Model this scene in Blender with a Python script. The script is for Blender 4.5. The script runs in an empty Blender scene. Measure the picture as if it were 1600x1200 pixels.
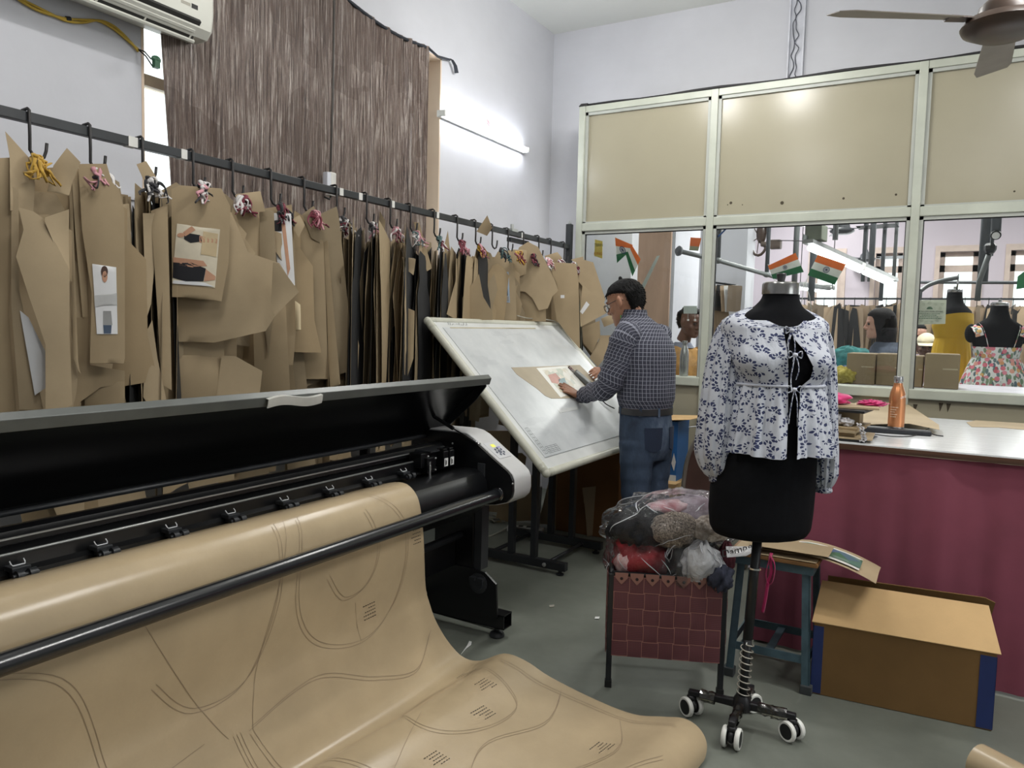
import bpy, bmesh, math, random
from mathutils import Vector, Matrix, noise as mnoise
sc = bpy.context.scene
PI = math.pi
def R(a): return math.radians(a)
# ------------------------------------------------------------------ camera
FPX, CAMH = 1196.0, 1.4
YAW, PITCH, ROLL = R(-29.74), R(4.214), R(1.419)
_cy, _sy, _cp, _sp = math.cos(YAW), math.sin(YAW), math.cos(PITCH), math.sin(PITCH)
_fw = Vector((_sy*_cp, _cy*_cp, -_sp)); _rt = Vector((_cy, -_sy, 0)); _up = _rt.cross(_fw)
_r2 = _rt*math.cos(ROLL) + _up*math.sin(ROLL); _u2 = -_rt*math.sin(ROLL) + _up*math.cos(ROLL)
CAM = Vector((0, 0, CAMH))
cd = bpy.data.cameras.new('camera'); cam = bpy.data.objects.new('camera', cd); sc.collection.objects.link(cam)
cd.sensor_width = 36; cd.lens = FPX*36/1600; cd.clip_start = 0.05; cd.clip_end = 200
m4 = Matrix((_r2, _u2, -_fw)).transposed().to_4x4(); m4.translation = CAM; cam.matrix_world = m4
sc.camera = cam
def ray(px, py): return _r2*((px-800)/FPX) - _u2*((py-600)/FPX) + _fw
def onx(px, py, v): d = ray(px, py); return CAM + d*(v/d.x)
def ony(px, py, v): d = ray(px, py); return CAM + d*(v/d.y)
def onz(px, py, v): d = ray(px, py); return CAM + d*((v-CAMH)/d.z)
def onpl(px, py, n, c): d = ray(px, py); n = Vector(n); return CAM + d*((c-n.dot(CAM))/n.dot(d))
# ------------------------------------------------------------------ world, exposure, large lights
sc.view_settings.view_transform = 'Standard'; sc.view_settings.look = 'None'
sc.view_settings.gamma = 1; sc.view_settings.use_curve_mapping = False
sc.view_settings.exposure = 0.0
w = bpy.data.worlds.new('overcast_sky'); sc.world = w; w.use_nodes = True
w.node_tree.nodes['Background'].inputs[0].default_value = (0.93, 0.97, 1.0, 1)
w.node_tree.nodes['Background'].inputs[1].default_value = 2.2
def area(name, loc, sx, sy, power, rot=(0, 0, 0), col=(1, 0.985, 0.96)):
    l = bpy.data.lights.new(name, 'AREA'); l.shape = 'RECTANGLE'; l.size = sx; l.size_y = sy
    l.energy = power; l.color = col
    o = bpy.data.objects.new(name, l); o.location = loc; o.rotation_euler = rot; sc.collection.objects.link(o); return o
# assumed tube lamps hanging over the work floor (outside the frame) and in the room beyond the glass
area('assumed_tube_lamp', (-1.45, 4.3, 3.55), 1.3, 0.10, 12)
area('assumed_tube_lamp', (1.05, 3.0, 3.5), 1.3, 0.10, 46)
area('assumed_tube_lamp', (0.25, 0.6, 3.5), 1.3, 0.10, 14)
area('assumed_tube_lamp', (-1.6, 1.2, 3.5), 0.10, 1.3, 20)
area('assumed_tube_lamp', (-0.6, 7.6, 3.6), 1.3, 0.3, 90)
area('assumed_tube_lamp', (1.4, 9.4, 3.6), 1.3, 0.3, 90)
area('assumed_tube_lamp', (-1.6, 10.4, 3.6), 0.3, 1.3, 80)
area('partition_fill_light', (-1.7, 5.66, 2.62), 1.2, 0.06, 9)  # added fill light, hidden behind the panels to brighten the rear wall
def bulb(name, loc, power, rad=0.12, col=(1, 0.985, 0.96)):
    l = bpy.data.lights.new(name, 'POINT'); l.energy = power; l.shadow_soft_size = rad; l.color = col
    o = bpy.data.objects.new(name, l); o.location = loc; sc.collection.objects.link(o); return o
for x_, y_, p_ in ((-1.8, 4.3, 23), (-1.2, 4.3, 23), (0.9, 2.6, 24), (1.5, 2.6, 24), (0.2, 0.6, 12), (-1.6, 1.2, 10)): bulb('assumed_lamp_glow', (x_, y_, 3.35), p_)  # added point lights for the all-round glow of the assumed tube lamps
# daylight through the windows of the room beyond, and of an assumed window on the right
area('window_daylight', (0.6, 11.8, 1.9), 4.5, 1.6, 90, (R(-90), 0, 0), (0.95, 0.98, 1))
area('window_daylight', (4.1, 1.6, 2.0), 1.7, 1.9, 14, (0, R(90), 0), (0.95, 0.98, 1))  # added area light for the assumed, unseen right-hand window
# ------------------------------------------------------------------ materials
def lin(c):
    def f(v):
        v = v/255.0
        return v/12.92 if v <= 0.04045 else ((v+0.055)/1.055)**2.4
    return (f(c[0]), f(c[1]), f(c[2]), 1)
class NT:
    def __init__(s, name):
        s.m = bpy.data.materials.new(name); s.m.use_nodes = True; s.t = s.m.node_tree; s.t.nodes.clear()
        s.out = s.n('ShaderNodeOutputMaterial'); s.p = s.n('ShaderNodeBsdfPrincipled'); s.l(s.p, 0, s.out, 0)
    def n(s, ty, **k):
        nd = s.t.nodes.new(ty)
        for a, b in k.items(): setattr(nd, a, b)
        return nd
    def l(s, a, ai, b, bi): s.t.links.new(a.outputs[ai], b.inputs[bi])
    def setp(s, **k):
        for a, b in k.items(): s.p.inputs[a].default_value = b
    def math(s, op, a, b=None, clamp=False):
        nd = s.n('ShaderNodeMath', operation=op); nd.use_clamp = clamp
        for i, v in enumerate((a, b)):
            if v is None: continue
            if isinstance(v, (int, float)): nd.inputs[i].default_value = v
            else: s.t.links.new(v, nd.inputs[i])
        return nd.outputs[0]
    def mix(s, fac, a, b):
        nd = s.n('ShaderNodeMix', data_type='RGBA')
        for i, v in ((0, fac), (6, a), (7, b)):
            if isinstance(v, (int, float)): nd.inputs[i].default_value = v
            elif isinstance(v, tuple): nd.inputs[i].default_value = v
            else: s.t.links.new(v, nd.inputs[i])
        return nd.outputs[2]
    def coord(s, kind='Object', scale=(1, 1, 1), rot=(0, 0, 0)):
        tc = s.n('ShaderNodeTexCoord'); mp = s.n('ShaderNodeMapping')
        mp.inputs['Scale'].default_value = scale; mp.inputs['Rotation'].default_value = rot
        s.t.links.new(tc.outputs[kind], mp.inputs[0]); return mp.outputs[0]
    def noise(s, vec, scale, detail=3, rough=0.55):
        nd = s.n('ShaderNodeTexNoise'); nd.inputs['Scale'].default_value = scale
        nd.inputs['Detail'].default_value = detail; nd.inputs['Roughness'].default_value = rough
        s.t.links.new(vec, nd.inputs['Vector']); return nd.outputs[0]
    def ramp(s, fac, stops):
        nd = s.n('ShaderNodeValToRGB'); s.t.links.new(fac, nd.inputs[0]); e = nd.color_ramp.elements
        while len(e) < len(stops): e.new(0.5)
        for i, (p, c) in enumerate(stops): e[i].position = p; e[i].color = c
        return nd.outputs[0]
    def bump(s, h, strength=0.2, dist=0.01):
        b = s.n('ShaderNodeBump'); b.inputs['Strength'].default_value = strength; b.inputs['Distance'].default_value = dist
        s.t.links.new(h, b.inputs['Height']); s.t.links.new(b.outputs[0], s.p.inputs['Normal']); return b
    def col(s, sock): s.t.links.new(sock, s.p.inputs['Base Color'])
MATS = {}
def mat(name, c, rough=0.6, metal=0.0, var=0.07, vs=9.0, bump=0.0, bs=60.0, spec=0.5, coat=0.0, stretch=(1, 1, 1), c2=None, sheen=0.0, trans=0.0):
    if name in MATS: return MATS[name]
    t = NT(name); v = t.coord('Object', stretch); f = t.noise(v, vs, 4)
    a = lin(c)
    if c2: b = lin(c2); a0 = a
    else:
        b = tuple(min(1, x*(1+var*2)) for x in a[:3])+(1,); a0 = tuple(x*(1-var*2) for x in a[:3])+(1,)
    t.col(t.ramp(f, [(0.3, a0), (0.7, b)]))
    t.setp(Roughness=rough, Metallic=metal); t.p.inputs['Specular IOR Level'].default_value = spec
    t.p.inputs['Coat Weight'].default_value = coat; t.p.inputs['Sheen Weight'].default_value = sheen
    t.p.inputs['Transmission Weight'].default_value = trans
    if bump: t.bump(t.noise(v, bs, 3), bump, 0.005)
    MATS[name] = t.m; return t.m
def emis(name, c, s):
    t = NT(name); t.setp(Roughness=0.5); t.p.inputs['Base Color'].default_value = lin(c)
    t.p.inputs['Emission Color'].default_value = lin(c); t.p.inputs['Emission Strength'].default_value = s
    MATS[name] = t.m; return t.m
# ------------------------------------------------------------------ objects
ORG = {}
def V(*a): return Vector(a[0]) if len(a) == 1 else Vector(a)
def tag(o, label=None, cat=None, group=None, kind=None):
    if label: o['label'] = label
    if cat: o['category'] = cat
    if group: o['group'] = group
    if kind: o['kind'] = kind
    return o
def thing(name, loc, label, cat, group=None):
    o = bpy.data.objects.new(name, None); sc.collection.objects.link(o); o.location = loc
    o.empty_display_size = 0.1; ORG[o.name] = Vector(loc); return tag(o, label, cat, group)
def perp(d):
    d = d.normalized(); a = Vector((0, 0, 1)) if abs(d.z) < 0.9 else Vector((1, 0, 0))
    u = d.cross(a).normalized(); return u, u.cross(d).normalized()
class MB:
    def __init__(s): s.v = []; s.f = []; s.uv = []; s.mi = []; s.cm = 0
    def av(s, p, uv=(0, 0)): s.v.append(Vector(p)); s.uv.append(uv); return len(s.v)-1
    def af(s, *i): s.f.append(i); s.mi.append(s.cm)
    def hexa(s, p):  # 4 bottom ccw, 4 top
        b = [s.av(q) for q in p]
        for q in ((3, 2, 1, 0), (4, 5, 6, 7), (0, 1, 5, 4), (1, 2, 6, 5), (2, 3, 7, 6), (3, 0, 4, 7)): s.af(*[b[k] for k in q])
        return s
    def box(s, c, d, ax=None):
        c = Vector(c); X, Y, Z = ax if ax else (Vector((1, 0, 0)), Vector((0, 1, 0)), Vector((0, 0, 1)))
        h = [x/2 for x in d]
        return s.hexa([c + X*(h[0]*i) + Y*(h[1]*j) + Z*(h[2]*k) for k in (-1, 1) for i, j in ((-1, -1), (1, -1), (1, 1), (-1, 1))])
    def bb(s, x0, x1, y0, y1, z0, z1): return s.box(((x0+x1)/2, (y0+y1)/2, (z0+z1)/2), (x1-x0, y1-y0, z1-z0))
    def loft(s, rings, close=True, cap0=True, cap1=True, uvs=None):
        n = len(rings[0]); ids = []
        L = 0.0; prev = None
        for i, r in enumerate(rings):
            c = sum((Vector(q) for q in r), Vector())/n
            if prev is not None: L += (c-prev).length
            prev = c; row = []; acc = 0
            m = n+1 if (close and uvs) else n
            for j in range(m):
                q = Vector(r[j % n])
                if j: acc += (q-Vector(r[j-1])).length
                row.append(s.av(q, (acc, L) if uvs else (0, 0)))
            ids.append(row)
        m = len(ids[0])
        for i in range(len(rings)-1):
            for j in range(m if (close and not uvs) else m-1):
                k = (j+1) % m
                s.af(ids[i][j], ids[i][k], ids[i+1][k], ids[i+1][j])
        if close:
            if cap0: s.af(*[ids[0][j] for j in range(n-1, -1, -1)])
            if cap1: s.af(*[ids[-1][j] for j in range(n)])
        return s
    def tube(s, path, r, n=8, cap=True, uvs=None, flat=1.0, up=None):
        P = [Vector(q) for q in path]; rr = r if isinstance(r, (list, tuple)) else [r]*len(P)
        rings = []; u = None
        for i, q in enumerate(P):
            d = (P[min(i+1, len(P)-1)]-P[max(i-1, 0)])
            if d.length < 1e-9: d = Vector((0, 0, 1))
            d.normalize()
            if u is None:
                if up is not None: u = (Vector(up)-d*d.dot(Vector(up))).normalized()
                else: u, _ = perp(d)
            else:
                u = (u-d*u.dot(d)); u = u.normalized() if u.length > 1e-6 else perp(d)[0]
            w2 = d.cross(u)
            rings.append([q + u*(math.cos(2*PI*k/n)*rr[i]) + w2*(math.sin(2*PI*k/n)*rr[i]*flat) for k in range(n)])
        return s.loft(rings, True, cap, cap, uvs)
    def cyl(s, a, b, r, n=16, r2=None): return s.tube([a, b], [r, r if r2 is None else r2], n)
    def lathe(s, prof, c, n=24, ax=(0, 0, 1), cap=True):
        c = Vector(c); d = Vector(ax).normalized(); u, w2 = perp(d)
        return s.loft([[c + d*z + u*(math.cos(2*PI*k/n)*r) + w2*(math.sin(2*PI*k/n)*r) for k in range(n)] for r, z in prof], True, cap, cap)
    def ell(s, c, r, ax=None, nu=14, nv=9):
        c = Vector(c); X, Y, Z = ax if ax else (Vector((1, 0, 0)), Vector((0, 1, 0)), Vector((0, 0, 1)))
        r = (r, r, r) if isinstance(r, (int, float)) else r
        rings = []
        for i in range(nv):
            a = -PI/2 + PI*(i+0.12)/(nv-1+0.24)
            rings.append([c + X*(r[0]*math.cos(a)*math.cos(2*PI*k/nu)) + Y*(r[1]*math.cos(a)*math.sin(2*PI*k/nu)) + Z*(r[2]*math.sin(a)) for k in range(nu)])
        return s.loft(rings)
    def prism(s, poly, ext):  # list of 3d points, extruded by vector
        e = Vector(ext); n = len(poly); a = [s.av(q) for q in poly]; b = [s.av(Vector(q)+e) for q in poly]
        s.af(*a[::-1]); s.af(*b)
        for i in range(n): s.af(a[i], a[(i+1) % n], b[(i+1) % n], b[i])
        return s
    def grid(s, rows, uvf=None):
        ids = []
        for i, r in enumerate(rows): ids.append([s.av(q, uvf(i, j) if uvf else (j/(len(r)-1), i/(len(rows)-1))) for j, q in enumerate(r)])
        for i in range(len(rows)-1):
            for j in range(len(rows[0])-1): s.af(ids[i][j], ids[i][j+1], ids[i+1][j+1], ids[i+1][j])
        return s
    def quad(s, a, b, c, d):
        s.af(s.av(a, (0, 0)), s.av(b, (1, 0)), s.av(c, (1, 1)), s.av(d, (0, 1))); return s
    def build(s, name, mats, parent=None, smooth=False, bevel=0, solid=0, sub=0, remesh=0, sharp=None, offset=0.0, flipfix=True):
        me = bpy.data.meshes.new(name); o = bpy.data.objects.new(name, me); sc.collection.objects.link(o)
        org = ORG[parent.name] if parent else Vector((0, 0, 0))
        if parent is None:
            lo = Vector([min(q[i] for q in s.v) for i in range(3)]); hi = Vector([max(q[i] for q in s.v) for i in range(3)])
            org = Vector(((lo.x+hi.x)/2, (lo.y+hi.y)/2, lo.z)); o.location = org
        ORG[o.name] = org
        me.from_pydata([q-org for q in s.v], [], s.f)
        uvl = me.uv_layers.new(name='uv')
        for p in me.polygons:
            for li in p.loop_indices: uvl.data[li].uv = s.uv[me.loops[li].vertex_index]
        if flipfix:
            bm = bmesh.new(); bm.from_mesh(me); bmesh.ops.recalc_face_normals(bm, faces=bm.faces); bm.to_mesh(me); bm.free()
        for m in (mats if isinstance(mats, (list, tuple)) else [mats]): me.materials.append(m)
        if max(s.mi, default=0) > 0:
            for p, i in zip(me.polygons, s.mi): p.material_index = i
        if smooth:
            me.shade_smooth()
            if sharp: me.set_sharp_from_angle(angle=R(sharp))
        if parent: o.parent = parent
        if solid:
            md = o.modifiers.new('solid', 'SOLIDIFY'); md.thickness = solid; md.offset = offset
            if smooth: es = o.modifiers.new('crisp_edges', 'EDGE_SPLIT'); es.split_angle = R(50); es.use_edge_sharp = False
        if remesh:
            md = o.modifiers.new('remesh', 'REMESH'); md.mode = 'VOXEL'; md.voxel_size = remesh; md.use_smooth_shade = True
            md = o.modifiers.new('soft', 'SMOOTH'); md.factor = 0.5; md.iterations = 4
        if bevel:
            md = o.modifiers.new('bevel', 'BEVEL'); md.width = bevel; md.segments = 2; md.limit_method = 'ANGLE'; md.angle_limit = R(40)
        if sub:
            md = o.modifiers.new('sub', 'SUBSURF'); md.levels = sub; md.render_levels = sub
        return o
def dup(o, delta, parent=None, label=None):
    c = o.copy(); sc.collection.objects.link(c)
    if parent: c.parent = parent
    else: c.location = Vector(o.location)+Vector(delta)
    if label: c['label'] = label
    ORG[c.name] = ORG[o.name]+Vector(delta)
    for ch in list(o.children): dup(ch, delta, c)
    return c
def text_mb(txt, size, o, X, Y, m, name, parent, lift=0.0008, align='CENTER', depth=0.0004):
    cu = bpy.data.curves.new('lettering', 'FONT'); cu.body = txt; cu.size = size; cu.align_x = align; cu.align_y = 'CENTER'; cu.extrude = depth; cu.resolution_u = 2
    t = bpy.data.objects.new('lettering', cu); sc.collection.objects.link(t)
    dg = bpy.context.evaluated_depsgraph_get(); me = bpy.data.meshes.new_from_object(t.evaluated_get(dg))
    sc.collection.objects.unlink(t); bpy.data.objects.remove(t)
    X = Vector(X).normalized(); Y = Vector(Y).normalized(); N = X.cross(Y); o = Vector(o)
    b = MB()
    for v in me.vertices: b.av(o + X*v.co.x + Y*v.co.y + N*(lift+v.co.z))
    for p in me.polygons: b.af(*p.vertices)
    return b.build(name, m, parent)
def struct(name, b, m, parent=None, **k):
    o = b.build(name, m, parent, **k)
    if not parent: o['kind'] = 'structure'
    return o
def smoothstep(t): t = max(0, min(1, t)); return t*t*(3-2*t)
def lerp(a, b, t): return a+(b-a)*t
def catmull(pts, per=6):
    P = [Vector(p) for p in pts]; out = []
    for i in range(len(P)-1):
        p0, p1, p2, p3 = P[max(i-1, 0)], P[i], P[i+1], P[min(i+2, len(P)-1)]
        for k in range(per):
            t = k/per
            out.append(0.5*((2*p1)+(p2-p0)*t+(2*p0-5*p1+4*p2-p3)*t*t+(3*p1-p0-3*p2+p3)*t**3))
    out.append(P[-1]); return out
# ================================================================== SETTING
def plaster(name, c, stain=0.05):
    t = NT(name); v = t.coord('Object'); f = t.noise(v, 1.3, 5, 0.6); g = t.noise(t.coord('Object', (3, 3, 14)), 2.0, 3)
    a = lin(c); d = tuple(x*(1-stain*2.4) for x in a[:3])+(1,)
    t.col(t.mix(t.math('MULTIPLY', g, 0.35), t.ramp(f, [(0.25, d), (0.65, a)]), d))
    t.setp(Roughness=0.62); t.p.inputs['Specular IOR Level'].default_value = 0.3
    t.bump(t.noise(v, 26, 4), 0.12, 0.006); return t.m
M_wall = plaster('wall_paint', (205, 206, 212)); M_ceil = plaster('ceiling_paint', (214, 216, 212), 0.03)
M_beige = plaster('reveal_paint', (222, 200, 178), 0.05); M_farwall = plaster('far_wall_paint', (206, 196, 206), 0.03)
def floor_mat():
    t = NT('floor_concrete'); v = t.coord('Object'); f = t.noise(v, 1.1, 6, 0.62); g = t.noise(v, 14, 5, 0.7); s = t.noise(t.coord('Object', (5, 0.6, 1), (0, 0, 0.5)), 3, 3)
    base = t.ramp(f, [(0.28, lin((97, 101, 93))), (0.55, lin((121, 125, 116))), (0.8, lin((142, 145, 135)))])
    base = t.mix(t.math('MULTIPLY', g, 0.28), base, lin((72, 76, 70)))
    base = t.mix(t.math('MULTIPLY', t.math('GREATER_THAN', s, 0.70), 0.08), base, lin((160, 162, 155)))
    t.col(base); t.setp(Roughness=0.45); t.p.inputs['Specular IOR Level'].default_value = 0.4
    t.bump(g, 0.08, 0.004); return t.m
M_floor = floor_mat()
WX, WY, PY = -3.05, 5.91, 5.45       # left wall face, rear wall face, partition plane
struct('floor', MB().bb(-3.4, 4.4, -2.6, 12.2, -0.1, 0), M_floor)
struct('ceiling', MB().bb(-3.4, 4.4, -2.6, 12.2, 3.87, 3.97), M_ceil)
OY0, OY1, OZ0, OZ1 = 2.10, 4.285, 0.9, 3.17
b = MB(); b.bb(WX-0.25, WX, -2.6, OY0, 0, 3.87); b.bb(WX-0.25, WX, OY1, WY+0.15, 0, 3.87); b.bb(WX-0.25, WX, OY0, OY1, 0, OZ0); b.bb(WX-0.25, WX, OY0, OY1, OZ1, 3.87)
b.bb(WX-0.001, WX+0.010, -2.6, OY0-0.002, 1.90, 1.925)   # plaster step line behind the rail
struct('wall_left', b, M_wall)
b = MB(); EX = -2.29
b.bb(WX, EX, WY, WY+0.15, 0, 3.87); b.bb(EX, 4.25, WY, WY+0.15, 2.75, 3.87)
struct('wall_rear', b, M_wall)
b = MB(); b.bb(4.2, 4.4, -2.6, 0.6, 0, 3.87); b.bb(4.2, 4.4, 2.6, 12.2, 0, 3.87); b.bb(4.2, 4.4, 0.6, 2.6, 0, 1.1); b.bb(4.2, 4.4, 0.6, 2.6, 2.9, 3.87)  # opening added for the assumed, unseen window
struct('wall_right', b, M_wall)
struct('wall_front', MB().bb(-3.3, 4.4, -2.8, -2.6, 0, 3.87), M_wall)
# window reveal lining in the left wall, with frame and panes
M_wframe = mat('window_paint', (226, 212, 190), 0.5, var=0.04)
def glass_mat(name, tint=(1, 1, 1, 1), refl=1.0, rough=0.0):
    t = NT(name); t.t.nodes.remove(t.p); tr = t.n('ShaderNodeBsdfTransparent'); gl = t.n('ShaderNodeBsdfGlossy'); fr = t.n('ShaderNodeFresnel'); mx = t.n('ShaderNodeMixShader')
    tr.inputs[0].default_value = tint; gl.inputs['Roughness'].default_value = rough; fr.inputs[0].default_value = 1.45
    t.t.links.new(t.math('MULTIPLY', fr.outputs[0], refl, True), mx.inputs[0]); t.l(tr, 0, mx, 1); t.l(gl, 0, mx, 2); t.l(mx, 0, t.out, 0); return t.m
M_glass = glass_mat('window_glass', (0.95, 0.97, 0.96, 1), 0.8); M_glass2 = glass_mat('partition_glass', (0.94, 0.96, 0.95, 1), 0.75)
root = thing('window_1', (WX-0.2, (OY0+OY1)/2, OZ0), None, None); root['kind'] = 'structure'
b = MB(); t_ = 0.012
b.bb(WX-0.25, WX+0.002, OY1-t_, OY1, OZ0, OZ1); b.bb(WX-0.25, WX+0.002, OY0, OY0+t_, OZ0, OZ1); b.bb(WX-0.25, WX+0.002, OY0, OY1, OZ1-t_, OZ1); b.bb(WX-0.25, WX+0.03, OY0, OY1, OZ0, OZ0+0.02)
b.build('window_reveal', M_beige, root)
b = MB(); fx0, fx1 = WX-0.22, WX-0.17
for y0, y1 in ((OY0+t_, OY0+0.06), (OY1-0.06, OY1-t_), (2.78, 2.84), (3.5, 3.56)): b.bb(fx0, fx1, y0, y1, OZ0+0.02, OZ1-t_)
for z0 in (OZ0+0.02, 2.45, OZ1-t_-0.05): b.bb(fx0, fx1, OY0+t_, OY1-t_, z0, z0+0.05)
b.build('window_frame', M_wframe, root)
MB().bb(WX-0.197, WX-0.193, OY0+t_, OY1-t_, OZ0+0.03, OZ1-0.04).build('glass_pane', M_glass, root)
# assumed unseen window in the right wall, added to carry the daylight fill
root = thing('window_2', (4.3, 1.6, 1.1), None, None); root['kind'] = 'structure'
b = MB()
for y0 in (0.6, 1.57, 2.54): b.bb(4.24, 4.32, y0, y0+0.06, 1.1, 2.9)
for z0 in (1.1, 2.0, 2.84): b.bb(4.24, 4.32, 0.6, 2.6, z0, z0+0.06)
b.build('window_frame', M_wframe, root); MB().bb(4.27, 4.275, 0.6, 2.6, 1.12, 2.88).build('glass_pane', M_glass, root)
# ------------------------------------------------------------------ aluminium partition
M_alu = mat('partition_aluminium', (178, 182, 169), 0.38, 0.0, var=0.05, vs=4, spec=0.6)
M_alu2 = mat('partition_bead', (170, 173, 166), 0.4, var=0.04, vs=5)
M_panel = mat('partition_laminate', (158, 152, 131), 0.24, var=0.025, vs=1.2, spec=0.5)
M_seal = mat('black_rubber_seal', (26, 27, 30), 0.6)
M_dirt = mat('dark_grime', (70, 62, 48), 0.9)
root = thing('wall_partition', (0, PY, 0), None, None); root['kind'] = 'structure'
posts = [-2.552, -1.535, -0.243, 1.05, 2.34, 3.63]
TOPZ = 3.10; MZ0, MZ1 = 2.155, 2.215; SZ0, SZ1 = 1.012, 1.075
pw = 0.05
for i, x in enumerate(posts): MB().bb(x-pw/2, x+pw/2, PY-0.005, PY+0.06, 0, TOPZ-0.001).build('frame_post', M_alu, root, bevel=0.003)
b = MB()
for x0, x1 in zip(posts, posts[1:]): b.bb(x0+pw/2, x1-pw/2, PY, PY+0.055, TOPZ-0.048, TOPZ)
b.build('top_rail', M_alu, root, bevel=0.003)
for x0, x1 in zip(posts, posts[1:]):
    a, c = x0+pw/2, x1-pw/2
    MB().bb(a, c, PY-0.004, PY+0.055, MZ0, MZ1).build('middle_rail', M_alu, root, bevel=0.004)
    MB().bb(a, c, PY-0.012, PY+0.06, SZ0, SZ1).build('sill_rail', M_alu, root, bevel=0.006)
    b = MB(); k = 0.022   # bevelled glazing beads
    for (z0, z1) in ((MZ1, TOPZ-0.048), (SZ1, MZ0)):
        b.bb(a, a+k, PY+0.01, PY+0.05, z0, z1); b.bb(c-k, c, PY+0.01, PY+0.05, z0, z1)
        b.bb(a, c, PY+0.01, PY+0.05, z1-k, z1)
    b.bb(a, c, PY+0.01, PY+0.05, MZ1, MZ1+0.012)
    b.build('glazing_bead', M_alu2, root)
    MB().bb(a, c, PY+0.028, PY+0.034, MZ1, TOPZ-0.048).build('laminate_panel', M_panel, root)
    MB().bb(a, c, PY+0.02, PY+0.034, 0.0, SZ0).build('lower_panel', M_panel, root)
    MB().bb(a, c, PY+0.029, PY+0.033, SZ1, MZ0).build('glass_pane', M_glass2, root)
    b = MB(); k2 = k+0.006
    for y0 in (PY+0.022,):
        b.bb(a+k, a+k2, y0, y0+0.012, SZ1, MZ0-k); b.bb(c-k2, c-k, y0, y0+0.012, SZ1, MZ0-k); b.bb(a+k, c-k, y0, y0+0.012, MZ0-k2, MZ0-k)
    b.build('rubber_seal', M_seal, root)
b = MB()
for px, py, r in ((1142, 317, .010), (1222, 317, .012), (1318, 310, .008), (1400, 304, .007), (1137, 320, .004), (1160, 320, .004), (1585, 299, .006)):
    q = ony(px, py, PY+0.0275); b.cyl(q, q+V(0, -0.001, 0), r, 9)
for px, py in ((1430, 633), (1470, 631), (1482, 632)):
    q = ony(px, py, PY+0.0195); b.prism([q+V(-.012, 0, .006), q+V(.014, 0, .006), q+V(.004, 0, -.03), q+V(-.003, 0, -.05)], (0, -0.001, 0))
b.build('screw_hole', M_dirt, root)
M_black = mat('black_steel', (22, 24, 27), 0.42, 0.0, var=0.1, spec=0.5)
M_cable = mat('black_cable', (32, 31, 32), 0.6)
b = MB(); pts = [(posts[0], PY+0.03, TOPZ+0.012)]+[(x, PY+0.03, TOPZ+0.012+0.006*math.sin(x*7)) for x in [-2.3+0.2*i for i in range(30)]]
b.tube(pts, 0.011, 6); b.tube([(posts[0]-0.03, PY+0.03, TOPZ), (posts[0]-0.02, PY+0.03, TOPZ+0.012), (posts[0]+0.03, PY+0.03, TOPZ+0.01)], 0.02, 8)
tag(b.build('electric_cable', M_cable, smooth=True), 'thin black cable lying along the top rail of the glazed partition', 'cable')
# wiring duct on the rear wall above the partition
root = thing('wiring_duct', (-1.09, WY-0.03, 3.0), 'pale wall duct with black wires showing, running down to the partition top', 'duct')
M_duct = mat('duct_plastic', (206, 208, 216), 0.45)
b = MB()
for dx in (-0.055, 0.045): b.bb(-1.09+dx, -1.09+dx+0.010, WY-0.035, WY, 2.9, 3.87)
b.bb(-1.145, -1.035, WY-0.004, WY, 2.9, 3.87); b.build('duct_channel', M_duct, root)
rnd = random.Random(4); M_acgw = mat('wire_grey', (84, 86, 96), .6)
for k in range(2):
    p = [(-1.095+0.03*k-0.02+rnd.uniform(-.018, .018), WY-0.018+rnd.uniform(-.008, .006), 2.95+0.045*i) for i in range(21)]
    MB().tube(catmull(p, 3), 0.0035, 5).build('wire', M_acgw, root, smooth=True)
# ------------------------------------------------------------------ room beyond the glass: shell
YF = 12.0
fw = []
for a, c in ((1268, 1313), (1366, 1408), (1466, 1526), (1576, 1640), (1690, 1760)): fw.append((ony(a, 450, YF).x, ony(c, 450, YF).x))
zt = ony(1495, 393, YF).z; zm = ony(1495, 417, YF).z; zb = 1.0
b = MB(); xs = [WX-0.25]+[v for p in fw for v in p]+[4.4]
for i in range(0, len(xs), 2): b.bb(xs[i], xs[i+1], YF, YF+0.25, 0, 3.87)
for a, c in fw: b.bb(a, c, YF, YF+0.25, 0, zb); b.bb(a, c, YF, YF+0.25, zt, 3.87)
struct('wall_far', b, M_farwall)
M_wf2 = mat('far_window_surround', (206, 188, 178), 0.6, var=0.05)
for i, (a, c) in enumerate(fw):
    root = thing('window_%d' % (i+3), ((a+c)/2, YF+0.1, zb), None, None); root['kind'] = 'structure'
    b = MB(); k = 0.06
    b.bb(a-0.06, a, YF-0.02, YF+0.02, zb, zt+0.08); b.bb(c, c+0.06, YF-0.02, YF+0.02, zb, zt+0.08); b.bb(a, c, YF-0.02, YF+0.02, zt, zt+0.08)
    b.bb(a, a+k, YF+0.1, YF+0.14, zb, zt); b.bb(c-k, c, YF+0.1, YF+0.14, zb, zt); b.bb(a, c, YF+0.1, YF+0.14, zt-k, zt); b.bb(a, c, YF+0.1, YF+0.14, zm-0.06, zm+0.03); b.bb(a, c, YF+0.05, YF+0.16, zb, zb+0.06)
    b.build('window_frame', M_wf2, root); MB().bb(a, c, YF+0.118, YF+0.122, zb, zt).build('glass_pane', M_glass, root)
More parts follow.
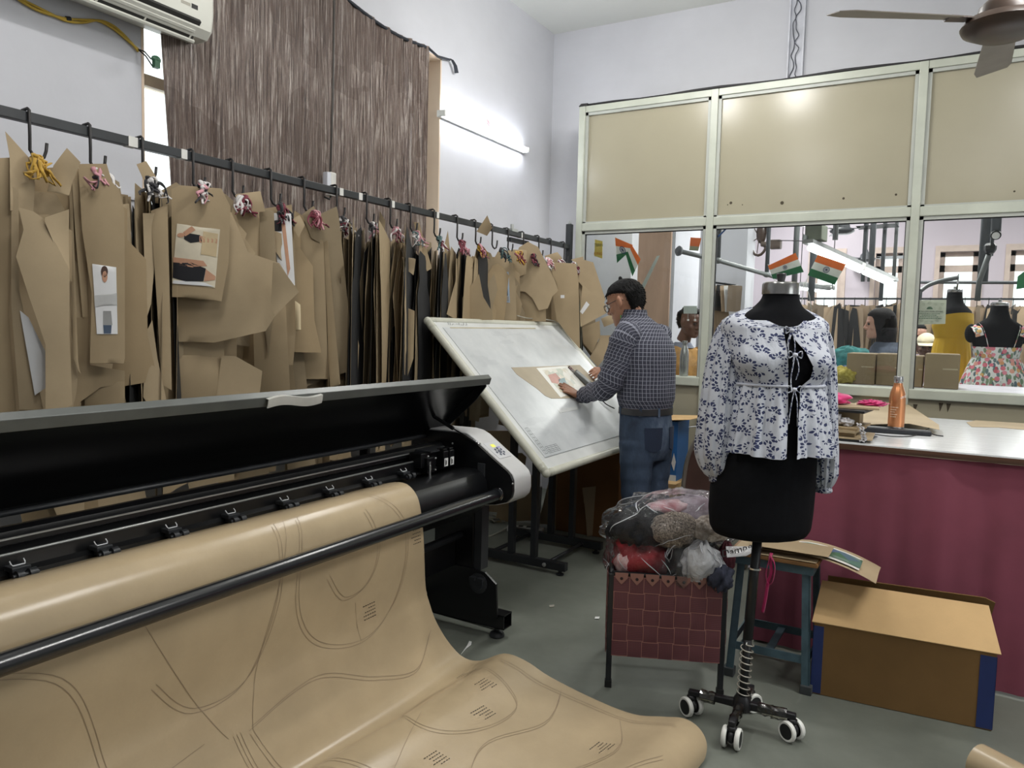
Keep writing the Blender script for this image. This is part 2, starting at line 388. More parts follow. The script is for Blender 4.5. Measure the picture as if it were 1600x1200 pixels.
# left wall of the far room with a tall lit window
b = MB(); LY0, LY1 = 8.55, 9.35
b.bb(WX-0.25, WX, WY+0.15, LY0, 0, 3.87); b.bb(WX-0.25, WX, LY1, YF, 0, 3.87); b.bb(WX-0.25, WX, LY0, LY1, 0, 0.9); b.bb(WX-0.25, WX, LY0, LY1, 2.75, 3.87)
struct('wall_side', b, M_wall)
root = thing('window_8', (WX-0.1, 8.9, 0.9), None, None); root['kind'] = 'structure'
b = MB()
for y0 in (LY0, LY1-0.06): b.bb(WX-0.14, WX-0.08, y0, y0+0.06, 0.9, 2.75)
for z0 in (0.9, 1.9, 2.69): b.bb(WX-0.14, WX-0.08, LY0, LY1, z0, z0+0.06)
b.build('window_frame', M_wframe, root); MB().bb(WX-0.112, WX-0.108, LY0, LY1, 0.92, 2.73).build('glass_pane', M_glass, root)
# square pillar in the far room (lavender face seen through the second pane)
pl = ony(1113, 420, 8.6); pr = ony(1166, 420, 8.6)
struct('wall_pillar', MB().bb(pl.x-0.15, pr.x, 8.6, 9.0, 0, 3.87), M_wall)
# ================================================================== PLOTTER
M_pl = mat('plotter_black', (15, 16, 18), 0.3, var=0.12, vs=3, spec=0.5)
M_pl2 = mat('plotter_dark_grey', (44, 46, 49), 0.4, var=0.08)
M_sil = mat('silver_paint', (196, 196, 196), 0.42, 0.0, var=0.04, vs=3, spec=0.6, bump=0.05, bs=150)
M_alb = mat('bare_aluminium', (176, 178, 176), 0.36, 0.7, var=0.06)
M_chr = mat('chrome', (210, 210, 212), 0.12, 1.0, var=0.02)
M_lidi = mat('lid_inner_black', (12, 13, 15), 0.2, var=0.08, vs=2, spec=0.55)
M_white = mat('white_label', (232, 232, 230), 0.55, var=0.02)
M_ink = mat('ink_black', (28, 26, 26), 0.6)
M_scr = emis('panel_display', (214, 214, 90), 0.55)
PYL, PYR = 0.30, 2.87
pl = thing('pattern_plotter', (-1.95, 1.6, 0), 'long black pattern plotter with open lid and silver end housing, feeding kraft paper', 'plotter')
prof = [(-2.16, 0.915), (-2.071, 0.926), (-1.912, 0.928), (-1.870, 0.922), (-1.835, 0.906), (-1.803, 0.884), (-1.712, 0.822), (-1.645, 0.778), (-1.625, 0.760), (-1.613, 0.735), (-1.611, 0.685), (-1.618, 0.657), (-1.640, 0.634), (-1.70, 0.615), (-1.80, 0.60), (-2.16, 0.60)]
for nm, ya, yb in (('end_housing', 2.872, 3.02), ('end_housing', 0.15, PYL)):
    MB().prism([(x, ya, z) for x, z in prof], (0, yb-ya, 0)).build(nm, M_sil, pl, smooth=True, bevel=0.004, sharp=35)
cx, cz = -1.9, 0.76
ins = [(cx+(x-cx)*0.985, cz+(z-cz)*0.965) for x, z in prof]
for ya, yb in ((2.855, 2.8725), (PYL-0.0005, PYL+0.017)):
    MB().prism([(x, ya, z) for x, z in ins], (0, yb-ya, 0)).build('side_plate', M_pl, pl)
for px, py in ((761, 705), (787, 729), (801, 756), (745, 754), (758, 757), (707, 693), (750, 693)):
    MB().ell(ony(px, py, 2.854), 0.005, None, 8, 6).build('side_screw', M_alb, pl, smooth=True)
q = ony(752, 735, 2.853); MB().box(q, (0.04, 0.006, 0.065)).build('socket', M_pl2, pl, bevel=0.004)
# control panel on the sloping face of the right housing
pa, pb = V(-1.803, 0, 0.884), V(-1.645, 0, 0.778); sl = (pb-pa).normalized(); nn = V(-sl.z, 0, sl.x); nn = nn if nn.z > 0 else -nn
def pan(s, y, h=0.0): return pa + sl*s + V(0, y, 0) + nn*h
def pslab(b, s0, s1, y0, y1, h0, h1): return b.hexa([pan(s0, y0, h0), pan(s1, y0, h0), pan(s1, y1, h0), pan(s0, y1, h0), pan(s0, y0, h1), pan(s1, y0, h1), pan(s1, y1, h1), pan(s0, y1, h1)])
cp = pslab(MB(), 0.012, 0.118, 2.892, 2.995, -0.002, 0.002).build('control_panel', mat('panel_foil', (206, 207, 210), 0.35, var=0.02), pl, bevel=0.002)
pslab(MB(), 0.028, 0.046, 2.925, 2.955, 0.002, 0.003).build('display', M_scr, cp)
tag(pslab(MB(), 0.048, 0.056, 2.955, 2.98, 0.002, 0.0028).build('key_label', mat('violet_foil', (170, 165, 214), 0.5), cp), 'violet legend')
M_btn = mat('grey_key', (96, 102, 116), 0.5)
for k in range(7):
    a = 2*PI*k/7+0.3
    s, y = 0.078+0.021*math.cos(a), 2.945+0.027*math.sin(a); q = pan(s, y, 0.002)
    b = MB(); b.lathe([(0.0065, 0), (0.0065, 0.002), (0.004, 0.003)], q, 10, nn); b.build('key', M_btn, cp)
MB().lathe([(0.012, 0), (0.012, 0.002), (0.007, 0.003)], pan(0.078, 2.945, 0.002), 14, nn).build('key', M_btn, cp)
# carriage beam with rounded top, ledge and guide rails
bp = [(-2.052, 0.845), (-2.046, 0.862), (-2.034, 0.873), (-2.008, 0.876), (-1.99, 0.868), (-1.982, 0.857), (-1.976, 0.853), (-1.976, 0.838), (-1.99, 0.832), (-1.99, 0.815), (-1.952, 0.815), (-1.946, 0.825), (-1.938, 0.822), (-1.938, 0.79), (-1.925, 0.78), (-1.925, 0.768), (-2.052, 0.768)]
MB().prism([(x, PYL+0.017, z) for x, z in bp], (0, PYR-PYL-0.035, 0)).build('carriage_beam', M_pl, pl, smooth=True, sharp=30)
b = MB(); b.bb(-1.979, -1.974, PYL+0.02, PYR-0.02, 0.851, 0.8555); tag(b.build('guide_strip', M_alb, pl), 'thin bright metal strip')
b = MB(); b.tube([(-1.944, PYL+0.02, 0.8245), (-1.944, PYR-0.25, 0.8245)], 0.004, 8); b.build('guide_rail', M_alb, pl, smooth=True)
# platen (dark rounded table under the paper)
pp = [(-2.05, 0.752), (-1.93, 0.757), (-1.86, 0.770), (-1.81, 0.772), (-1.77, 0.757), (-1.745, 0.722), (-1.738, 0.672), (-1.745, 0.62), (-1.80, 0.57), (-2.05, 0.56)]
MB().prism([(x, PYL+0.017, z) for x, z in pp], (0, PYR-PYL-0.035, 0)).build('platen', M_pl, pl, smooth=True, sharp=30)
# pinch rollers
M_bl = mat('white_lever', (222, 224, 226), 0.4)
for px, py in ((30, 905), (160, 872), (270, 843), (362, 818), (446, 796), (517, 776), (578, 760), (632, 745)):
    q = onx(px, py, -1.915); y = q.y
    if y > 2.75: continue
    b = MB(); b.bb(-1.94, -1.902, y-0.022, y+0.022, 0.788, 0.80); b.bb(-1.925, -1.895, y-0.018, y+0.018, 0.775, 0.79)
    r_ = b.build('pinch_roller', M_pl2, pl, bevel=0.002)
    b = MB(); b.cyl((-1.885, y-0.022, 0.785), (-1.885, y-0.006, 0.785), 0.012, 12); b.cyl((-1.885, y+0.006, 0.785), (-1.885, y+0.024, 0.785), 0.012, 12); b.cyl((-1.885, y-0.03, 0.785), (-1.885, y+0.03, 0.785), 0.005, 8)
    b.build('roller_wheel', M_pl2, r_, smooth=True, sharp=40)
    b = MB(); b.tube([(-1.925, y-0.016, 0.812), (-1.918, y-0.016, 0.806), (-1.915, y-0.014, 0.802), (-1.915, y+0.014, 0.802), (-1.918, y+0.016, 0.806), (-1.925, y+0.016, 0.812)], 0.0015, 6)
    b.build('roller_lever', M_bl, r_)
# lid
H0, H1 = V(-2.09, 0, 0.892), V(-1.835, 0, 1.150); ld = (H1-H0).normalized(); ln = V(ld.z, 0, -ld.x)
def lidp(t, h, y): return H0 + ld*t + ln*h + V(0, y, 0)
LT = (H1-H0).length; ya, yb = PYL-0.1, 2.985
rows = []
for t, h in ((0, 0.0), (0.02, -0.006), (0.10, -0.022), (0.2, -0.026), (0.28, -0.02), (LT-0.03, -0.006), (LT, 0.0)): rows.append((t, h))
sec = [(t, h) for t, h in rows]+[(t, h-0.010) for t, h in rows[::-1]]
lid = MB().prism([lidp(t, h, ya) for t, h in sec], (0, yb-ya, 0)).build('lid', M_lidi, pl, smooth=True, sharp=40)
b = MB(); b.hexa([lidp(LT-0.008, -0.012, ya), lidp(LT-0.008, 0.012, ya), lidp(LT-0.008, 0.012, yb+0.015), lidp(LT-0.008, -0.012, yb+0.015)] + [q+V(0.010, 0, 0.030) for q in (lidp(LT-0.008, -0.012, ya), lidp(LT-0.008, 0.012, ya), lidp(LT-0.008, 0.012, yb+0.015), lidp(LT-0.008, -0.012, yb+0.015))])
tag(b.build('lid_rim', mat('lid_rim_grey', (92, 95, 92), 0.35, 0.2, spec=0.6), lid, bevel=0.002), 'grey metal rim along the lid edge')
for y0 in (ya, yb-0.004): MB().prism([lidp(0.0, 0.0, y0), lidp(0.02, 0.006, y0), lidp(LT-0.1, 0.02, y0), lidp(LT-0.02, 0.012, y0), lidp(LT, -0.01, y0), lidp(LT-0.02, -0.03, y0), lidp(0.2, -0.042, y0), lidp(0.05, -0.03, y0), lidp(0, -0.012, y0)], (0, 0.006, 0)).build('lid_end', M_pl, lid)
b = MB(); b.tube([(-2.088, PYL, 0.89), (-2.088, PYR, 0.89)], 0.009, 8); b.build('hinge_bar', M_pl2, pl, smooth=True)
hb = []
for i in range(15):
    t = i/14; y = 1.665+0.235*t; z = 0.006*math.sin(t*2*PI)
    q = lidp(LT, 0.014, y)+V(0.006, 0, 0.006+z); hb.append([q+V(0, 0, -0.013), q+V(0.004, 0, 0), q+V(0.006, 0, 0.014), q+V(-0.02, 0, 0.02)])
tag(MB().grid(hb).build('lid_handle', mat('handle_bright', (206, 206, 200), .3, .25), lid, smooth=True, solid=0.003), 'bright wavy metal handle')
MB().tube([(-2.03, 2.845, 0.985), (-1.925, 2.845, 0.94)], 0.009, 10).build('gas_strut', M_pl, pl, smooth=True, sharp=40)
MB().tube([(-1.925, 2.845, 0.94), (-1.80, 2.845, 0.888), (-1.79, 2.845, 0.884), (-1.783, 2.845, 0.881)], [0.0035, 0.0035, 0.007, 0.005], 8).build('strut_rod', M_chr, pl, smooth=True)
# print carriage with pen and two cartridges
cg = MB().bb(-1.965, -1.90, 2.575, 2.72, 0.80, 0.862).bb(-1.93, -1.885, 2.60, 2.66, 0.775, 0.842).build('print_carriage', M_pl, pl, bevel=0.003)
MB().bb(-1.97, -1.885, 2.62, 2.76, 0.862, 0.868).build('carriage_cover', M_pl2, cg)
for y in (2.70, 2.745):
    c_ = MB().bb(-1.905, -1.86, y-0.017, y+0.017, 0.792, 0.862).bb(-1.90, -1.865, y-0.014, y+0.014, 0.862, 0.872).build('ink_cartridge', M_pl, cg, bevel=0.002)
    MB().bb(-1.8602, -1.8588, y-0.013, y+0.013, 0.797, 0.832).build('cartridge_label', M_white, c_)
    MB().bb(-1.859, -1.858, y-0.008, y-0.005, 0.800, 0.828).bb(-1.859, -1.858, y-0.003, y+0.001, 0.803, 0.822).build('label_print', M_ink, c_)
MB().cyl((-1.87, 2.595, 0.765), (-1.87, 2.595, 0.83), 0.006, 10).cyl((-1.87, 2.595, 0.795), (-1.87, 2.595, 0.815), 0.009, 10).build('pen_holder', M_chr, cg, smooth=True, sharp=40)
for y, z in ((2.60, 0.85), (2.655, 0.835), (2.655, 0.785)): MB().ell((-1.884, y, z), 0.005, None, 8, 6).build('carriage_screw', M_alb, cg, smooth=True)
# paper guide rod
MB().tube([(-1.682, PYL, 0.672), (-1.682, 2.853, 0.672)], 0.0255, 20).build('guide_rod', mat('rod_black', (24, 26, 29), 0.22, spec=0.7, var=0.03), pl, smooth=True, sharp=50)
MB().lathe([(0.03, 0), (0.031, 0.004), (0.027, 0.008)], (-1.682, 2.835, 0.672), 20, (0, 1, 0)).build('rod_ring', M_chr, pl, smooth=True, sharp=50)
# stand
for yc in (2.92, 0.45):
    lg = MB().bb(-2.045, -1.83, yc-0.035, yc+0.03, 0.26, 0.60).build('leg_column', M_pl, pl, bevel=0.003)
    MB().bb(-1.828, -1.79, yc-0.03, yc+0.03, 0.30, 0.60).build('leg_flange', M_pl2, lg)
    poly = [(-2.16, 0.10), (-2.16, 0.30), (-1.86, 0.305), (-1.76, 0.30), (-1.70, 0.255), (-1.69, 0.10)]
    MB().prism([(x, yc-0.045, z) for x, z in poly], (0, 0.012, 0)).build('leg_plate', M_pl, pl)
    b = MB(); b.bb(-2.17, -1.66, yc-0.035, yc-0.031, 0.05, 0.115); b.bb(-2.17, -1.66, yc+0.031, yc+0.035, 0.05, 0.115); b.bb(-2.17, -1.66, yc-0.035, yc+0.035, 0.05, 0.054); b.bb(-2.17, -1.66, yc-0.035, yc+0.035, 0.111, 0.115)
    b.build('foot_beam', M_pl, pl)
    for x in (-1.715, -2.13): MB().lathe([(0.034, 0), (0.036, 0.006), (0.03, 0.02), (0.016, 0.026), (0.012, 0.03), (0.012, 0.055)], (x, yc, 0), 18).build('levelling_foot', M_pl2, pl, smooth=True, sharp=40)
    b = MB(); b.lathe([(0.045, 0), (0.047, 0.006), (0.03, 0.008), (0.028, 0.016)], (-1.79, yc-0.045, 0.245), 18, (0, -1, 0))
    for dx in (-0.02, 0.022): b.bb(-1.79+dx-0.014, -1.79+dx+0.014, yc-0.075, yc-0.05, 0.262, 0.276)
    b.build('roll_mount', M_pl2, pl, smooth=True, sharp=40)
MB().bb(-2.0, -1.93, 0.45, 2.9, 0.30, 0.42).build('cross_beam', M_pl, pl)
MB().tube([(-1.90, 0.45, 0.45), (-1.90, 2.9, 0.45)], 0.018, 12).build('feed_roller', M_pl2, pl, smooth=True)
MB().tube([(-2.09, 0.45, 0.14), (-2.09, 2.9, 0.14)], 0.016, 12).build('take_up_bar', mat('bar_grey', (120, 118, 112), 0.4, 0.4), pl, smooth=True)
MB().tube([(-2.2, 0.5, 0.40), (-2.2, 2.9, 0.40)], 0.016, 12).build('rear_bar', mat('bar_grey', (120, 118, 112)), pl, smooth=True)
q0 = onz(676, 954, 0.004); q1 = onz(777, 982, 0.004); dv = (q1-q0).normalized(); sd = V(-dv.y, dv.x, 0)*0.012
tag(MB().hexa([q0-sd, q1-sd, q1+sd, q0+sd]+[p+V(0, 0, 0.006) for p in (q0-sd, q1-sd, q1+sd, q0+sd)]).build('metal_strip', M_alb), 'flat grey metal strip lying on the floor along the plotter foot', 'strip')
# ================================================================== PLOTTED KRAFT PAPER
def kraft(name, c, rough=0.5, spec=0.4, coat=0.0):
    if name in MATS: return MATS[name]
    t = NT(name); v = t.coord('Object'); f = t.noise(v, 3.5, 4); g = t.noise(v, 160, 2)
    a = lin(c); d = tuple(x*0.86 for x in a[:3])+(1,); e = tuple(min(1, x*1.08) for x in a[:3])+(1,)
    t.col(t.mix(t.math('MULTIPLY', g, 0.22), t.ramp(f, [(0.3, d), (0.7, e)]), tuple(x*0.75 for x in a[:3])+(1,)))
    t.setp(Roughness=rough); t.p.inputs['Specular IOR Level'].default_value = spec; t.p.inputs['Coat Weight'].default_value = coat; t.p.inputs['Coat Roughness'].default_value = 0.25
    t.bump(t.noise(v, 45, 3), 0.07, 0.004); MATS[name] = t.m; return t.m
M_kpl = kraft('kraft_glazed', (180, 161, 130), 0.26, 0.5)
edge = [(590, 768, 2.37), (620, 764, 2.37), (640, 771, 2.37), (650, 795, 2.37), (655, 840, 2.37), (660, 880, 2.38), (665, 915, 2.39), (672, 945, 2.40), (682, 972, 2.41), (700, 1002, 2.43), (722, 1026, 2.46), (746, 1031, 2.48), (780, 1019, 2.5), (812, 1030, 2.50), (850, 1055, 2.5), (920, 1090, 2.48), (980, 1113, 2.48), (1025, 1117, 2.5), (1060, 1120, 2.50), (1085, 1135, 2.48), (1099, 1160, 2.45), (1096, 1190, 2.40)]
ep = [ony(*e) for e in edge]
ep = [V(-1.93, 2.335, 0.768), V(-1.90, 2.335, 0.777)] + ep
ep[2] = V(-1.845, 2.335, 0.789); ep[3] = V(-1.80, 2.335, 0.790); ep[4] = V(-1.765, 2.335, 0.774); ep[5] = V(-1.736, 2.338, 0.735); ep[6] = V(-1.7205, 2.342, 0.66); ep[7] = V(-1.715, 2.35, 0.56)
for q in ep: q.z = max(q.z, 0.012)
ep.append(V(ep[-1].x-0.015, ep[-1].y-0.03, 0.02))
cv = catmull(ep, 5)
NC = 44
def paper_pt(cvp, u, i):   # u 0 at the right edge, 1 at the left edge
    p = cvp; y = lerp(p.y, 0.62, u); n = len(cv); s = i/(n-1)
    fl = smoothstep((s-0.45)/0.2)
    dx = fl*(0.03*math.sin(u*5+s*3)-0.05*u*u); dz = fl*(0.03*math.sin(u*3.0+s*9.0)*min(1, u*4))*smoothstep((1-s)*5)
    return V(p.x+dx, y, max(0.008, p.z+dz))
rows = [[paper_pt(p, j/NC, i) for j in range(NC+1)] for i, p in enumerate(cv)]
pt = MB().grid(rows).build('plotter_paper', M_kpl, None, smooth=True, solid=0.0012, offset=-1, flipfix=False)
tag(pt, 'wide sheet of kraft paper with pattern outlines pouring from the plotter onto the floor', 'paper')
arc = [0.0]
for i in range(1, len(cv)): arc.append(arc[-1]+(cv[i]-cv[i-1]).length)
def surf(y_u, s):
    s = max(0.001, min(arc[-1]-0.001, s)); i = 0
    while arc[i+1] < s: i += 1
    t = (s-arc[i])/(arc[i+1]-arc[i]); u = max(0, min(1, y_u/1.75)); f = u*NC; j = min(NC-1, int(f)); g = f-j
    a = rows[i][j].lerp(rows[i][j+1], g); c = rows[i+1][j].lerp(rows[i+1][j+1], g)
    n = (rows[i+1][j]-rows[i][j]).cross(rows[i][j+1]-rows[i][j]).normalized()
    return a.lerp(c, t), n
def ribbon(b, pts, wd=0.0008):
    prev = None; L = []
    P = [surf(*q) for q in pts]; sg = 1
    for k, (q, n) in enumerate(P):
        if n.z < 0 and n.x < 0: n = -n
        if n.x*1.0+n.z < 0: n = -n
        d = (P[min(k+1, len(P)-1)][0]-P[max(k-1, 0)][0])
        if d.length < 1e-6: continue
        sd = d.normalized().cross(n)*wd; L.append((q+n*0.0012-sd, q+n*0.0012+sd))
    for (a, c), (e, f) in zip(L, L[1:]): b.af(b.av(a), b.av(e), b.av(f), b.av(c))
def pcurve(pts, per=8): return [(q.x, q.y) for q in catmull([(p[0], p[1], 0) for p in pts], per)]
b = MB(); A = arc[-1]
shapes = [[(0.25, .12), (0.10, .30), (0.16, .55), (0.36, .66), (0.58, .60), (0.66, .42), (0.60, .16)], [(0.70, .16), (0.74, .40), (0.86, .60), (1.05, .62), (1.16, .5)],
          [(0.05, .75), (0.22, .85), (0.40, .80), (0.62, .70), (0.9, .74)], [(0.9, .75), (0.86, 1.0), (0.80, 1.25), (0.7, 1.5)], [(1.6, .30), (1.4, .38), (1.32, .56), (1.30, .78)],
          [(0.12, 1.05), (0.30, .98), (0.5, 1.02), (0.56, 1.18), (0.42, 1.30), (0.22, 1.28), (0.12, 1.05)], [(0.04, 1.35), (0.25, 1.42), (0.5, 1.36), (0.75, 1.5)], [(0.06, 1.6), (0.3, 1.7), (0.6, 1.58), (0.9, 1.7)],
          [(0.03, 0.95), (0.06, 1.2), (0.045, 1.5), (0.06, 1.8)], [(0.95, .9), (1.2, .88), (1.5, .95)], [(0.30, .2), (0.26, .34), (0.33, .46), (0.45, .48), (0.52, .38)], [(1.1, 1.2), (1.0, 1.4), (1.2, 1.6)], [(0.25, 1.85), (0.5, 1.78), (0.8, 1.9)]]
for sh in shapes:
    for off in (0, 0.014): ribbon(b, pcurve([(x+off, y+off*0.6) for x, y in sh]))
for k in range(3): ribbon(b, pcurve([(0.94+0.012*k, .74), (0.93+0.012*k, .95), (0.86+0.012*k, 1.2), (0.76+0.012*k, 1.45)]))
for p in ([(1.05, .72), (1.6, .8)], [(0.66, .16), (0.9, .75)], [(0.12, .3), (0.3, .3)], [(0.4, .52), (0.4, .66)], [(0.5, 1.1), (0.85, 1.3)], [(1.2, .3), (0.98, .74)]):
    ribbon(b, [(lerp(p[0][0], p[1][0], t/20), lerp(p[0][1], p[1][1], t/20)) for t in range(21)])
b.build('plotted_lines', mat('plot_ink', (142, 124, 100), 0.7), pt)
rnd = random.Random(3)
for u, s in ((1.5, .62), (0.30, .55), (0.20, 1.12), (0.33, 1.22), (0.62, 1.28), (0.12, .98), (1.25, 1.35), (0.24, 1.62), (0.02, .33)):
    b = MB()
    for ln_ in range(5):
        x = 0
        L = rnd.uniform(0.03, 0.07)
        while x < L:
            wd = rnd.uniform(0.004, 0.009); ribbon(b, [(u+x, s+ln_*0.013), (u+x+wd*0.5, s+ln_*0.013), (u+x+wd, s+ln_*0.013)], 0.0016); x += wd+0.0035
    b.build('plotted_note', mat('plot_ink_dark', (66, 58, 50), 0.7), pt)
# ================================================================== WALL THINGS: curtain, split air conditioner, tube lamp, cables
def curtain_mat():
    t = NT('crushed_curtain'); v = t.coord('Object', (1, 16, 0.55)); f = t.noise(v, 7, 6, 0.75); g = t.noise(t.coord('Object', (1, 40, 1.6)), 9, 4, 0.7)
    h = t.noise(t.coord('Object', (1, 1, 1)), 1.6, 3)
    base = t.ramp(f, [(0.28, lin((44, 38, 38))), (0.41, lin((106, 92, 88))), (0.52, lin((156, 136, 126))), (0.63, lin((236, 226, 218)))])  # pale stops paint the satin's glossy highlight streaks into the colour
    base = t.mix(t.math('MULTIPLY', t.math('GREATER_THAN', g, 0.60), 0.55), base, lin((196, 178, 164)))
    base = t.mix(t.math('MULTIPLY', t.math('GREATER_THAN', h, 0.52), 0.35), base, lin((96, 74, 62)))
    t.col(base); t.setp(Roughness=0.34, Metallic=0.12); t.p.inputs['Specular IOR Level'].default_value = 0.7
    t.bump(f, 1.0, 0.03); return t.m
CX = -2.985
cut = thing('curtain', (CX, 3.1, 0.9), 'crushed brown satin curtain with metallic sheen hung over the tall window', 'curtain')
topl = [(2.10, 2.70), (2.125, 3.30), (3.3, 3.185)]
def ctop(y):   # string sags between nails, well above the frame on the left
    if y < 3.3: return lerp(3.34, 3.185, (y-2.1)/1.2)
    t = (y-3.3)/(4.06-3.3); return lerp(3.185, 3.168, t)-0.035*math.sin(PI*t)
rows = []; NY, NZ = 170, 22; rnd = random.Random(5); ph = [rnd.uniform(0, 6) for _ in range(8)]
for i in range(NZ+1):
    t = i/NZ; r = []
    for j in range(NY+1):
        s = j/NY; y0 = lerp(2.13, 2.235, smoothstep(t*1.1)); y1 = lerp(4.055, 4.03, t); y = lerp(y0, y1, s)
        zt = ctop(lerp(2.13, 4.06, s)); z = lerp(zt, 0.95, t)
        a = 0.012*math.sin(s*60+ph[0])+0.009*math.sin(s*101+ph[1]+t*2)+0.006*math.sin(s*187+ph[2])
        if s > 0.85: a += 0.018*math.sin((s-0.85)*170)
        r.append((CX+a*(0.5+0.6*t), y, z))
    rows.append(r)
M_cur = curtain_mat()
MB().grid(rows).build('curtain_cloth', M_cur, cut, smooth=True, solid=0.001)
MB().tube([(CX, 2.1+0.08*i, ctop(2.1+0.08*i)-0.012) for i in range(25)], 0.010, 6).build('curtain_string', mat('dark_cloth', (38, 42, 50), 0.8), cut, smooth=True)
q = onx(705, 97, -3.03)
b = MB(); b.tube([(CX, 4.05, ctop(4.05)-0.012), (-3.02, 4.2, 3.155), (-3.035, q.y-0.01, q.z+0.012)], 0.008, 6); b.build('tie_string', mat('dark_cloth', (38, 42, 50)), cut, smooth=True)
b = MB(); b.grid([[(-3.03, q.y-0.012, q.z+0.02), (-3.02, q.y+0.012, q.z+0.015)], [(-3.02, q.y+0.015, q.z-0.02), (-3.01, q.y+0.04, q.z-0.015)], [(-3.03, q.y+0.045, q.z-0.06), (-3.02, q.y+0.075, q.z-0.05)]])
b.build('tie_tail', mat('dark_cloth', (38, 42, 50)), cut, solid=0.004)
# cord with plug socket hanging in front of the curtain
q = onx(517, 280, -2.94); root = thing('extension_socket', (q.x, q.y, q.z), 'white socket on a dark cord hanging down the middle of the brown curtain', 'socket')
qt = onx(520, -20, -2.95)
MB().tube([(q.x, qt.y, qt.z), (q.x+0.004, (q.y+qt.y)/2, (q.z+qt.z)/2), (q.x, q.y-0.005, q.z+0.02)], 0.006, 6).build('cord', mat('cord_grey', (92, 88, 84), 0.6), root, smooth=True)
MB().bb(q.x-0.02, q.x+0.02, q.y-0.022, q.y+0.022, q.z-0.09, q.z+0.035).build('socket_body', mat('socket_white', (214, 212, 206), 0.45), root, bevel=0.006)
MB().bb(q.x-0.012, q.x+0.022, q.y-0.05, q.y-0.02, q.z-0.05, q.z+0.03).build('socket_clip', M_duct, root, bevel=0.004)
MB().tube([(q.x, q.y, q.z-0.09), (q.x+0.01, q.y-0.02, q.z-0.11), (q.x, q.y-0.05, q.z-0.10)], 0.005, 6).build('cord_end', M_cable, root, smooth=True)
# split air conditioner
M_ac = mat('ac_white', (222, 222, 212), 0.4, var=0.04, vs=3); M_acd = mat('ac_dark', (52, 52, 50), 0.6); M_acg = mat('ac_grey', (176, 172, 160), 0.5)
Y0, Y1 = 1.42, 2.30
ac = thing('air_conditioner', (WX+0.1, 1.86, 2.6), 'cream split air conditioner with open slot and louvres on the left wall by the curtain', 'air conditioner')
sec = [(-3.05, 2.625), (-2.93, 2.600), (-2.875, 2.605), (-2.845, 2.635), (-2.835, 2.70), (-2.835, 2.86), (-2.86, 2.90), (-3.05, 2.905)]
MB().prism([(x, Y0, z) for x, z in sec], (0, Y1-Y0, 0)).build('casing', M_ac, ac, smooth=True, bevel=0.012, sharp=35)
def acp(t, h=0): return V(lerp(-2.905, -2.838, t)+h*0.6, 0, lerp(2.598, 2.668, t)-h*0.8)
def acs(t0, t1, y0, y1, h0, h1): return MB().hexa([acp(t0, h0)+V(0, y0, 0), acp(t1, h0)+V(0, y0, 0), acp(t1, h0)+V(0, y1, 0), acp(t0, h0)+V(0, y1, 0), acp(t0, h1)+V(0, y0, 0), acp(t1, h1)+V(0, y0, 0), acp(t1, h1)+V(0, y1, 0), acp(t0, h1)+V(0, y1, 0)])
acs(0.08, 0.98, Y0+0.05, Y1-0.07, -0.03, 0.014).build('air_slot', M_acd, ac)
acs(-0.02, 0.12, Y0+0.04, Y1-0.06, 0.010, 0.022).build('lower_louvre', M_ac, ac, bevel=0.003)
lv = acs(0.42, 0.58, Y0+0.05, Y1-0.08, 0.012, 0.020).build('louvre', M_ac, ac, bevel=0.003)
for y in (Y1-0.09, Y1-0.30, Y1-0.5): acs(0.05, 0.55, y, y+0.006, 0.008, 0.018).build('louvre_bracket', M_ac, ac)
MB().bb(-2.8352, -2.8335, Y1-0.115, Y1-0.085, 2.70, 2.718).build('display_window', M_acd, ac)
MB().bb(-2.8352, -2.834, Y1-0.165, Y1-0.12, 2.703, 2.715).build('rating_label', M_acg, ac)
# yellow cable run along the wall to a green connector at the curtain
yc = [onx(px, py, WX+0.012) for px, py in ((18, -8), (50, 12), (75, 22), (103, 29), (130, 31), (155, 33), (180, 47), (205, 68), (216, 77))]
root = thing('yellow_cable', yc[0], 'yellow twin cable looping across the white wall under the air conditioner', 'cable')
M_yel = mat('yellow_pvc', (196, 164, 62), 0.5)
for dz in (0, 0.012): MB().tube(catmull([q+V(0, 0, dz*math.sin(i*1.3)) for i, q in enumerate(yc)], 5), 0.005, 6).build('cable_strand', M_yel, root, smooth=True)
e = yc[-1]; MB().cyl(yc[3], yc[3]+(yc[4]-yc[3])*0.25, 0.009, 8).build('tape_band', M_cable, root)
g = onx(244, 93, -2.96)
for a_, c_ in (((216, 77), (236, 92)), ((216, 77), (240, 106))):
    p0, p1 = onx(*a_, WX+0.012), onx(*c_, -2.97); MB().tube([p0, p0.lerp(p1, 0.5)+V(0, 0, 0.01), p1], 0.003, 5).build('thin_wire', M_cable, root, smooth=True)
MB().ell(g, (0.012, 0.022, 0.016)).bb(g.x-0.01, g.x+0.01, g.y-0.012, g.y+0.012, g.z-0.035, g.z).build('green_connector', mat('green_plastic', (46, 92, 66), 0.45), root, smooth=True, sharp=40)
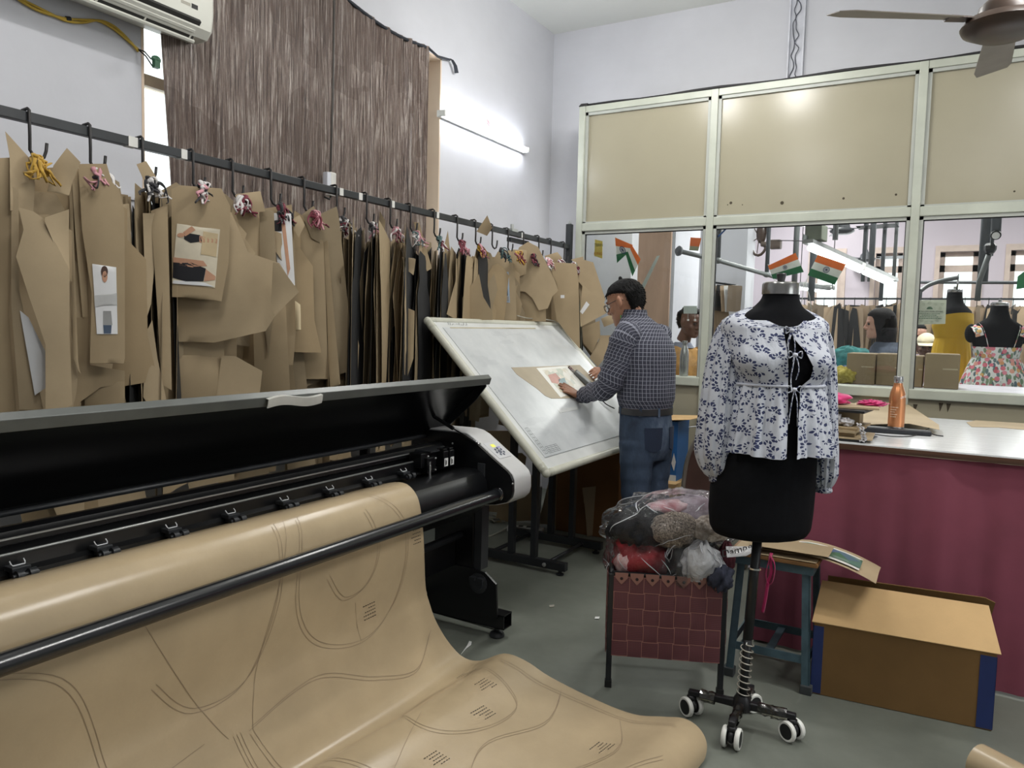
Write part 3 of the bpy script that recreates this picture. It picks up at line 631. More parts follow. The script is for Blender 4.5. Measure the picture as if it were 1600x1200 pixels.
# tube lamp on the left wall
ta, tb = onx(692, 177, -3.0), onx(825, 234, -3.0); ta.z = tb.z = (ta.z+tb.z)/2
root = thing('tube_light', (WX+0.03, (ta.y+tb.y)/2, ta.z-0.03), 'lit white tube lamp fixed on the wall to the right of the curtained window', 'lamp')
M_tube = emis('tube_glow', (246, 250, 255), 32.0)
MB().bb(WX, WX+0.025, ta.y, tb.y, ta.z-0.022, ta.z+0.022).build('lamp_batten', mat('batten_white', (226, 226, 222), 0.4), root, bevel=0.003)
MB().tube([(WX+0.046, ta.y+0.02, ta.z), (WX+0.046, tb.y-0.02, ta.z)], 0.017, 14).build('light_tube', M_tube, root, smooth=True, sharp=60)
for y in (ta.y, tb.y-0.02): MB().bb(WX+0.02, WX+0.066, y, y+0.02, ta.z-0.02, ta.z+0.02).build('lamp_end_cap', mat('batten_white', (226, 226, 222)), root, bevel=0.004)
M_tube2 = M_tube
q = onx(757, 190, WX+0.004); M_red = mat('red_wire', (168, 52, 60), 0.6)
root = thing('loose_wires', q, 'small loop of loose wire with red ends on the wall above the tube lamp', 'wire')
MB().tube([q+V(0, 0.03*math.cos(a), 0.02+0.03*math.sin(a)) for a in [i*0.5 for i in range(11)]], 0.002, 5).build('wire_loop', M_acg, root)
for k in (0.0, 0.02): MB().tube([q+V(0.002, 0.035, 0.0+k), q+V(0.004, 0.065, -0.02+k)], 0.0025, 5).build('red_wire', M_red, root)
# ================================================================== HANGING RAIL WITH PATTERN BUNDLES
RX, RZ = -2.62, 2.035
M_rail = mat('rail_black', (40, 43, 46), 0.45, var=0.1, spec=0.5)
rail = thing('hanging_rail', (RX, 3.1, 0), 'long black square-tube rail on posts carrying the paper pattern bundles', 'rail')
MB().bb(RX-0.015, RX+0.015, 0.2, 5.40, RZ-0.0165, RZ+0.0165).build('rail_tube', M_rail, rail, bevel=0.002)
for y in (5.425, 0.3):
    MB().bb(RX-0.022, RX+0.022, y-0.022, y+0.022, 0, 2.21).build('rail_post', M_rail, rail, bevel=0.003)
    MB().lathe([(0.012, 0), (0.014, 0.008), (0.006, 0.012), (0.006, 0.022)], (RX, y, 2.21), 12).build('post_bolt', M_alb, rail, smooth=True, sharp=40)
M_tape = mat('paper_tape', (214, 213, 208), 0.6, var=0.03)
for px, py, wd in ((204, 221, .036), (284, 240, .026), (530, 297, .026), (560, 305, .026), (611, 318, .022), (681, 335, .022), (813, 371, .022)):
    y = onx(px, py, RX).y; MB().bb(RX-0.0162, RX+0.0164, y-wd/2, y+wd/2, RZ-0.0178, RZ+0.0178).build('tape_label', M_tape, rail)
y = onx(800, 355, RX).y
MB().cyl((RX, y, RZ+0.02), (RX, y, RZ+0.06), 0.012, 10).bb(RX-0.02, RX+0.02, y-0.03, y+0.05, RZ+0.012, RZ+0.03).build('rail_clamp', M_alb, rail, smooth=True, sharp=40)
MB().bb(RX-0.05, RX-0.02, y+0.02, y+0.28, RZ-0.05, RZ-0.022).build('splice_bar', M_rail, rail)
M_hook = mat('hook_iron', (44, 42, 42), 0.5, 0.3, var=0.15)
HP = [(40, 180), (135, 205), (217, 225), (296, 240), (358, 258), (418, 272), (470, 286), (521, 297), (568, 309), (605, 318), (637, 326), (674, 335), (710, 344), (739, 351), (765, 357), (790, 363), (814, 369), (838, 375), (857, 380), (878, 385)]
HY = [onx(px, py, RX).y for px, py in HP]
def make_hook(y, dy):
    x = RX+0.021
    b = MB(); pth = [(RX-0.02, y, RZ+0.016), (RX-0.018, y, RZ+0.024), (RX+0.012, y, RZ+0.026), (x, y, RZ+0.020), (x+0.001, y, RZ-0.06), (x, y, RZ-0.105), (x+0.003, y+dy*0.2, RZ-0.122), (x+0.006, y+dy*0.5, RZ-0.130), (x+0.009, y+dy*0.85, RZ-0.122), (x+0.010, y+dy, RZ-0.10), (x+0.010, y+dy*1.06, RZ-0.075)]
    return b.tube(pth, 0.0052, 7).build('pattern_hook', M_hook, None, smooth=True)
ORD = ['first', 'second', 'third', 'fourth', 'fifth', 'sixth', 'seventh', 'eighth', 'ninth', 'tenth', 'eleventh', 'twelfth', 'thirteenth', 'fourteenth', 'fifteenth', 'sixteenth', 'seventeenth', 'eighteenth', 'nineteenth', 'last']
for k, y in enumerate(HY):
    tag(make_hook(y, 0.045), 'black iron hook over the rail, %s along it from the air conditioner' % ORD[k], 'hook', 'iron hooks on the pattern rail')
# ---- pattern sheets
KINDS = {   # piecewise straight cutting lines: (down, left, right)
 'bodice': [(0, -.18, .20), (.06, -.34, .30), (.22, -.30, .26), (.34, -.48, .44), (.75, -.40, .40), (1, -.46, .42)],
 'sleeve': [(0, -.06, .10), (.10, -.26, .26), (.26, -.48, .46), (.36, -.42, .40), (1, -.26, .24)],
 'skirt': [(0, -.18, .22), (.05, -.22, .26), (.30, -.30, .34), (.9, -.44, .50), (1, -.36, .52)],
 'trouser': [(0, -.40, .30), (.04, -.40, .34), (.22, -.36, .36), (.28, -.36, .52), (.34, -.33, .40), (.7, -.28, .30), (1, -.26, .28)],
 'strip': [(0, -.22, .20), (.5, -.20, .22), (1, -.22, .20)],
 'rect': [(0, -.46, .44), (.08, -.46, .46), (.94, -.44, .46), (1, -.44, .40)],
 'flare': [(0, -.10, .16), (.12, -.20, .24), (.5, -.28, .46), (.8, -.34, .62), (1, -.40, .30)]}
def outline(kind, t):
    K = KINDS[kind]
    for (a, l0, q0), (c, l1, q1) in zip(K, K[1:]):
        if t <= c: f = (t-a)/(c-a); return lerp(l0, l1, f), lerp(q0, q1, f)
    return K[-1][1:]
def sheet(b, top, W, w, h, kind, r, bend=0.03, curl=0.0, nc=6, swap=False, slant=0.0, rot=0.0):
    W = Vector(W).normalized(); N = W.cross(Vector((0, 0, 1))); top = Vector(top); ph1, ph2 = r.uniform(0, 6), r.uniform(0, 6); rows = []
    ts = sorted(set([k[0] for k in KINDS[kind]]+[i/8 for i in range(9)])); ca, sa = math.cos(rot), math.sin(rot)
    for t in ts:
        l, q = outline(kind, t)
        if swap: l, q = -q, -l
        row = []
        for j in range(nc+1):
            s = lerp(l, q, j/nc); n = bend*(math.sin(s*3+ph1)*t+0.6*math.sin(t*2.6+ph2)*(0.3+abs(s)))+curl*max(0, abs(s)-0.22)**2*8*t
            z = -t*h+slant*s*w*(1-t*0.5); x = s*w
            row.append(top+W*(x*ca+z*sa)+N*n+V(0, 0, z*ca-x*sa))
        rows.append(row)
    return b.grid(rows)
KR = [kraft('kraft_board_%s' % n, c, 0.68, 0.25) for n, c in (('light', (174, 155, 125)), ('warm', (158, 138, 107)), ('mid', (164, 145, 115)), ('grey', (148, 132, 106)))]
M_dark_shade = mat('dark_sheet_shade', (30, 30, 31), 0.7, var=0.1)  # charcoal sheets paint in the dark shade between hanging patterns
TIES = [mat('tie_' + n, c, 0.7, sheen=0.2) for n, c in (('gold', (176, 138, 44)), ('white', (206, 202, 200)), ('black', (34, 32, 36)), ('maroon', (112, 36, 52)), ('pink', (196, 140, 148)), ('teal', (64, 92, 92)))]
def tie(root, y, cols, r, n=5, kk=0):
    c = V(RX+0.028, y+0.022, RZ-0.128)
    if kk < 7 or kk > 13: c = c+(V(.075, -.055, -.012) if kk != 3 else V(.125, -.095, .0))
    for k in range(n):
        m = TIES[cols[k % len(cols)]]; p = [c+V(0.004, 0, 0.004)]
        a = r.uniform(-1, 1)
        for i in range(1, 6): p.append(c+V(r.uniform(0, 0.03)+0.006*i, a*0.012*i+r.uniform(-.018, .018), -0.015*i+r.uniform(-.012, .022)))
        MB().tube(catmull(p, 3), [0.0085-0.0003*i for i in range(16)], 6, flat=0.45).build('tie_strip', m, root, smooth=True)
    MB().ell(c+V(0.012, 0, -0.012), (0.016, 0.022, 0.016), None, 9, 7).build('tie_knot', TIES[cols[0]], root, smooth=True)
def azim(px): # angle of the viewing direction (in plan) through a pixel column
    d = ray(px, 450); return math.atan2(d.y, d.x)
# per bundle: sheets as (facing offset from frontal in degrees, count, width range, length range, spacing), ties
F, E_ = 0, 90
SPEC = [
 (F, 9, (.18, .34), (.95, 1.32), .012, [0], ['trouser', 'bodice', 'sleeve', 'skirt'], 'leftmost bundle of kraft patterns, long curled sheets tied with a gold strip'),
 (F+6, 9, (.20, .30), (.75, 1.25), .011, [2, 1, 4], ['bodice', 'trouser', 'strip'], 'kraft pattern bundle faced by a sheet carrying a portrait print'),
 (80, 16, (.22, .34), (.95, 1.25), .013, [2, 1], ['trouser', 'skirt', 'strip'], 'edge-on dark bundle of kraft patterns with a peaked sheet at its hook'),
 (F-4, 9, (.26, .42), (.55, 1.25), .010, [2, 1, 4], ['skirt', 'bodice', 'rect', 'sleeve'], 'wide kraft pattern bundle faced by a sheet with two photos of a black outfit'),
 (F+8, 9, (.20, .34), (.7, 1.2), .010, [3, 1], ['bodice', 'trouser', 'sleeve'], 'kraft pattern bundle hung by a red strip beside the black outfit photos'),
 (F+4, 9, (.20, .30), (.8, 1.2), .010, [3, 2], ['strip', 'bodice', 'trouser'], 'kraft pattern bundle with a tall narrow photo, tied with maroon scraps'),
 (F+14, 12, (.20, .28), (.9, 1.25), .012, [3, 3, 4], ['trouser', 'rect', 'strip'], 'kraft pattern bundle of long plain sheets under a maroon bow'),
 (84, 17, (.24, .36), (.95, 1.3), .012, [2, 1, 3], ['trouser', 'skirt', 'bodice'], 'edge-on kraft bundle under the white curtain socket'),
 (78, 17, (.22, .36), (.95, 1.3), .012, [2, 1, 4], ['trouser', 'sleeve', 'bodice'], 'edge-on kraft bundle tied with black and white strips'),
 (82, 17, (.22, .36), (.9, 1.3), .011, [4, 3, 1], ['trouser', 'sleeve', 'skirt'], 'edge-on kraft bundle tied with pinkish scraps'),
 (76, 17, (.22, .34), (.9, 1.3), .011, [1, 4, 5], ['bodice', 'sleeve', 'strip'], 'edge-on kraft bundle with a narrow folded strip leaning to the right'),
 (84, 16, (.22, .34), (.9, 1.3), .012, [5, 1, 3], ['skirt', 'sleeve', 'trouser'], 'edge-on kraft bundle with a teal tie in front of the window reveal'),
 (74, 15, (.22, .34), (.9, 1.3), .013, [3, 4], ['skirt', 'bodice', 'sleeve'], 'kraft bundle right of the window reveal with a flared sheet'),
 (66, 14, (.22, .34), (.9, 1.3), .012, [0, 3, 4], ['sleeve', 'skirt', 'bodice'], 'kraft bundle with a square flap standing above the rail'),
 (38, 12, (.22, .32), (.8, 1.1), .012, [2, 5], ['bodice', 'sleeve', 'skirt'], 'kraft bundle hanging just behind the top edge of the drafting board'),
 (F+6, 11, (.24, .36), (.6, 1.0), .010, [0, 3], ['bodice', 'sleeve', 'trouser'], 'kraft bundle with a small blue street photo on its front sheet'),
 (F, 11, (.26, .38), (.6, 1.0), .010, [3, 2], ['bodice', 'skirt', 'sleeve'], 'kraft bundle fronted by a broad sheet with a curved armhole'),
 (F+4, 11, (.24, .34), (.7, 1.2), .010, [4, 1], ['trouser', 'strip', 'bodice'], 'kraft bundle of tall straight sheets with a small white tag'),
 (F-6, 11, (.24, .36), (.7, 1.2), .010, [3, 1], ['sleeve', 'bodice', 'trouser'], 'kraft bundle beside the rail post with a slanted white slip'),
 (F-10, 11, (.24, .36), (.6, 1.15), .010, [1, 3], ['bodice', 'rect', 'sleeve'], 'last kraft bundle at the rail post, overlapping the glazed partition')]
BUN = {}
for k, (off, n, wr, hr, sp, cols, kinds, lab) in enumerate(SPEC):
    r = random.Random(100+k); y = HY[k]+0.022; px = HP[k][0]
    root = thing('pattern_bundle', (RX+0.02, y, RZ-0.14), lab, 'paper patterns', 'kraft pattern bundles on the rail'); BUN[k] = root
    va = azim(px); base = va-PI/2+R(off)            # direction of the sheets' width, frontal when off = 0
    back = k >= 13
    for i in range(n):
        a = base+R(r.uniform(-7, 7)); W = V(math.cos(a), math.sin(a), 0); N = V(0, 0, 1).cross(W)
        if N.dot(V(math.cos(va), math.sin(va), 0)) > 0: N = -N      # towards the camera
        o = (i-(n-1)*0.5)*sp-(.03 if off < 60 else 0)
        w_, h_ = r.uniform(*wr), r.uniform(*hr)
        if i > n-4 and off < 60: h_ *= r.uniform(0.55, 0.8)
        cx_ = RX+0.02
        if back: w_ *= 0.86; cx_ -= 0.05
        elif k >= 10: w_ *= 0.85; cx_ -= 0.035
        top = V(cx_, y, RZ-0.15-r.uniform(0, 0.10))+N*o+W*r.uniform(-0.05, 0.05)
        if off > 60: h_ *= r.uniform(0.72, 1.0)
        b = MB(); kd = kinds[r.randrange(len(kinds))]
        sheet(b, top, W, w_, h_, kd, r, r.uniform(0.008, 0.03), r.choice((0, 0, 0.015, -0.02)), swap=r.random() < .5, slant=r.uniform(-0.5, 0.5), rot=r.uniform(-0.13, 0.13))
        b.build('pattern_sheet', M_dark_shade if (off > 60 and r.random() < 0.3) else KR[r.randrange(4)], root, smooth=True, sharp=30, solid=0.0012, flipfix=False)  # dark ones stand in for shaded gaps of the edge-on bundles
    tie(root, HY[k], cols, r, 12, k)
# ---- the large front sheets of the bundles, each hanging at its own distance in front of its hook
class Front:
    def __init__(s, k, poly, stand, yaw=0.0, bend=.012, ph=0.0, tilt=0.0):
        s.k = k; s.poly = poly; cx_ = sum(p[0] for p in poly)/len(poly); va = azim(cx_)+PI+R(yaw)+.09*math.sin(cx_*12.9+k*7.1); tilt = tilt+.022*math.sin(cx_*7.3+poly[0][1]*3.1)
        s.N = V(math.cos(va), math.sin(va), tilt).normalized(); hp = V(RX+.02, HY[k]+.022, RZ-.2); s.c = s.N.dot(hp)+stand
        s.x0 = min(p[0] for p in poly); s.x1 = max(p[0] for p in poly); s.y0 = min(p[1] for p in poly); s.y1 = max(p[1] for p in poly); s.b = bend; s.ph = ph
    def at(s, px, py, h=0.0):
        u = (px-s.x0)/(s.x1-s.x0+1e-6); v = (py-s.y0)/(s.y1-s.y0+1e-6)
        return onpl(px, py, s.N, s.c)+s.N*(s.b*math.sin(u*2.6+s.ph)*(.3+v)+s.b*.5*math.sin(v*4+s.ph*2)+h)
    def scan(s, poly, h, nr=16, nc=6):
        y0, y1 = min(p[1] for p in poly), max(p[1] for p in poly); rows = []; ys = sorted(set([lerp(y0, y1, i/nr) for i in range(nr+1)]+[p[1] for p in poly]))
        ys = [y for i, y in enumerate(ys) if i == 0 or y-ys[i-1] > min(.8, (y1-y0)/nr*.4)]
        for y in ys:
            yy = min(max(y, y0+.05), y1-.05); xs = []
            for (a, b_), (c, d) in zip(poly, poly[1:]+poly[:1]):
                if (b_ <= yy < d) or (d <= yy < b_): xs.append(a+(c-a)*(yy-b_)/(d-b_))
            if len(xs) < 2: continue
            l, q = min(xs), max(xs); rows.append([s.at(lerp(l, q, j/nc), yy, h) for j in range(nc+1)])
        return rows
    def build(s, m, name='pattern_sheet'):
        s.o = MB().grid(s.scan(s.poly, 0)).build(name, m, BUN[s.k], smooth=True, sharp=40, solid=.0013, flipfix=False); return s
    def patch(s, name, poly, m, h, parent=None):
        return MB().grid(s.scan(poly, h, 8, 4)).build(name, m, parent or s.o, smooth=True, solid=.0004, flipfix=False)
KL, KW_, KM, KG = KR
M_pp = mat('photo_paper', (222, 222, 222), .35, var=.02); M_pb = mat('photo_black', (30, 30, 34), .4); M_ps = mat('photo_skin', (190, 144, 116), .5); M_pc = mat('photo_cream', (210, 200, 178), .45); M_ph = mat('photo_hair', (74, 54, 46), .5); M_pg = mat('photo_grey', (150, 150, 148), .5)
def F_(k, poly, stand, m=KM, **kw): return Front(k, poly, stand, **kw).build(m)
def ovalpx(cx_, cy_, a, b_, n=14): return [(cx_+a*math.cos(2*PI*i/n), cy_+b_*math.sin(2*PI*i/n)) for i in range(n)]
# first bundle
F_(0, [(0, 249), (16, 247), (21, 370), (13, 496), (26, 652), (-30, 652), (-30, 249)], .09, KM, ph=1)
F_(0, [(8, 205), (47, 247), (55, 286), (52, 330), (16, 330), (15, 244)], .10, KL, ph=2)
F_(0, [(105, 232), (126, 254), (113, 286), (108, 306), (74, 299), (84, 260)], .07, KL, ph=.5)
F_(0, [(18, 291), (29, 297), (31, 454), (68, 640), (31, 640), (18, 475)], .115, KL)
w_ = F_(0, [(31, 485), (45, 496), (71, 548), (71, 606), (55, 617), (45, 559)], .15, M_pp); tag(w_.o, 'white sheet')
F_(0, [(60, 336), (74, 334), (112, 360), (112, 440), (70, 400)], .10, KM, ph=2)
F_(0, [(29, 324), (52, 331), (66, 341), (108, 422), (108, 522), (113, 632), (79, 650), (71, 640), (71, 538), (42, 454), (25, 401), (37, 360)], .17, KL, bend=.02, ph=.2)
F_(0, [(67, 341), (108, 327), (110, 422), (107, 433)], .19, KL, ph=1.4, yaw=8)
F_(0, [(30, 640), (68, 640), (76, 664), (30, 668)], .12, KL)
# second bundle, with the portrait print
F_(1, [(131, 596), (195, 596), (196, 652), (134, 655)], .075, KM)
F_(1, [(113, 496), (138, 496), (141, 570), (195, 580), (195, 600), (157, 605), (126, 627), (117, 650), (113, 640)], .09, KM, ph=1)
F_(1, [(160, 270), (186, 285), (192, 320), (186, 420), (160, 420)], .085, KG)
F_(1, [(108, 280), (113, 283), (123, 580), (127, 584), (115, 559)], .10, KL); F_(1, [(111, 260), (119, 263), (131, 340), (138, 496), (129, 496), (118, 370)], .105, KL, ph=2)
f = F_(1, [(123, 257), (167, 257), (176, 286), (186, 296), (195, 333), (195, 559), (193, 568), (141, 567), (144, 459), (129, 360)], .12, KM, bend=.016, ph=.4)
q = f.patch('portrait_print', [(145, 413), (182, 418), (184, 522), (152, 522)], M_pp, .003)
for nm, po, m in (('printed_hair', ovalpx(164, 425, 5.5, 9), M_ph), ('printed_face', ovalpx(164.5, 433, 4.2, 9), M_ps), ('printed_garment', [(162, 486), (174, 486), (176, 508), (162, 508)], M_pg), ('printed_trousers', [(162, 508), (175, 508), (174, 521), (163, 521)], mat('photo_denim', (70, 84, 104), .5)), ('printed_band', [(148, 462), (183, 458), (183.5, 478), (149, 480)], mat('photo_pale_grey', (196, 196, 194), .4))): f.patch(nm, po, m, .0042, q)
# third bundle
F_(2, [(213, 257), (228, 252), (247, 286), (247, 318), (236, 318), (220, 275)], .05, KM, yaw=10); F_(2, [(186, 320), (202, 319), (206, 391), (202, 420), (192, 396)], .10, KL, ph=1); F_(2, [(223, 333), (248, 333), (236, 475), (223, 517), (226, 420)], .11, KL, ph=2)
F_(2, [(236, 330), (262, 320), (266, 500), (268, 610), (252, 600), (246, 480)], .09, KM, ph=.6); F_(2, [(228, 520), (238, 500), (246, 560), (262, 635), (236, 640), (224, 620)], .115, KL, ph=1.2)
# fourth bundle, with the two black outfit photos
F_(3, [(278, 555), (346, 555), (336, 640), (281, 640)], .06, KM); F_(3, [(346, 556), (367, 556), (410, 580), (404, 636), (336, 636)], .065, KL, ph=1); F_(3, [(276, 530), (350, 526), (350, 560), (278, 566)], .075, KL)
F_(3, [(248, 300), (275, 285), (290, 296), (286, 560), (262, 560)], .05, KG)
F_(3, [(273, 317), (362, 333), (388, 396), (436, 412), (465, 457), (428, 496), (415, 517), (336, 535), (275, 534)], .10, KL, bend=.03, ph=.1)
f = F_(3, [(268, 296), (281, 290), (346, 295), (360, 323), (357, 412), (346, 471), (269, 464)], .175, KM, bend=.014, ph=.3)
q = f.patch('outfit_photos', [(277, 350), (344, 359), (336, 450), (269, 443)], M_pc, .003)
for nm, po, m in (('printed_wall', [(318, 362), (341, 366), (338, 402), (314, 398)], mat('photo_beige', (196, 176, 140), .45)), ('printed_arm', [(286, 364), (300, 354), (306, 360), (290, 370)], M_ps), ('printed_legs', [(312, 369), (340, 374), (339, 381), (312, 380)], M_ps), ('printed_face', ovalpx(283, 368, 6, 3.5), M_ps), ('printed_top', [(289, 364), (313, 368), (316, 378), (298, 380), (288, 374)], M_pb),
    ('printed_skin', [(271, 402), (318, 408), (324, 416), (300, 418), (271, 412)], M_ps), ('printed_skirt', [(271, 410), (286, 414), (300, 411), (322, 420), (318, 440), (290, 440), (270, 434)], M_pb), ('printed_hip', [(322, 421), (337, 432), (336, 438), (319, 440)], M_ps), ('printed_floor', [(271, 438), (318, 441), (335, 448), (270, 443)], M_pp)): f.patch(nm, po, m, .0042, q)
F_(3, [(428, 410), (437, 412), (466, 456), (430, 494), (424, 470)], .118, KL, yaw=-18, ph=1)
# fifth to seventh bundles
F_(4, [(395, 480), (446, 470), (454, 628), (399, 628)], .05, KM); F_(4, [(362, 320), (388, 320), (399, 323), (415, 391), (412, 430), (388, 400), (370, 340)], .07, KM, ph=1)
F_(4, [(367, 304), (407, 299), (415, 331), (378, 335)], .085, KL); F_(4, [(405, 325), (428, 330), (432, 420), (420, 560), (408, 470)], .06, KG)
F_(5, [(412, 326), (456, 320), (466, 475), (458, 570), (424, 570)], .06, KM)
f = Front(5, [(421, 333), (455, 334), (461, 446), (440, 448)], .11).build(M_pp, 'photo_sheet')
f.patch('printed_figure', [(440, 350), (446, 349), (454, 420), (450, 432), (444, 380)], M_ps, .002); f.patch('printed_top', [(426, 345), (440, 344), (441, 362), (427, 362)], M_pb, .002)
F_(5, [(426, 360), (440, 365), (442, 410), (430, 392)], .13, KL, ph=1); F_(5, [(452, 345), (468, 336), (476, 352), (466, 372)], .085, KL)
tag(F_(5, [(461, 470), (469, 476), (470, 515), (462, 517)], .10, mat('cream_card', (214, 196, 160), .6)).o, 'cream card')
F_(6, [(455, 360), (470, 345), (505, 378), (513, 592), (462, 592), (458, 450)], .05, KM, bend=.016); F_(6, [(472, 335), (490, 322), (503, 345), (500, 380), (486, 372)], .06, KG); F_(6, [(503, 380), (512, 376), (532, 600), (516, 606)], .03, KM)
# middle, edge-on bundles: a few curled sheets turned outwards
for k, po, st in ((8, [(540, 500), (547, 470), (560, 540), (556, 600), (537, 560)], .14), (8, [(505, 355), (516, 352), (517, 480), (510, 460)], .10), (9, [(580, 366), (590, 365), (586, 470), (580, 560), (577, 430)], .12), (10, [(629, 402), (650, 404), (646, 430), (634, 420)], .15), (10, [(634, 480), (648, 486), (646, 560), (636, 590)], .14), (10, [(594, 330), (602, 345), (598, 420), (588, 400)], .10), (11, [(646, 347), (655, 348), (675, 419), (667, 424)], .13), (12, [(697, 491), (712, 440), (714, 500)], .14), (12, [(690, 400), (700, 360), (708, 440), (700, 500), (690, 495)], .06), (13, [(722, 467), (748, 428), (755, 464), (769, 488), (769, 500), (721, 500)], .14), (13, [(745, 362), (761, 336), (769, 356), (760, 368)], .05), (13, [(728, 400), (738, 418), (722, 462), (716, 440)], .12), (9, [(556, 480), (562, 500), (558, 580), (550, 560)], .15)):
    F_(k, po, st, KL if (k+int(st*100)) % 2 else KM, ph=k*.7, yaw=(k*37) % 30-15)
# right-hand bundles
f = F_(15, [(778, 393), (799, 391), (806, 449), (807, 500), (773, 500), (767, 440), (769, 410)], .06, KL)
q = f.patch('street_photo', [(779, 431), (790, 425), (795, 425), (797, 473), (780, 471)], mat('photo_bluish', (164, 182, 202), .4), .003); f.patch('printed_figures', [(783, 436), (793, 434), (794, 462), (784, 464)], mat('photo_slate', (76, 80, 96), .5), .0042, q); f.patch('printed_ground', [(782, 464), (795, 463), (796, 471), (781, 470)], M_pg, .0042, q)
F_(16, [(805, 457), (820, 454), (832, 466), (853, 484), (853, 502), (807, 502)], .055, KM); F_(16, [(825, 378), (841, 386), (855, 414), (867, 438), (872, 454), (863, 463), (856, 482), (842, 485), (832, 466), (820, 455), (806, 456), (801, 449), (801, 420), (811, 387)], .075, KL, ph=1); F_(16, [(799, 390), (823, 391), (822, 428), (806, 434), (800, 421)], .09, KM)
f = F_(17, [(855, 410), (871, 410), (900, 412), (904, 438), (906, 545), (886, 522), (870, 500), (864, 463), (871, 445)], .07, KM); f.patch('white_tag', [(876, 461), (882, 461), (882, 466), (876, 466)], M_pp, .002)
F_(18, [(851, 400), (871, 394), (878, 403), (879, 414), (855, 412)], .05, KM); f = F_(18, [(910, 445), (946, 475), (948, 489), (907, 511), (906, 490)], .10, KL, ph=1); f.patch('white_slip', [(916, 471), (921, 476), (910, 491), (906, 487)], M_pp, .003)
F_(19, [(891, 406), (911, 401), (913, 412), (927, 410), (946, 468), (942, 477), (910, 447), (904, 440), (902, 412)], .03, KL, ph=1); F_(19, [(904, 440), (926, 420), (930, 500), (936, 560), (925, 560), (911, 540)], .0, KG); F_(19, [(910, 512), (937, 501), (938, 524), (925, 552), (911, 536)], .04, KM); F_(19, [(939, 498), (958, 490), (959, 505), (944, 511)], .05, KL); F_(19, [(937, 524), (960, 524), (958, 543), (934, 573), (921, 559), (935, 533)], .07, KL, ph=2)
# ================================================================== TILTED DIGITIZING BOARD
BN = V(1, 0, 1).normalized(); BC = (-1.063)/math.sqrt(2)     # board plane x + z = const
BU = V(-1, 0, 1).normalized(); BW = V(0, 1, 0)              # up the board, along the board
BO = V(-1.7245, 3.42, 0.6615)                                # lower near corner
def bd(u, v, h=0.0): return BO + BW*u + BU*v + BN*h          # u along, v up, h off the surface
BL, BH = 1.635, 1.115
def bpx(px, py): q = onpl(px, py, BN, BC)-BO; return q.dot(BW), q.dot(BU)
M_bd = mat('board_white', (208, 210, 208), 0.32, var=0.035, vs=5, spec=0.5); M_rim = mat('board_rim', (196, 196, 182), 0.38, var=0.04)
def board_face_mat():
    t = NT('board_surface'); v = t.coord('Object'); f = t.noise(v, 6, 5, 0.6); g = t.noise(t.coord('Object', (1, 0.2, 1)), 11, 4)
    t.col(t.mix(t.math('MULTIPLY', t.math('GREATER_THAN', g, 0.62), 0.25), t.ramp(f, [(0.3, lin((186, 190, 192))), (0.7, lin((204, 207, 208)))]), lin((168, 172, 176))))
    t.setp(Roughness=0.34); return t.m
bdt = thing('drafting_board', (-2.1, 4.2, 0), 'large white tilted digitizing board on a black steel stand behind the plotter', 'drafting board')
def slab(b, u0, u1, v0, v1, h0, h1):
    return b.hexa([bd(u0, v0, h0), bd(u1, v0, h0), bd(u1, v1, h0), bd(u0, v1, h0), bd(u0, v0, h1), bd(u1, v0, h1), bd(u1, v1, h1), bd(u0, v1, h1)])
slab(MB(), 0.01, BL-0.01, 0.01, BH-0.01, -0.030, -0.004).build('board_panel', M_bd, bdt)
slab(MB(), 0.09, BL-0.09, 0.10, BH-0.08, -0.004, -0.0025).build('board_surface', board_face_mat(), bdt)
def rim(b, p, q): return b.tube([p, q], 0.022, 12)
c4 = [bd(0.02, 0.02, -0.016), bd(BL-0.02, 0.02, -0.016), bd(BL-0.02, BH-0.02, -0.016), bd(0.02, BH-0.02, -0.016)]
for i in range(4):
    d = (c4[(i+1) % 4]-c4[i]).normalized()*0.03; rim(MB(), c4[i]+d, c4[(i+1) % 4]-d).build('edge_profile', M_rim, bdt, smooth=True, sharp=60)
    MB().ell(c4[i], 0.0235, None, 12, 9).tube([c4[i]+(c4[(i+1) % 4]-c4[i]).normalized()*0.055, c4[i], c4[i]+(c4[(i-1) % 4]-c4[i]).normalized()*0.055], 0.0232, 12).build('corner_cap', mat('corner_plastic', (186, 186, 172), 0.4), bdt, smooth=True, sharp=60)
M_grey = mat('menu_grey', (112, 118, 118), 0.7)
def bline(b, u0, v0, u1, v1, wd=0.0012, h=-0.0018):
    p, q = bd(u0, v0, h), bd(u1, v1, h); s = (q-p).normalized().cross(BN)*wd; return b.quad(p-s, q-s, q+s, p+s)
b = MB()
bline(b, 0.09, 0.10, BL-0.09, 0.10); bline(b, 0.09, 0.10, 0.09, BH-0.08, 0.0008)
for k in range(9): bline(b, 0.115, 0.12+0.022*k, 0.15, 0.12+0.022*k)
for u in (0.115, 0.132, 0.15): bline(b, u, 0.12, u, 0.296)
for v in (0.118, 0.128, 0.138, 0.15, 0.16): bline(b, 0.165, v, 0.30, v)
for u in (0.165, 0.19, 0.23, 0.27, 0.30): bline(b, u, 0.118, u, 0.16)
b.build('printed_menu', M_grey, bdt)
b = MB(); v0 = bpx(760, 513)[1]
bline(b, 0.16, v0, 1.2, v0+0.012, 0.004); b.build('glue_stain', mat('stain_ochre', (176, 166, 136), 0.6), bdt)
b = MB(); x = 0.17; rr = random.Random(8)
for k in range(12):
    bline(b, x, v0+0.02+rr.uniform(0, .012), x+0.012, v0+0.035+rr.uniform(-.01, .012), 0.0016); x += 0.016 if k != 3 else 0.03
b.build('pencil_note', M_grey, bdt)
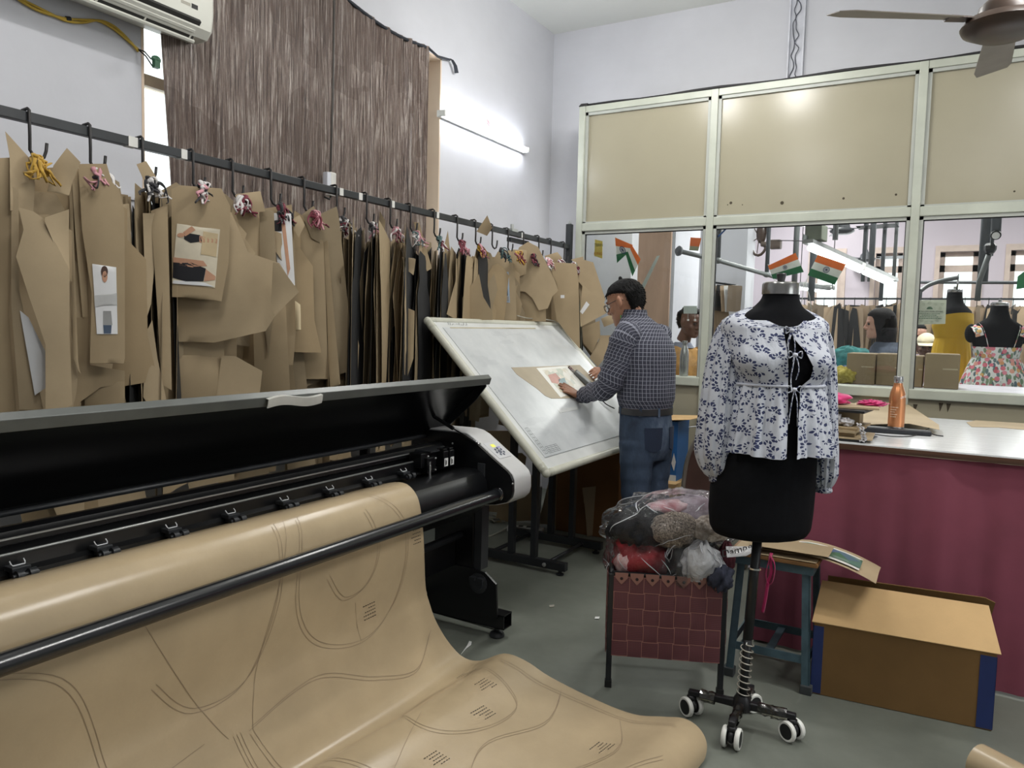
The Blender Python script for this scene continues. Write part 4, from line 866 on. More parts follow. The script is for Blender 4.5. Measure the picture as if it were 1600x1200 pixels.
# masking tape strip
u_, v_ = bpx(885, 640); tag(slab(MB(), u_-0.10, u_+0.16, v_-0.014, v_+0.012, -0.0025, -0.0015).build('tape_strip', mat('clear_tape', (206, 208, 206), 0.25, var=0.02), bdt), 'pale adhesive tape strip')
# stand
M_st = mat('stand_black', (27, 29, 32), 0.42, var=0.1)
for y in (3.86, 4.37):
    MB().bb(-2.46, -1.82, y-0.02, y+0.02, 0.028, 0.075).build('foot_bar', M_st, bdt, bevel=0.003)
    for x in (-2.42, -1.86): MB().lathe([(0.022, 0), (0.024, 0.008), (0.01, 0.014), (0.01, 0.03)], (x, y, 0), 12).build('rubber_foot', M_st, bdt, smooth=True, sharp=40)
    for x in (-2.18, -2.03): MB().bb(x-0.017, x+0.017, y-0.02, y+0.02, 0.075, 0.92 if x < -2.1 else 0.80).build('upright', M_st, bdt, bevel=0.002)
    MB().hexa([bd(y-0.02-3.42, 0.15, -0.062), bd(y+0.02-3.42, 0.15, -0.062), bd(y+0.02-3.42, 0.95, -0.062), bd(y-0.02-3.42, 0.95, -0.062), bd(y-0.02-3.42, 0.15, -0.031), bd(y+0.02-3.42, 0.15, -0.031), bd(y+0.02-3.42, 0.95, -0.031), bd(y-0.02-3.42, 0.95, -0.031)]).build('tilt_arm', M_st, bdt)
for x in (-1.95, -2.33): MB().tube([(x, 3.86, 0.05), (x, 4.37, 0.05)], 0.012, 10).build('cross_tube', M_st, bdt, smooth=True)
MB().bb(-2.13, -2.08, 3.86, 4.37, 0.70, 0.76).build('cross_beam', M_st, bdt)
for y in (3.838, 4.348): MB().lathe([(0.012, 0), (0.012, 0.006), (0.006, 0.008)], (-1.95, y, 0.05), 10, (0, -1, 0)).build('bolt_head', M_alb, bdt, smooth=True, sharp=40)
# spring clip on the far upper corner and the thin cable leading over the top edge
u_, v_ = bpx(880, 512)
root = thing('bulldog_clip', bd(u_, v_), 'grey metal clip gripping the far top corner of the tilted board', 'clip')
slab(MB(), u_-0.03, u_+0.03, v_-0.05, v_+0.035, 0.004, 0.022).build('clip_body', mat('clip_grey', (112, 116, 112), 0.35, 0.5), root, bevel=0.008)
MB().tube([bd(u_-0.02, v_+0.03, 0.02), bd(u_-0.03, v_+0.07, 0.03), bd(u_+0.02, v_+0.07, 0.03), bd(u_+0.02, v_+0.03, 0.02)], 0.003, 6).build('clip_lever', M_alb, root)
slab(MB(), u_+0.0, u_+0.07, v_-0.02, v_+0.03, 0.023, 0.025).build('paper_scrap', M_white, root)
pts = [bd(*bpx(px, py), 0.012) for px, py in ((806, 495), (822, 499), (840, 500), (862, 503), (876, 510))]
tag(MB().tube(catmull(pts, 5), 0.0035, 6).build('thin_cable', M_acg, None, smooth=True), 'thin grey cable lying along the top edge of the tilted board', 'cable')
# kraft pattern and the printed picture on the board
def bpoly(b, pxs, h0, h1): return b.prism([bd(*bpx(*p), h0) for p in pxs], BN*(h1-h0))
pat = [(799, 574), (830, 573), (868, 571.5), (906, 570), (916, 580), (935, 600), (905, 622), (862, 622.5), (852, 618), (838, 606), (822, 595), (808, 585)]
tag(bpoly(MB(), pat, -0.0024, -0.0010).build('kraft_pattern', kraft('kraft_flat', (176, 164, 142), 0.6)), 'kraft paper pattern piece with curved hem lying on the tilted board', 'paper pattern')
root = thing('printed_picture', bd(*bpx(875, 595)), 'printed sketch with white margin lying on the kraft pattern on the board', 'picture')
pic = [(838, 575), (886, 571.5), (917, 607), (876, 621)]
bpoly(MB(), pic, -0.0009, 0.0).build('print_sheet', mat('print_paper', (222, 221, 214), 0.45, var=0.02), root)
ins = [(847, 578), (884, 575), (907, 604), (876, 613)]
def pict_mat(name, cols, sc_):
    t = NT(name); v = t.coord('Object'); n = t.n('ShaderNodeTexVoronoi'); n.inputs['Scale'].default_value = sc_; t.t.links.new(v, n.inputs['Vector'])
    sp = t.n('ShaderNodeSeparateColor'); t.t.links.new(n.outputs['Color'], sp.inputs[0]); k = len(cols)
    r_ = t.ramp(sp.outputs[0], [(i/k, lin(c)) for i, c in enumerate(cols)]); t.col(r_); t.setp(Roughness=0.4); return t.m
bpoly(MB(), ins, 0.0001, 0.0004).build('picture_print', pict_mat('sketch_print', [(206, 202, 188), (214, 210, 200), (168, 176, 160), (198, 190, 170)], 26), root)
bpoly(MB(), [(856, 586), (868, 583), (876, 592), (872, 600), (862, 598)], 0.0005, 0.0007).build('red_figure', mat('print_red', (188, 140, 128), 0.5), root)
bpoly(MB(), [(872, 593), (882, 590), (886, 602), (878, 608)], 0.0005, 0.0007).build('blue_figure', mat('print_blue', (132, 156, 160), 0.5), root)
# digitizer puck held in the right hand, with its cable hanging to the floor side
root = thing('digitizer_puck', bd(*bpx(899, 582)), 'grey hand-held cursor under the right hand of the man on the tilted board', 'cursor')
up, vp = bpx(902, 584)
pa_, pb_ = bpx(888, 573), bpx(917, 601); dU = (pb_[0]-pa_[0], pb_[1]-pa_[1]); L_ = math.hypot(*dU); d1 = (dU[0]/L_, dU[1]/L_); d2 = (-d1[1], d1[0])
def pk(s, t, h): return bd(pa_[0]+d1[0]*s+d2[0]*t, pa_[1]+d1[1]*s+d2[1]*t, h)
b = MB(); b.hexa([pk(0.05, -0.03, 0.001), pk(0.19, -0.035, 0.001), pk(0.19, 0.035, 0.001), pk(0.05, 0.03, 0.001), pk(0.055, -0.025, 0.022), pk(0.185, -0.028, 0.03), pk(0.185, 0.028, 0.03), pk(0.055, 0.025, 0.022)])
b.build('puck_body', mat('puck_grey', (104, 106, 104), 0.4), root, bevel=0.006)
b = MB(); b.hexa([pk(0.0, -0.022, 0.001), pk(0.05, -0.022, 0.001), pk(0.05, 0.022, 0.001), pk(0.0, 0.022, 0.001), pk(0.0, -0.022, 0.005), pk(0.05, -0.022, 0.005), pk(0.05, 0.022, 0.005), pk(0.0, 0.022, 0.005)])
b.build('lens_plate', glass_mat('lens_clear', (0.9, 0.86, 0.86, 1), 1.0), root)
b = MB(); b.tube([pk(0.02+0.012*math.cos(a), 0.012*math.sin(a), 0.006) for a in [i*PI/8 for i in range(17)]], 0.0016, 5); b.build('lens_ring', mat('lens_pink', (190, 150, 156), 0.4), root)
cb = [pk(0.19, 0, 0.014), pk(0.26, 0.01, 0.008)] + [bd(*bpx(px, py), 0.008) for px, py in ((935, 620), (945, 632))]+[bd(*bpx(958, 640), 0.012)]
MB().tube(catmull(cb, 6), 0.004, 6).build('puck_cable', M_cable, root, smooth=True)
# ================================================================== PEOPLE
def skin_mat(name, c):
    t = NT(name); v = t.coord('Object'); f = t.noise(v, 14, 4); a = lin(c)
    t.col(t.ramp(f, [(0.3, tuple(x*0.88 for x in a[:3])+(1,)), (0.7, tuple(x*1.08 for x in a[:3])+(1,))])); t.setp(Roughness=0.5)
    t.p.inputs['Subsurface Weight'].default_value = 0.06; t.p.inputs['Subsurface Radius'].default_value = (0.01, 0.004, 0.002); return t.m
M_skin = skin_mat('skin_brown', (160, 116, 92)); M_hair = mat('hair_black', (8, 7, 7), 0.6, var=0.3, vs=60, bump=0.9, bs=260, spec=0.2)
HEAD = [(-.115, .076, .030, .022), (-.107, .089, .006, .036), (-.088, .094, -.030, .049), (-.06, .091, -.056, .059), (-.03, .090, -.080, .066), (0, .085, -.094, .071), (.03, .092, -.101, .0745), (.06, .086, -.102, .073), (.085, .066, -.088, .063), (.105, .036, -.056, .042), (.115, .004, -.022, .016)]
class HF:   # head frame
    def __init__(s, c, f, u, k=1.0):
        s.c = Vector(c); s.f = Vector(f).normalized(); u = Vector(u); s.u = (u-s.f*u.dot(s.f)).normalized(); s.l = s.u.cross(s.f); s.k = k
    def p(s, x, y, z): return s.c + (s.f*x + s.l*y + s.u*z)*s.k
    def ax(s): return (s.f, s.l, s.u)
def head_into(b, H, neck_to=None, nr=0.052, detail=True):
    rings = []
    for z, fr, bk, hw in HEAD:
        c = (fr+bk)/2; a = (fr-bk)/2; r = []
        for k in range(24):
            t = 2*PI*k/24; ct, st = math.cos(t), math.sin(t); e = 0.85
            r.append(H.p(c+a*math.copysign(abs(ct)**e, ct), hw*math.copysign(abs(st)**e, st), z))
        rings.append(r)
    b.loft(rings); k = H.k
    b.tube([H.p(.088, 0, .018), H.p(.098, 0, -.005), H.p(.110, 0, -.026), H.p(.096, 0, -.034)], [.007*k, .010*k, .013*k, .010*k], 10)
    for s in (-1, 1):
        b.ell(H.p(.097, .012*s, -.030), (.010*k, .009*k, .008*k), H.ax(), 10, 7)
        b.ell(H.p(-.006, .079*s, -.004), (.018*k, .012*k, .032*k), H.ax(), 12, 9)
        b.ell(H.p(.004, .076*s, -.03), (.010*k, .007*k, .012*k), H.ax(), 10, 7)
        b.ell(H.p(.082, .030*s, .022), (.013*k, .024*k, .008*k), H.ax(), 10, 7)
        b.ell(H.p(.060, .046*s, -.028), (.022*k, .018*k, .020*k), H.ax(), 10, 7)
    b.ell(H.p(.088, 0, -.056), (.011*k, .024*k, .006*k), H.ax(), 12, 7); b.ell(H.p(.087, 0, -.067), (.011*k, .021*k, .007*k), H.ax(), 12, 7)
    b.ell(H.p(.080, 0, -.098), (.018*k, .022*k, .014*k), H.ax(), 12, 7)
    if neck_to is not None: b.tube([H.p(-.015, 0, -.04), H.p(-.02, 0, -.09), neck_to], [nr*1.02*k, nr*k, nr*1.15*k], 16)
def head_at(z):
    for p, q in zip(HEAD, HEAD[1:]):
        if p[0] <= z <= q[0]: t = (z-p[0])/(q[0]-p[0]); return [lerp(p[k], q[k], t) for k in range(1, 4)]
    return HEAD[-1][1:] if z > 0 else HEAD[0][1:]
def hair_cap(H, front=.05, low=-.075, th=.007):
    rings = []; n = 16
    for i in range(n+1):
        z = lerp(low, .113, i/n); fr, bk, hw = head_at(z); g = smoothstep((z-low)/(front-low))
        ff = lerp(-.045, -.026, g) if z < front else lerp(-.026, fr+th, smoothstep((z-front)/.036))
        c = (ff+bk-th)/2; a = (ff-bk+th)/2; w2 = hw+th*(0.35+0.65*smoothstep((i+1)/4))
        rings.append([H.p(c+a*math.cos(2*PI*q/28), w2*math.copysign(abs(math.sin(2*PI*q/28))**.75, math.sin(2*PI*q/28)), z+(th if i > n-3 else 0)) for q in range(28)])
    b = MB().loft(rings); rr = random.Random(17); cc = H.p(-.01, 0, .03)
    for i, rg in enumerate(rings[:-2]):
        for q in rg:
            nn_ = (q-cc).normalized(); x_ = (q-H.c).dot(H.f)
            for _ in range(2):
                p0 = q-nn_*.002+H.u*rr.uniform(-.005, .004)+H.l*rr.uniform(-.004, .004)+H.f*rr.uniform(-.004, .004); d_ = (nn_*rr.uniform(.12, .4)-H.u*.75+H.f*(.30 if x_ > .02 else -.25)+H.l*rr.uniform(-.3, .3)).normalized(); L_ = rr.uniform(.009, .017)*(.75 if i < 3 else 1)
                b.tube([p0, p0+d_*L_*.5+nn_*.001, p0+d_*L_], [.0022, .0018, .0005], 4, False)
    return b
def hand_into(b, Wp, D, N, ts, curls, thumb=(.6, .75, -.25), spread=.012, tcurl=0.3, k=1.0):
    Wp = Vector(Wp); D = Vector(D).normalized(); N = Vector(N); N = (N-D*N.dot(D)).normalized(); T = D.cross(N)*ts
    def ring(o, w2, h2): return [o + T*(w2*math.cos(2*PI*q/14)) + N*(h2*math.sin(2*PI*q/14)) for q in range(14)]
    b.loft([ring(Wp-D*.02*k, .026*k, .020*k), ring(Wp+D*.012*k, .030*k, .019*k), ring(Wp+D*.05*k+T*.002, .041*k, .017*k), ring(Wp+D*.085*k, .042*k, .014*k), ring(Wp+D*.098*k, .036*k, .010*k)])
    for i, (o, L) in enumerate(((.030, .072), (.010, .080), (-.010, .074), (-.029, .058))):
        p = Wp + D*(.086-.004*abs(i-1.3))*k + T*(o*k); d = (D + T*((1.5-i)*spread*8)).normalized(); P = [p]; c = curls[i]
        for j, fr in enumerate((.46, .30, .24)):
            a = c[j]; d = (d*math.cos(a) - N*math.sin(a)).normalized(); P.append(P[-1]+d*(L*fr*k))
        b.tube(P, [.0098*k, .0092*k, .0084*k, .0066*k], 9)
        for q in P[1:3]: b.ell(q, .0094*k, None, 8, 6)
        b.ell(P[-1], .0066*k, None, 8, 6)
    p = Wp + D*.025*k + T*.026*k; d = (D*thumb[0]+T*thumb[1]+N*thumb[2]).normalized(); P = [p, p+d*.042*k]
    d2 = (d*math.cos(tcurl)+D*math.sin(tcurl)).normalized(); P += [P[-1]+d2*.034*k, P[-1]+d2*.060*k]
    b.tube(P, [.015*k, .0125*k, .0105*k, .008*k], 9); b.ell(P[-1], .008*k, None, 8, 6)
def oval(c, A, a, B_, bb_, n=28, e=0.9):
    r = []
    for k in range(n):
        t = 2*PI*k/n; ct, st = math.cos(t), math.sin(t)
        r.append(Vector(c)+A*(a*math.copysign(abs(ct)**e, ct))+B_*(bb_*math.copysign(abs(st)**e, st)))
    return r
def plaid_mat():
    t = NT('plaid_cotton'); tc = t.n('ShaderNodeTexCoord'); sp = t.n('ShaderNodeSeparateXYZ'); t.l(tc, 'UV', sp, 0)
    def stripes(o, per, wd, off=0.0):
        f = t.math('FRACT', t.math('ADD', t.math('DIVIDE', o, per), off)); return t.math('LESS_THAN', f, wd)
    u, v = sp.outputs[0], sp.outputs[1]; base = lin((26, 28, 42)); wh = lin((168, 170, 184)); gr = lin((66, 68, 84))
    c = t.mix(t.math('MULTIPLY', stripes(u, .0235, .46, .6), 0.4), base, gr); c = t.mix(t.math('MULTIPLY', stripes(v, .0235, .46, .6), 0.4), c, gr)
    c = t.mix(t.math('MULTIPLY', stripes(v, .0235, .19), 0.45), c, wh); c = t.mix(t.math('MULTIPLY', stripes(u, .0235, .19), 0.55), c, wh)
    t.col(c); t.setp(Roughness=0.8); t.bump(t.noise(t.coord('Object', (1, 1, 0.6)), 16, 4), 0.35, 0.02); return t.m
M_plaid = plaid_mat()
def denim():
    t = NT('denim'); v = t.coord('Object', (1, 1, 0.5)); f = t.noise(v, 6, 5, 0.65); g = t.noise(t.coord('Object', (1, 1, 0.15)), 220, 2)
    c = t.ramp(f, [(0.3, lin((36, 46, 62))), (0.52, lin((58, 74, 96))), (0.76, lin((112, 126, 146)))]); t.col(t.mix(t.math('MULTIPLY', g, 0.25), c, lin((30, 42, 62)))); t.setp(Roughness=0.85); t.bump(f, 0.4, 0.02); return t.m
M_den = denim()
# ---------------- the man at the board
YM = 4.36
mf = V(-.94, .34, 0).normalized(); mlft = V(0, 0, 1).cross(mf); UZ = V(0, 0, 1)
man = thing('person', (-1.55, 4.3, 0), 'standing man with glasses in checked shirt and blue jeans, leaning to the tilted white board', 'person')
hd = HF(ony(977, 472, YM+0.02), (-.95, .10, -.36), (-.25, .04, 1), 1.13)
def C(px, py): return ony(px, py, YM)
TR = [(1009, 648, .160, .120), (1009, 636, .164, .124), (1009, 622, .178, .140), (1010, 604, .182, .140), (1011, 580, .184, .134), (1012, 556, .190, .134), (1009, 535, .184, .128), (1004, 518, .160, .114), (999, 507, .130, .098), (994, 498, .092, .082), (990, 490, .066, .066)]
def torso_ring(i, k=1.0):
    px, py, w_, d_ = TR[i]; return oval(C(px, py), mf, d_*k, mlft, w_*k)
SL = C(1006, 530)+mlft*0.150; SR = C(1006, 532)-mlft*0.132
wl = bd(*bpx(903, 624), 0.024); wr = bd(*bpx(934, 588), 0.055)
el = ony(949, 606, 4.17)+V(0, 0, 0.01); er = ony(976, 596, 4.66)
hips = [C(1009, 655), C(1010, 690)]
kl, kr = ony(993, 772, 4.24), ony(1022, 765, 4.42)
fl, fr_ = V(-1.53, 4.13, 0.0), V(-1.44, 4.46, 0.0)
b = MB(); head_into(b, hd, C(996, 503), 0.055)
b.loft([torso_ring(i, 0.90) for i in range(len(TR))])
for S, e_, w_ in ((SL, el, wl), (SR, er, wr)): b.tube([S, S.lerp(e_, .5), e_, e_.lerp(w_, .5), w_], [.05, .046, .038, .034, .025], 14)
for hp, kn, ft in ((hips[1]+mlft*.085, kl, fl), (hips[1]-mlft*.085, kr, fr_)): b.tube([hp+V(0, 0, .05), kn, ft+V(0.02, 0, .08)], [.08, .055, .04], 14); b.ell(ft+mf*.06+V(0, 0, .04), (.11, .04, .035), (mf, mlft, UZ))
# left hand flat on the print, right hand gripping the puck
tipl = bd(*bpx(876, 606), 0.012); dl = tipl-wl
hand_into(b, wl, dl, BN, 1 if dl.normalized().cross(BN).dot(BU) > 0 else -1, [(.02, .10, .10), (.02, .08, .10), (.03, .08, .10), (.04, .12, .1)], (.75, .55, -.12), .010, 0.3)
tipr = pk(0.10, 0.0, 0.030); dr = tipr-wr
hand_into(b, wr, dr+BN*0.02, BN, -1 if (dr.normalized().cross(BN)).dot(BU) > 0 else 1, [(.25, .75, .55), (.22, .65, .55), (.35, .75, .6), (.55, .8, .6)], (.85, .55, -.35), .004, 0.35)
b.build('body', M_skin, man, smooth=True, remesh=0.0045)
hair_cap(hd, .026, -.062).ell(hd.p(-.02, .02, .122), (.014, .008, .018), hd.ax(), 8, 6).build('hair', M_hair, man, smooth=True)
for s in (-1, 1):
    e = MB().ell(hd.p(.079, .031*s, .004), .0125).build('eye', mat('eye_white', (226, 222, 214), 0.3), man, smooth=True)
    MB().ell(hd.p(.0895, .031*s, .003), (.003, .0055, .0055), hd.ax(), 10, 7).build('iris', mat('iris_dark', (40, 26, 20), 0.25), e, smooth=True)
    MB().tube([hd.p(.094, .012*s, .024), hd.p(.094, .030*s, .030), hd.p(.082, .050*s, .024)], .0035, 6).build('eyebrow', M_hair, man, smooth=True)
gl = MB()
for s in (-1, 1):
    gl.tube([hd.p(.106-.004*abs(math.cos(a)), .032*s+.024*math.cos(a), -.002+.019*math.sin(a)) for a in [i*PI/9 for i in range(19)]], .0022, 6)
    gl.tube([hd.p(.103, .055*s, .004), hd.p(.05, .078*s, .006), hd.p(-.008, .080*s, .010), hd.p(-.03, .078*s, -.006)], .0020, 6)
gl.tube([hd.p(.107, -.009, .003), hd.p(.110, 0, .006), hd.p(.107, .009, .003)], .002, 6)
gl.build('spectacles', mat('spectacle_frame', (36, 28, 26), 0.3), man, smooth=True)
# shirt: torso and sleeves in one mesh with cloth folds
r_ = random.Random(2)
def fold(ring, c, amt, ph):
    return [q+(q-c).normalized()*(amt*math.sin(k*1.3+ph)+amt*0.6*math.sin(k*2.7+ph*2)) for k, q in enumerate(ring)]
rings = []
for i in range(len(TR)-1):
    for s in range(3):
        t = s/3; px, py, w_, d_ = [lerp(TR[i][k], TR[i+1][k], t) for k in range(4)]; c = C(px, py)
        if i < 1: continue
        rings.append(fold(oval(c, mf, d_*1.04, mlft, w_*1.04, 40), c, 0.0035 if i < 5 else 0.0012, i*0.6+t))
sh = MB().loft(rings, True, False, False, uvs=True)
def sleeve(S, e_, w_, rs, ph):
    P = catmull([S+V(0, 0, .035)+(C(1006, 530)-S)*.55, S+V(0, 0, .012), S.lerp(e_, .35), e_, e_.lerp(w_, .45), e_.lerp(w_, .86)], 5); n = len(P); rr = []
    for i in range(n):
        t = i/(n-1); f = t*(len(rs)-1); j = min(len(rs)-2, int(f)); rr.append(lerp(rs[j], rs[j+1], f-j)+0.004*math.sin(i*1.9+ph)+0.003*math.sin(i*3.7))
    sh.tube(P, rr, 22, True, uvs=True)
sleeve(SL, el, wl, [.060, .088, .090, .080, .066, .055, .046], 0.3); sleeve(SR, er, wr, [.06, .085, .08, .066, .055, .048, .042], 1.1)
shirt = sh.build('shirt', M_plaid, man, smooth=True, sharp=70)
for e_, w_ in ((el, wl), (er, wr)):
    d = (w_-e_).normalized(); c0 = e_.lerp(w_, .80); c1 = e_.lerp(w_, .97)
    MB().tube([c0, c1], [.043, .041], 20, False, uvs=True).build('cuff', M_plaid, shirt, smooth=True, solid=0.004, flipfix=True)
q = el.lerp(wl, .93); MB().ell(q+V(.02, -.038, -.008), .006, None, 8, 6).build('cuff_button', M_white, shirt, smooth=True)
b = MB(); cr = []
for z, k in ((-.012, 1.12), (.012, 1.06), (.034, 1.0)): cr.append(oval(C(991, 493)+UZ*z+mf*-.004, mf, .066*k, mlft, .066*k, 28))
b.loft(cr, True, False, False, uvs=True).build('collar', M_plaid, shirt, smooth=True, solid=0.004)
MB().tube([C(990, 490)+mf*.072+mlft*.03+UZ*-.06, C(990, 490)+mf*.06+mlft*.05, C(990, 500)+mlft*.084+mf*.02, C(990, 500)-mf*.06+mlft*.06+UZ*.01], .006, 6, flat=0.4).build('lanyard', mat('lanyard_green', (92, 200, 76), 0.5), man, smooth=True)
# jeans, belt, shoes
b = MB(); hr = [oval(C(1009, 638), mf, .128, mlft, .168, 32), oval(C(1009, 655), mf, .132, mlft, .172, 32), oval(C(1010, 680), mf, .140, mlft, .178, 32), oval(C(1010, 700), mf, .135, mlft, .176, 32), oval(C(1009, 716), mf, .115, mlft, .168, 32)]
b.loft(hr)
for hp, kn, ft in ((C(1010, 690)+mlft*.088, kl, fl), (C(1010, 690)-mlft*.088, kr, fr_)):
    an = ft+V(0.03, 0, .07); P = catmull([hp, hp.lerp(kn, .5), kn, kn.lerp(an, .5), an], 5); n = len(P)
    b.tube(P, [lerp(.106, .082, min(1, i/(n*.55)))+0.0025*math.sin(i*2.1)-(0.004 if i > n*.6 else 0) for i in range(n)], 20)
jn = b.build('jeans', M_den, man, smooth=True, remesh=0.009)
b = MB()
bc = C(1009, 641); b.loft([oval(bc-UZ*.018, mf, .133, mlft, .174, 32), oval(bc-UZ*.018, mf, .138, mlft, .179, 32), oval(bc+UZ*.018, mf, .137, mlft, .178, 32), oval(bc+UZ*.018, mf, .132, mlft, .173, 32)], True, False, False)
b.build('belt', mat('belt_leather', (44, 44, 46), 0.45), man, smooth=True, sharp=50)
for a in (2.2, 2.9, 3.9, 1.2):
    q = bc+mf*(.139*math.cos(a))+mlft*(.180*math.sin(a)); n_ = (mf*math.cos(a)/.139+mlft*math.sin(a)/.18).normalized(); MB().box(q, (.006, .014, .052), (n_, UZ.cross(n_), UZ)).build('belt_loop', M_den, jn)
for a, k in ((2.65, 1), (3.72, 1)):   # back pockets
    c = C(1010, 678); rows = []
    for z, wv in ((.055, .17), (.03, .17), (-.03, .165), (-.07, .15), (-.085, .06)):
        rows.append([c+UZ*z+mf*(.1435*math.cos(a+t))+mlft*(.1815*math.sin(a+t)) for t in [lerp(-wv*2, wv*2, j/8) for j in range(9)]])
    MB().grid(rows).build('back_pocket', mat('denim_dark', (36, 48, 70), 0.85, bump=0.3, bs=200), jn, smooth=True, solid=0.003)
for ft in (fl, fr_):
    M_shoe = mat('shoe_grey', (168, 164, 156), 0.6); rs = []
    for t, w_, h_ in ((-.09, .030, .065), (-.05, .040, .085), (.02, .040, .08), (.08, .046, .055), (.13, .042, .045), (.155, .024, .035)):
        rs.append(oval(ft+mf*t+UZ*(h_/2+.006), mlft, w_, UZ, h_/2, 16))
    s_ = MB().loft(rs).build('shoe', M_shoe, man, smooth=True)
    MB().prism([ft+mf*t+mlft*w_ for t, w_ in ((-.10, .0), (-.09, .034), (.02, .041), (.09, .048), (.14, .043), (.166, 0), (.14, -.043), (.09, -.048), (.02, -.041), (-.09, -.034))], UZ*.022).build('sole', M_white, s_)
# ================================================================== DRESS FORM IN A BLOUSE
M_form = mat('form_black_jersey', (10, 11, 15), 0.9, var=0.12, vs=30, bump=0.1, bs=300, spec=0.2)
DF = V(.52, -.854, 0).normalized(); DL = V(0, 0, 1).cross(DF)     # front of the form; DL points to its own left (right in the picture)
DY = 2.70
fm = thing('dress_form', (-.575, 2.69, 0), 'black tailoring dress form with chrome neck cap on a pole with four white rimmed castors', 'dress form')
def DC(px, py): return ony(px, py, DY)
# silhouette: (centre px, py, half width along DL, half depth along DF)
FR = [(1186, 834, .155, .115), (1187, 822, .172, .125), (1188, 795, .178, .128), (1191, 760, .178, .126), (1198, 720, .168, .118), (1206, 670, .148, .105), (1213, 625, .130, .096), (1215, 598, .130, .098), (1213, 575, .140, .110), (1211, 552, .152, .118), (1210, 530, .160, .108), (1210, 512, .168, .092), (1211, 500, .160, .082), (1213, 490, .120, .076), (1216, 480, .080, .066), (1219, 468, .061, .058), (1220, 455, .055, .054), (1220, 447, .054, .053)]
def fring(i, k=1.0, add=0.0, n=40):
    px, py, w_, d_ = FR[i]; return oval(DC(px, py), DL, w_*k+add, DF, d_*k+add, n, .95)
b = MB(); b.loft([fring(i) for i in range(len(FR))]); b.ell(DC(1186, 832), (.15, .11, .02), (DL, DF, UZ))
for s in (-1, 1): b.ell(DC(1211, 566)+DF*.066+DL*(.064*s), (.054, .050, .054), None, 16, 11)
b.build('torso', M_form, fm, smooth=True, remesh=0.008)
nc = DC(1220, 449); cap = MB().lathe([(.056, -.026), (.0605, -.024), (.0605, .008), (.058, .014), (.05, .017)], nc, 36).build('neck_cap', mat('cap_chrome', (150, 150, 148), 0.22, 0.85, var=0.1, vs=12), fm, smooth=True, sharp=40)
MB().lathe([(.011, .015), (.012, .022), (.015, .036), (.0165, .044), (.014, .047)], nc, 20).build('cap_knob', mat('knob_steel', (96, 96, 96), 0.35, 0.8), cap, smooth=True, sharp=40)
pt_, pb_ = DC(1184, 836), ony(1160, 1086, 2.70); pb_.z = 0.10
pd = (pb_-pt_).normalized()
MB().tube([pt_-pd*.02, pt_.lerp(pb_, .62)], .0165, 16).build('upper_pole', M_black, fm, smooth=True)
MB().tube([pt_.lerp(pb_, .58), pb_+pd*.02], .0145, 16).build('lower_pole', M_black, fm, smooth=True)
MB().lathe([(.0225, 0), (.0225, .006)], pt_.lerp(pb_, .20), 20, -pd).build('pole_collar', M_chr, fm, smooth=True, sharp=40)
u_, w2_ = perp(pd); a0, a1 = pt_.lerp(pb_, .645), pt_.lerp(pb_, .985)
N_ = 9; MB().tube([a0.lerp(a1, i/(N_*16))+u_*(.0215*math.cos(2*PI*i/16))+w2_*(.0215*math.sin(2*PI*i/16)) for i in range(N_*16+1)], .0022, 6).build('spring', mat('spring_steel', (188, 184, 172), 0.35, 0.5), fm, smooth=True)
MB().tube([pt_.lerp(pb_, .62)-u_*.0, pt_.lerp(pb_, .645)+u_*.0215], .002, 5).build('foot_wire', M_alb, fm)
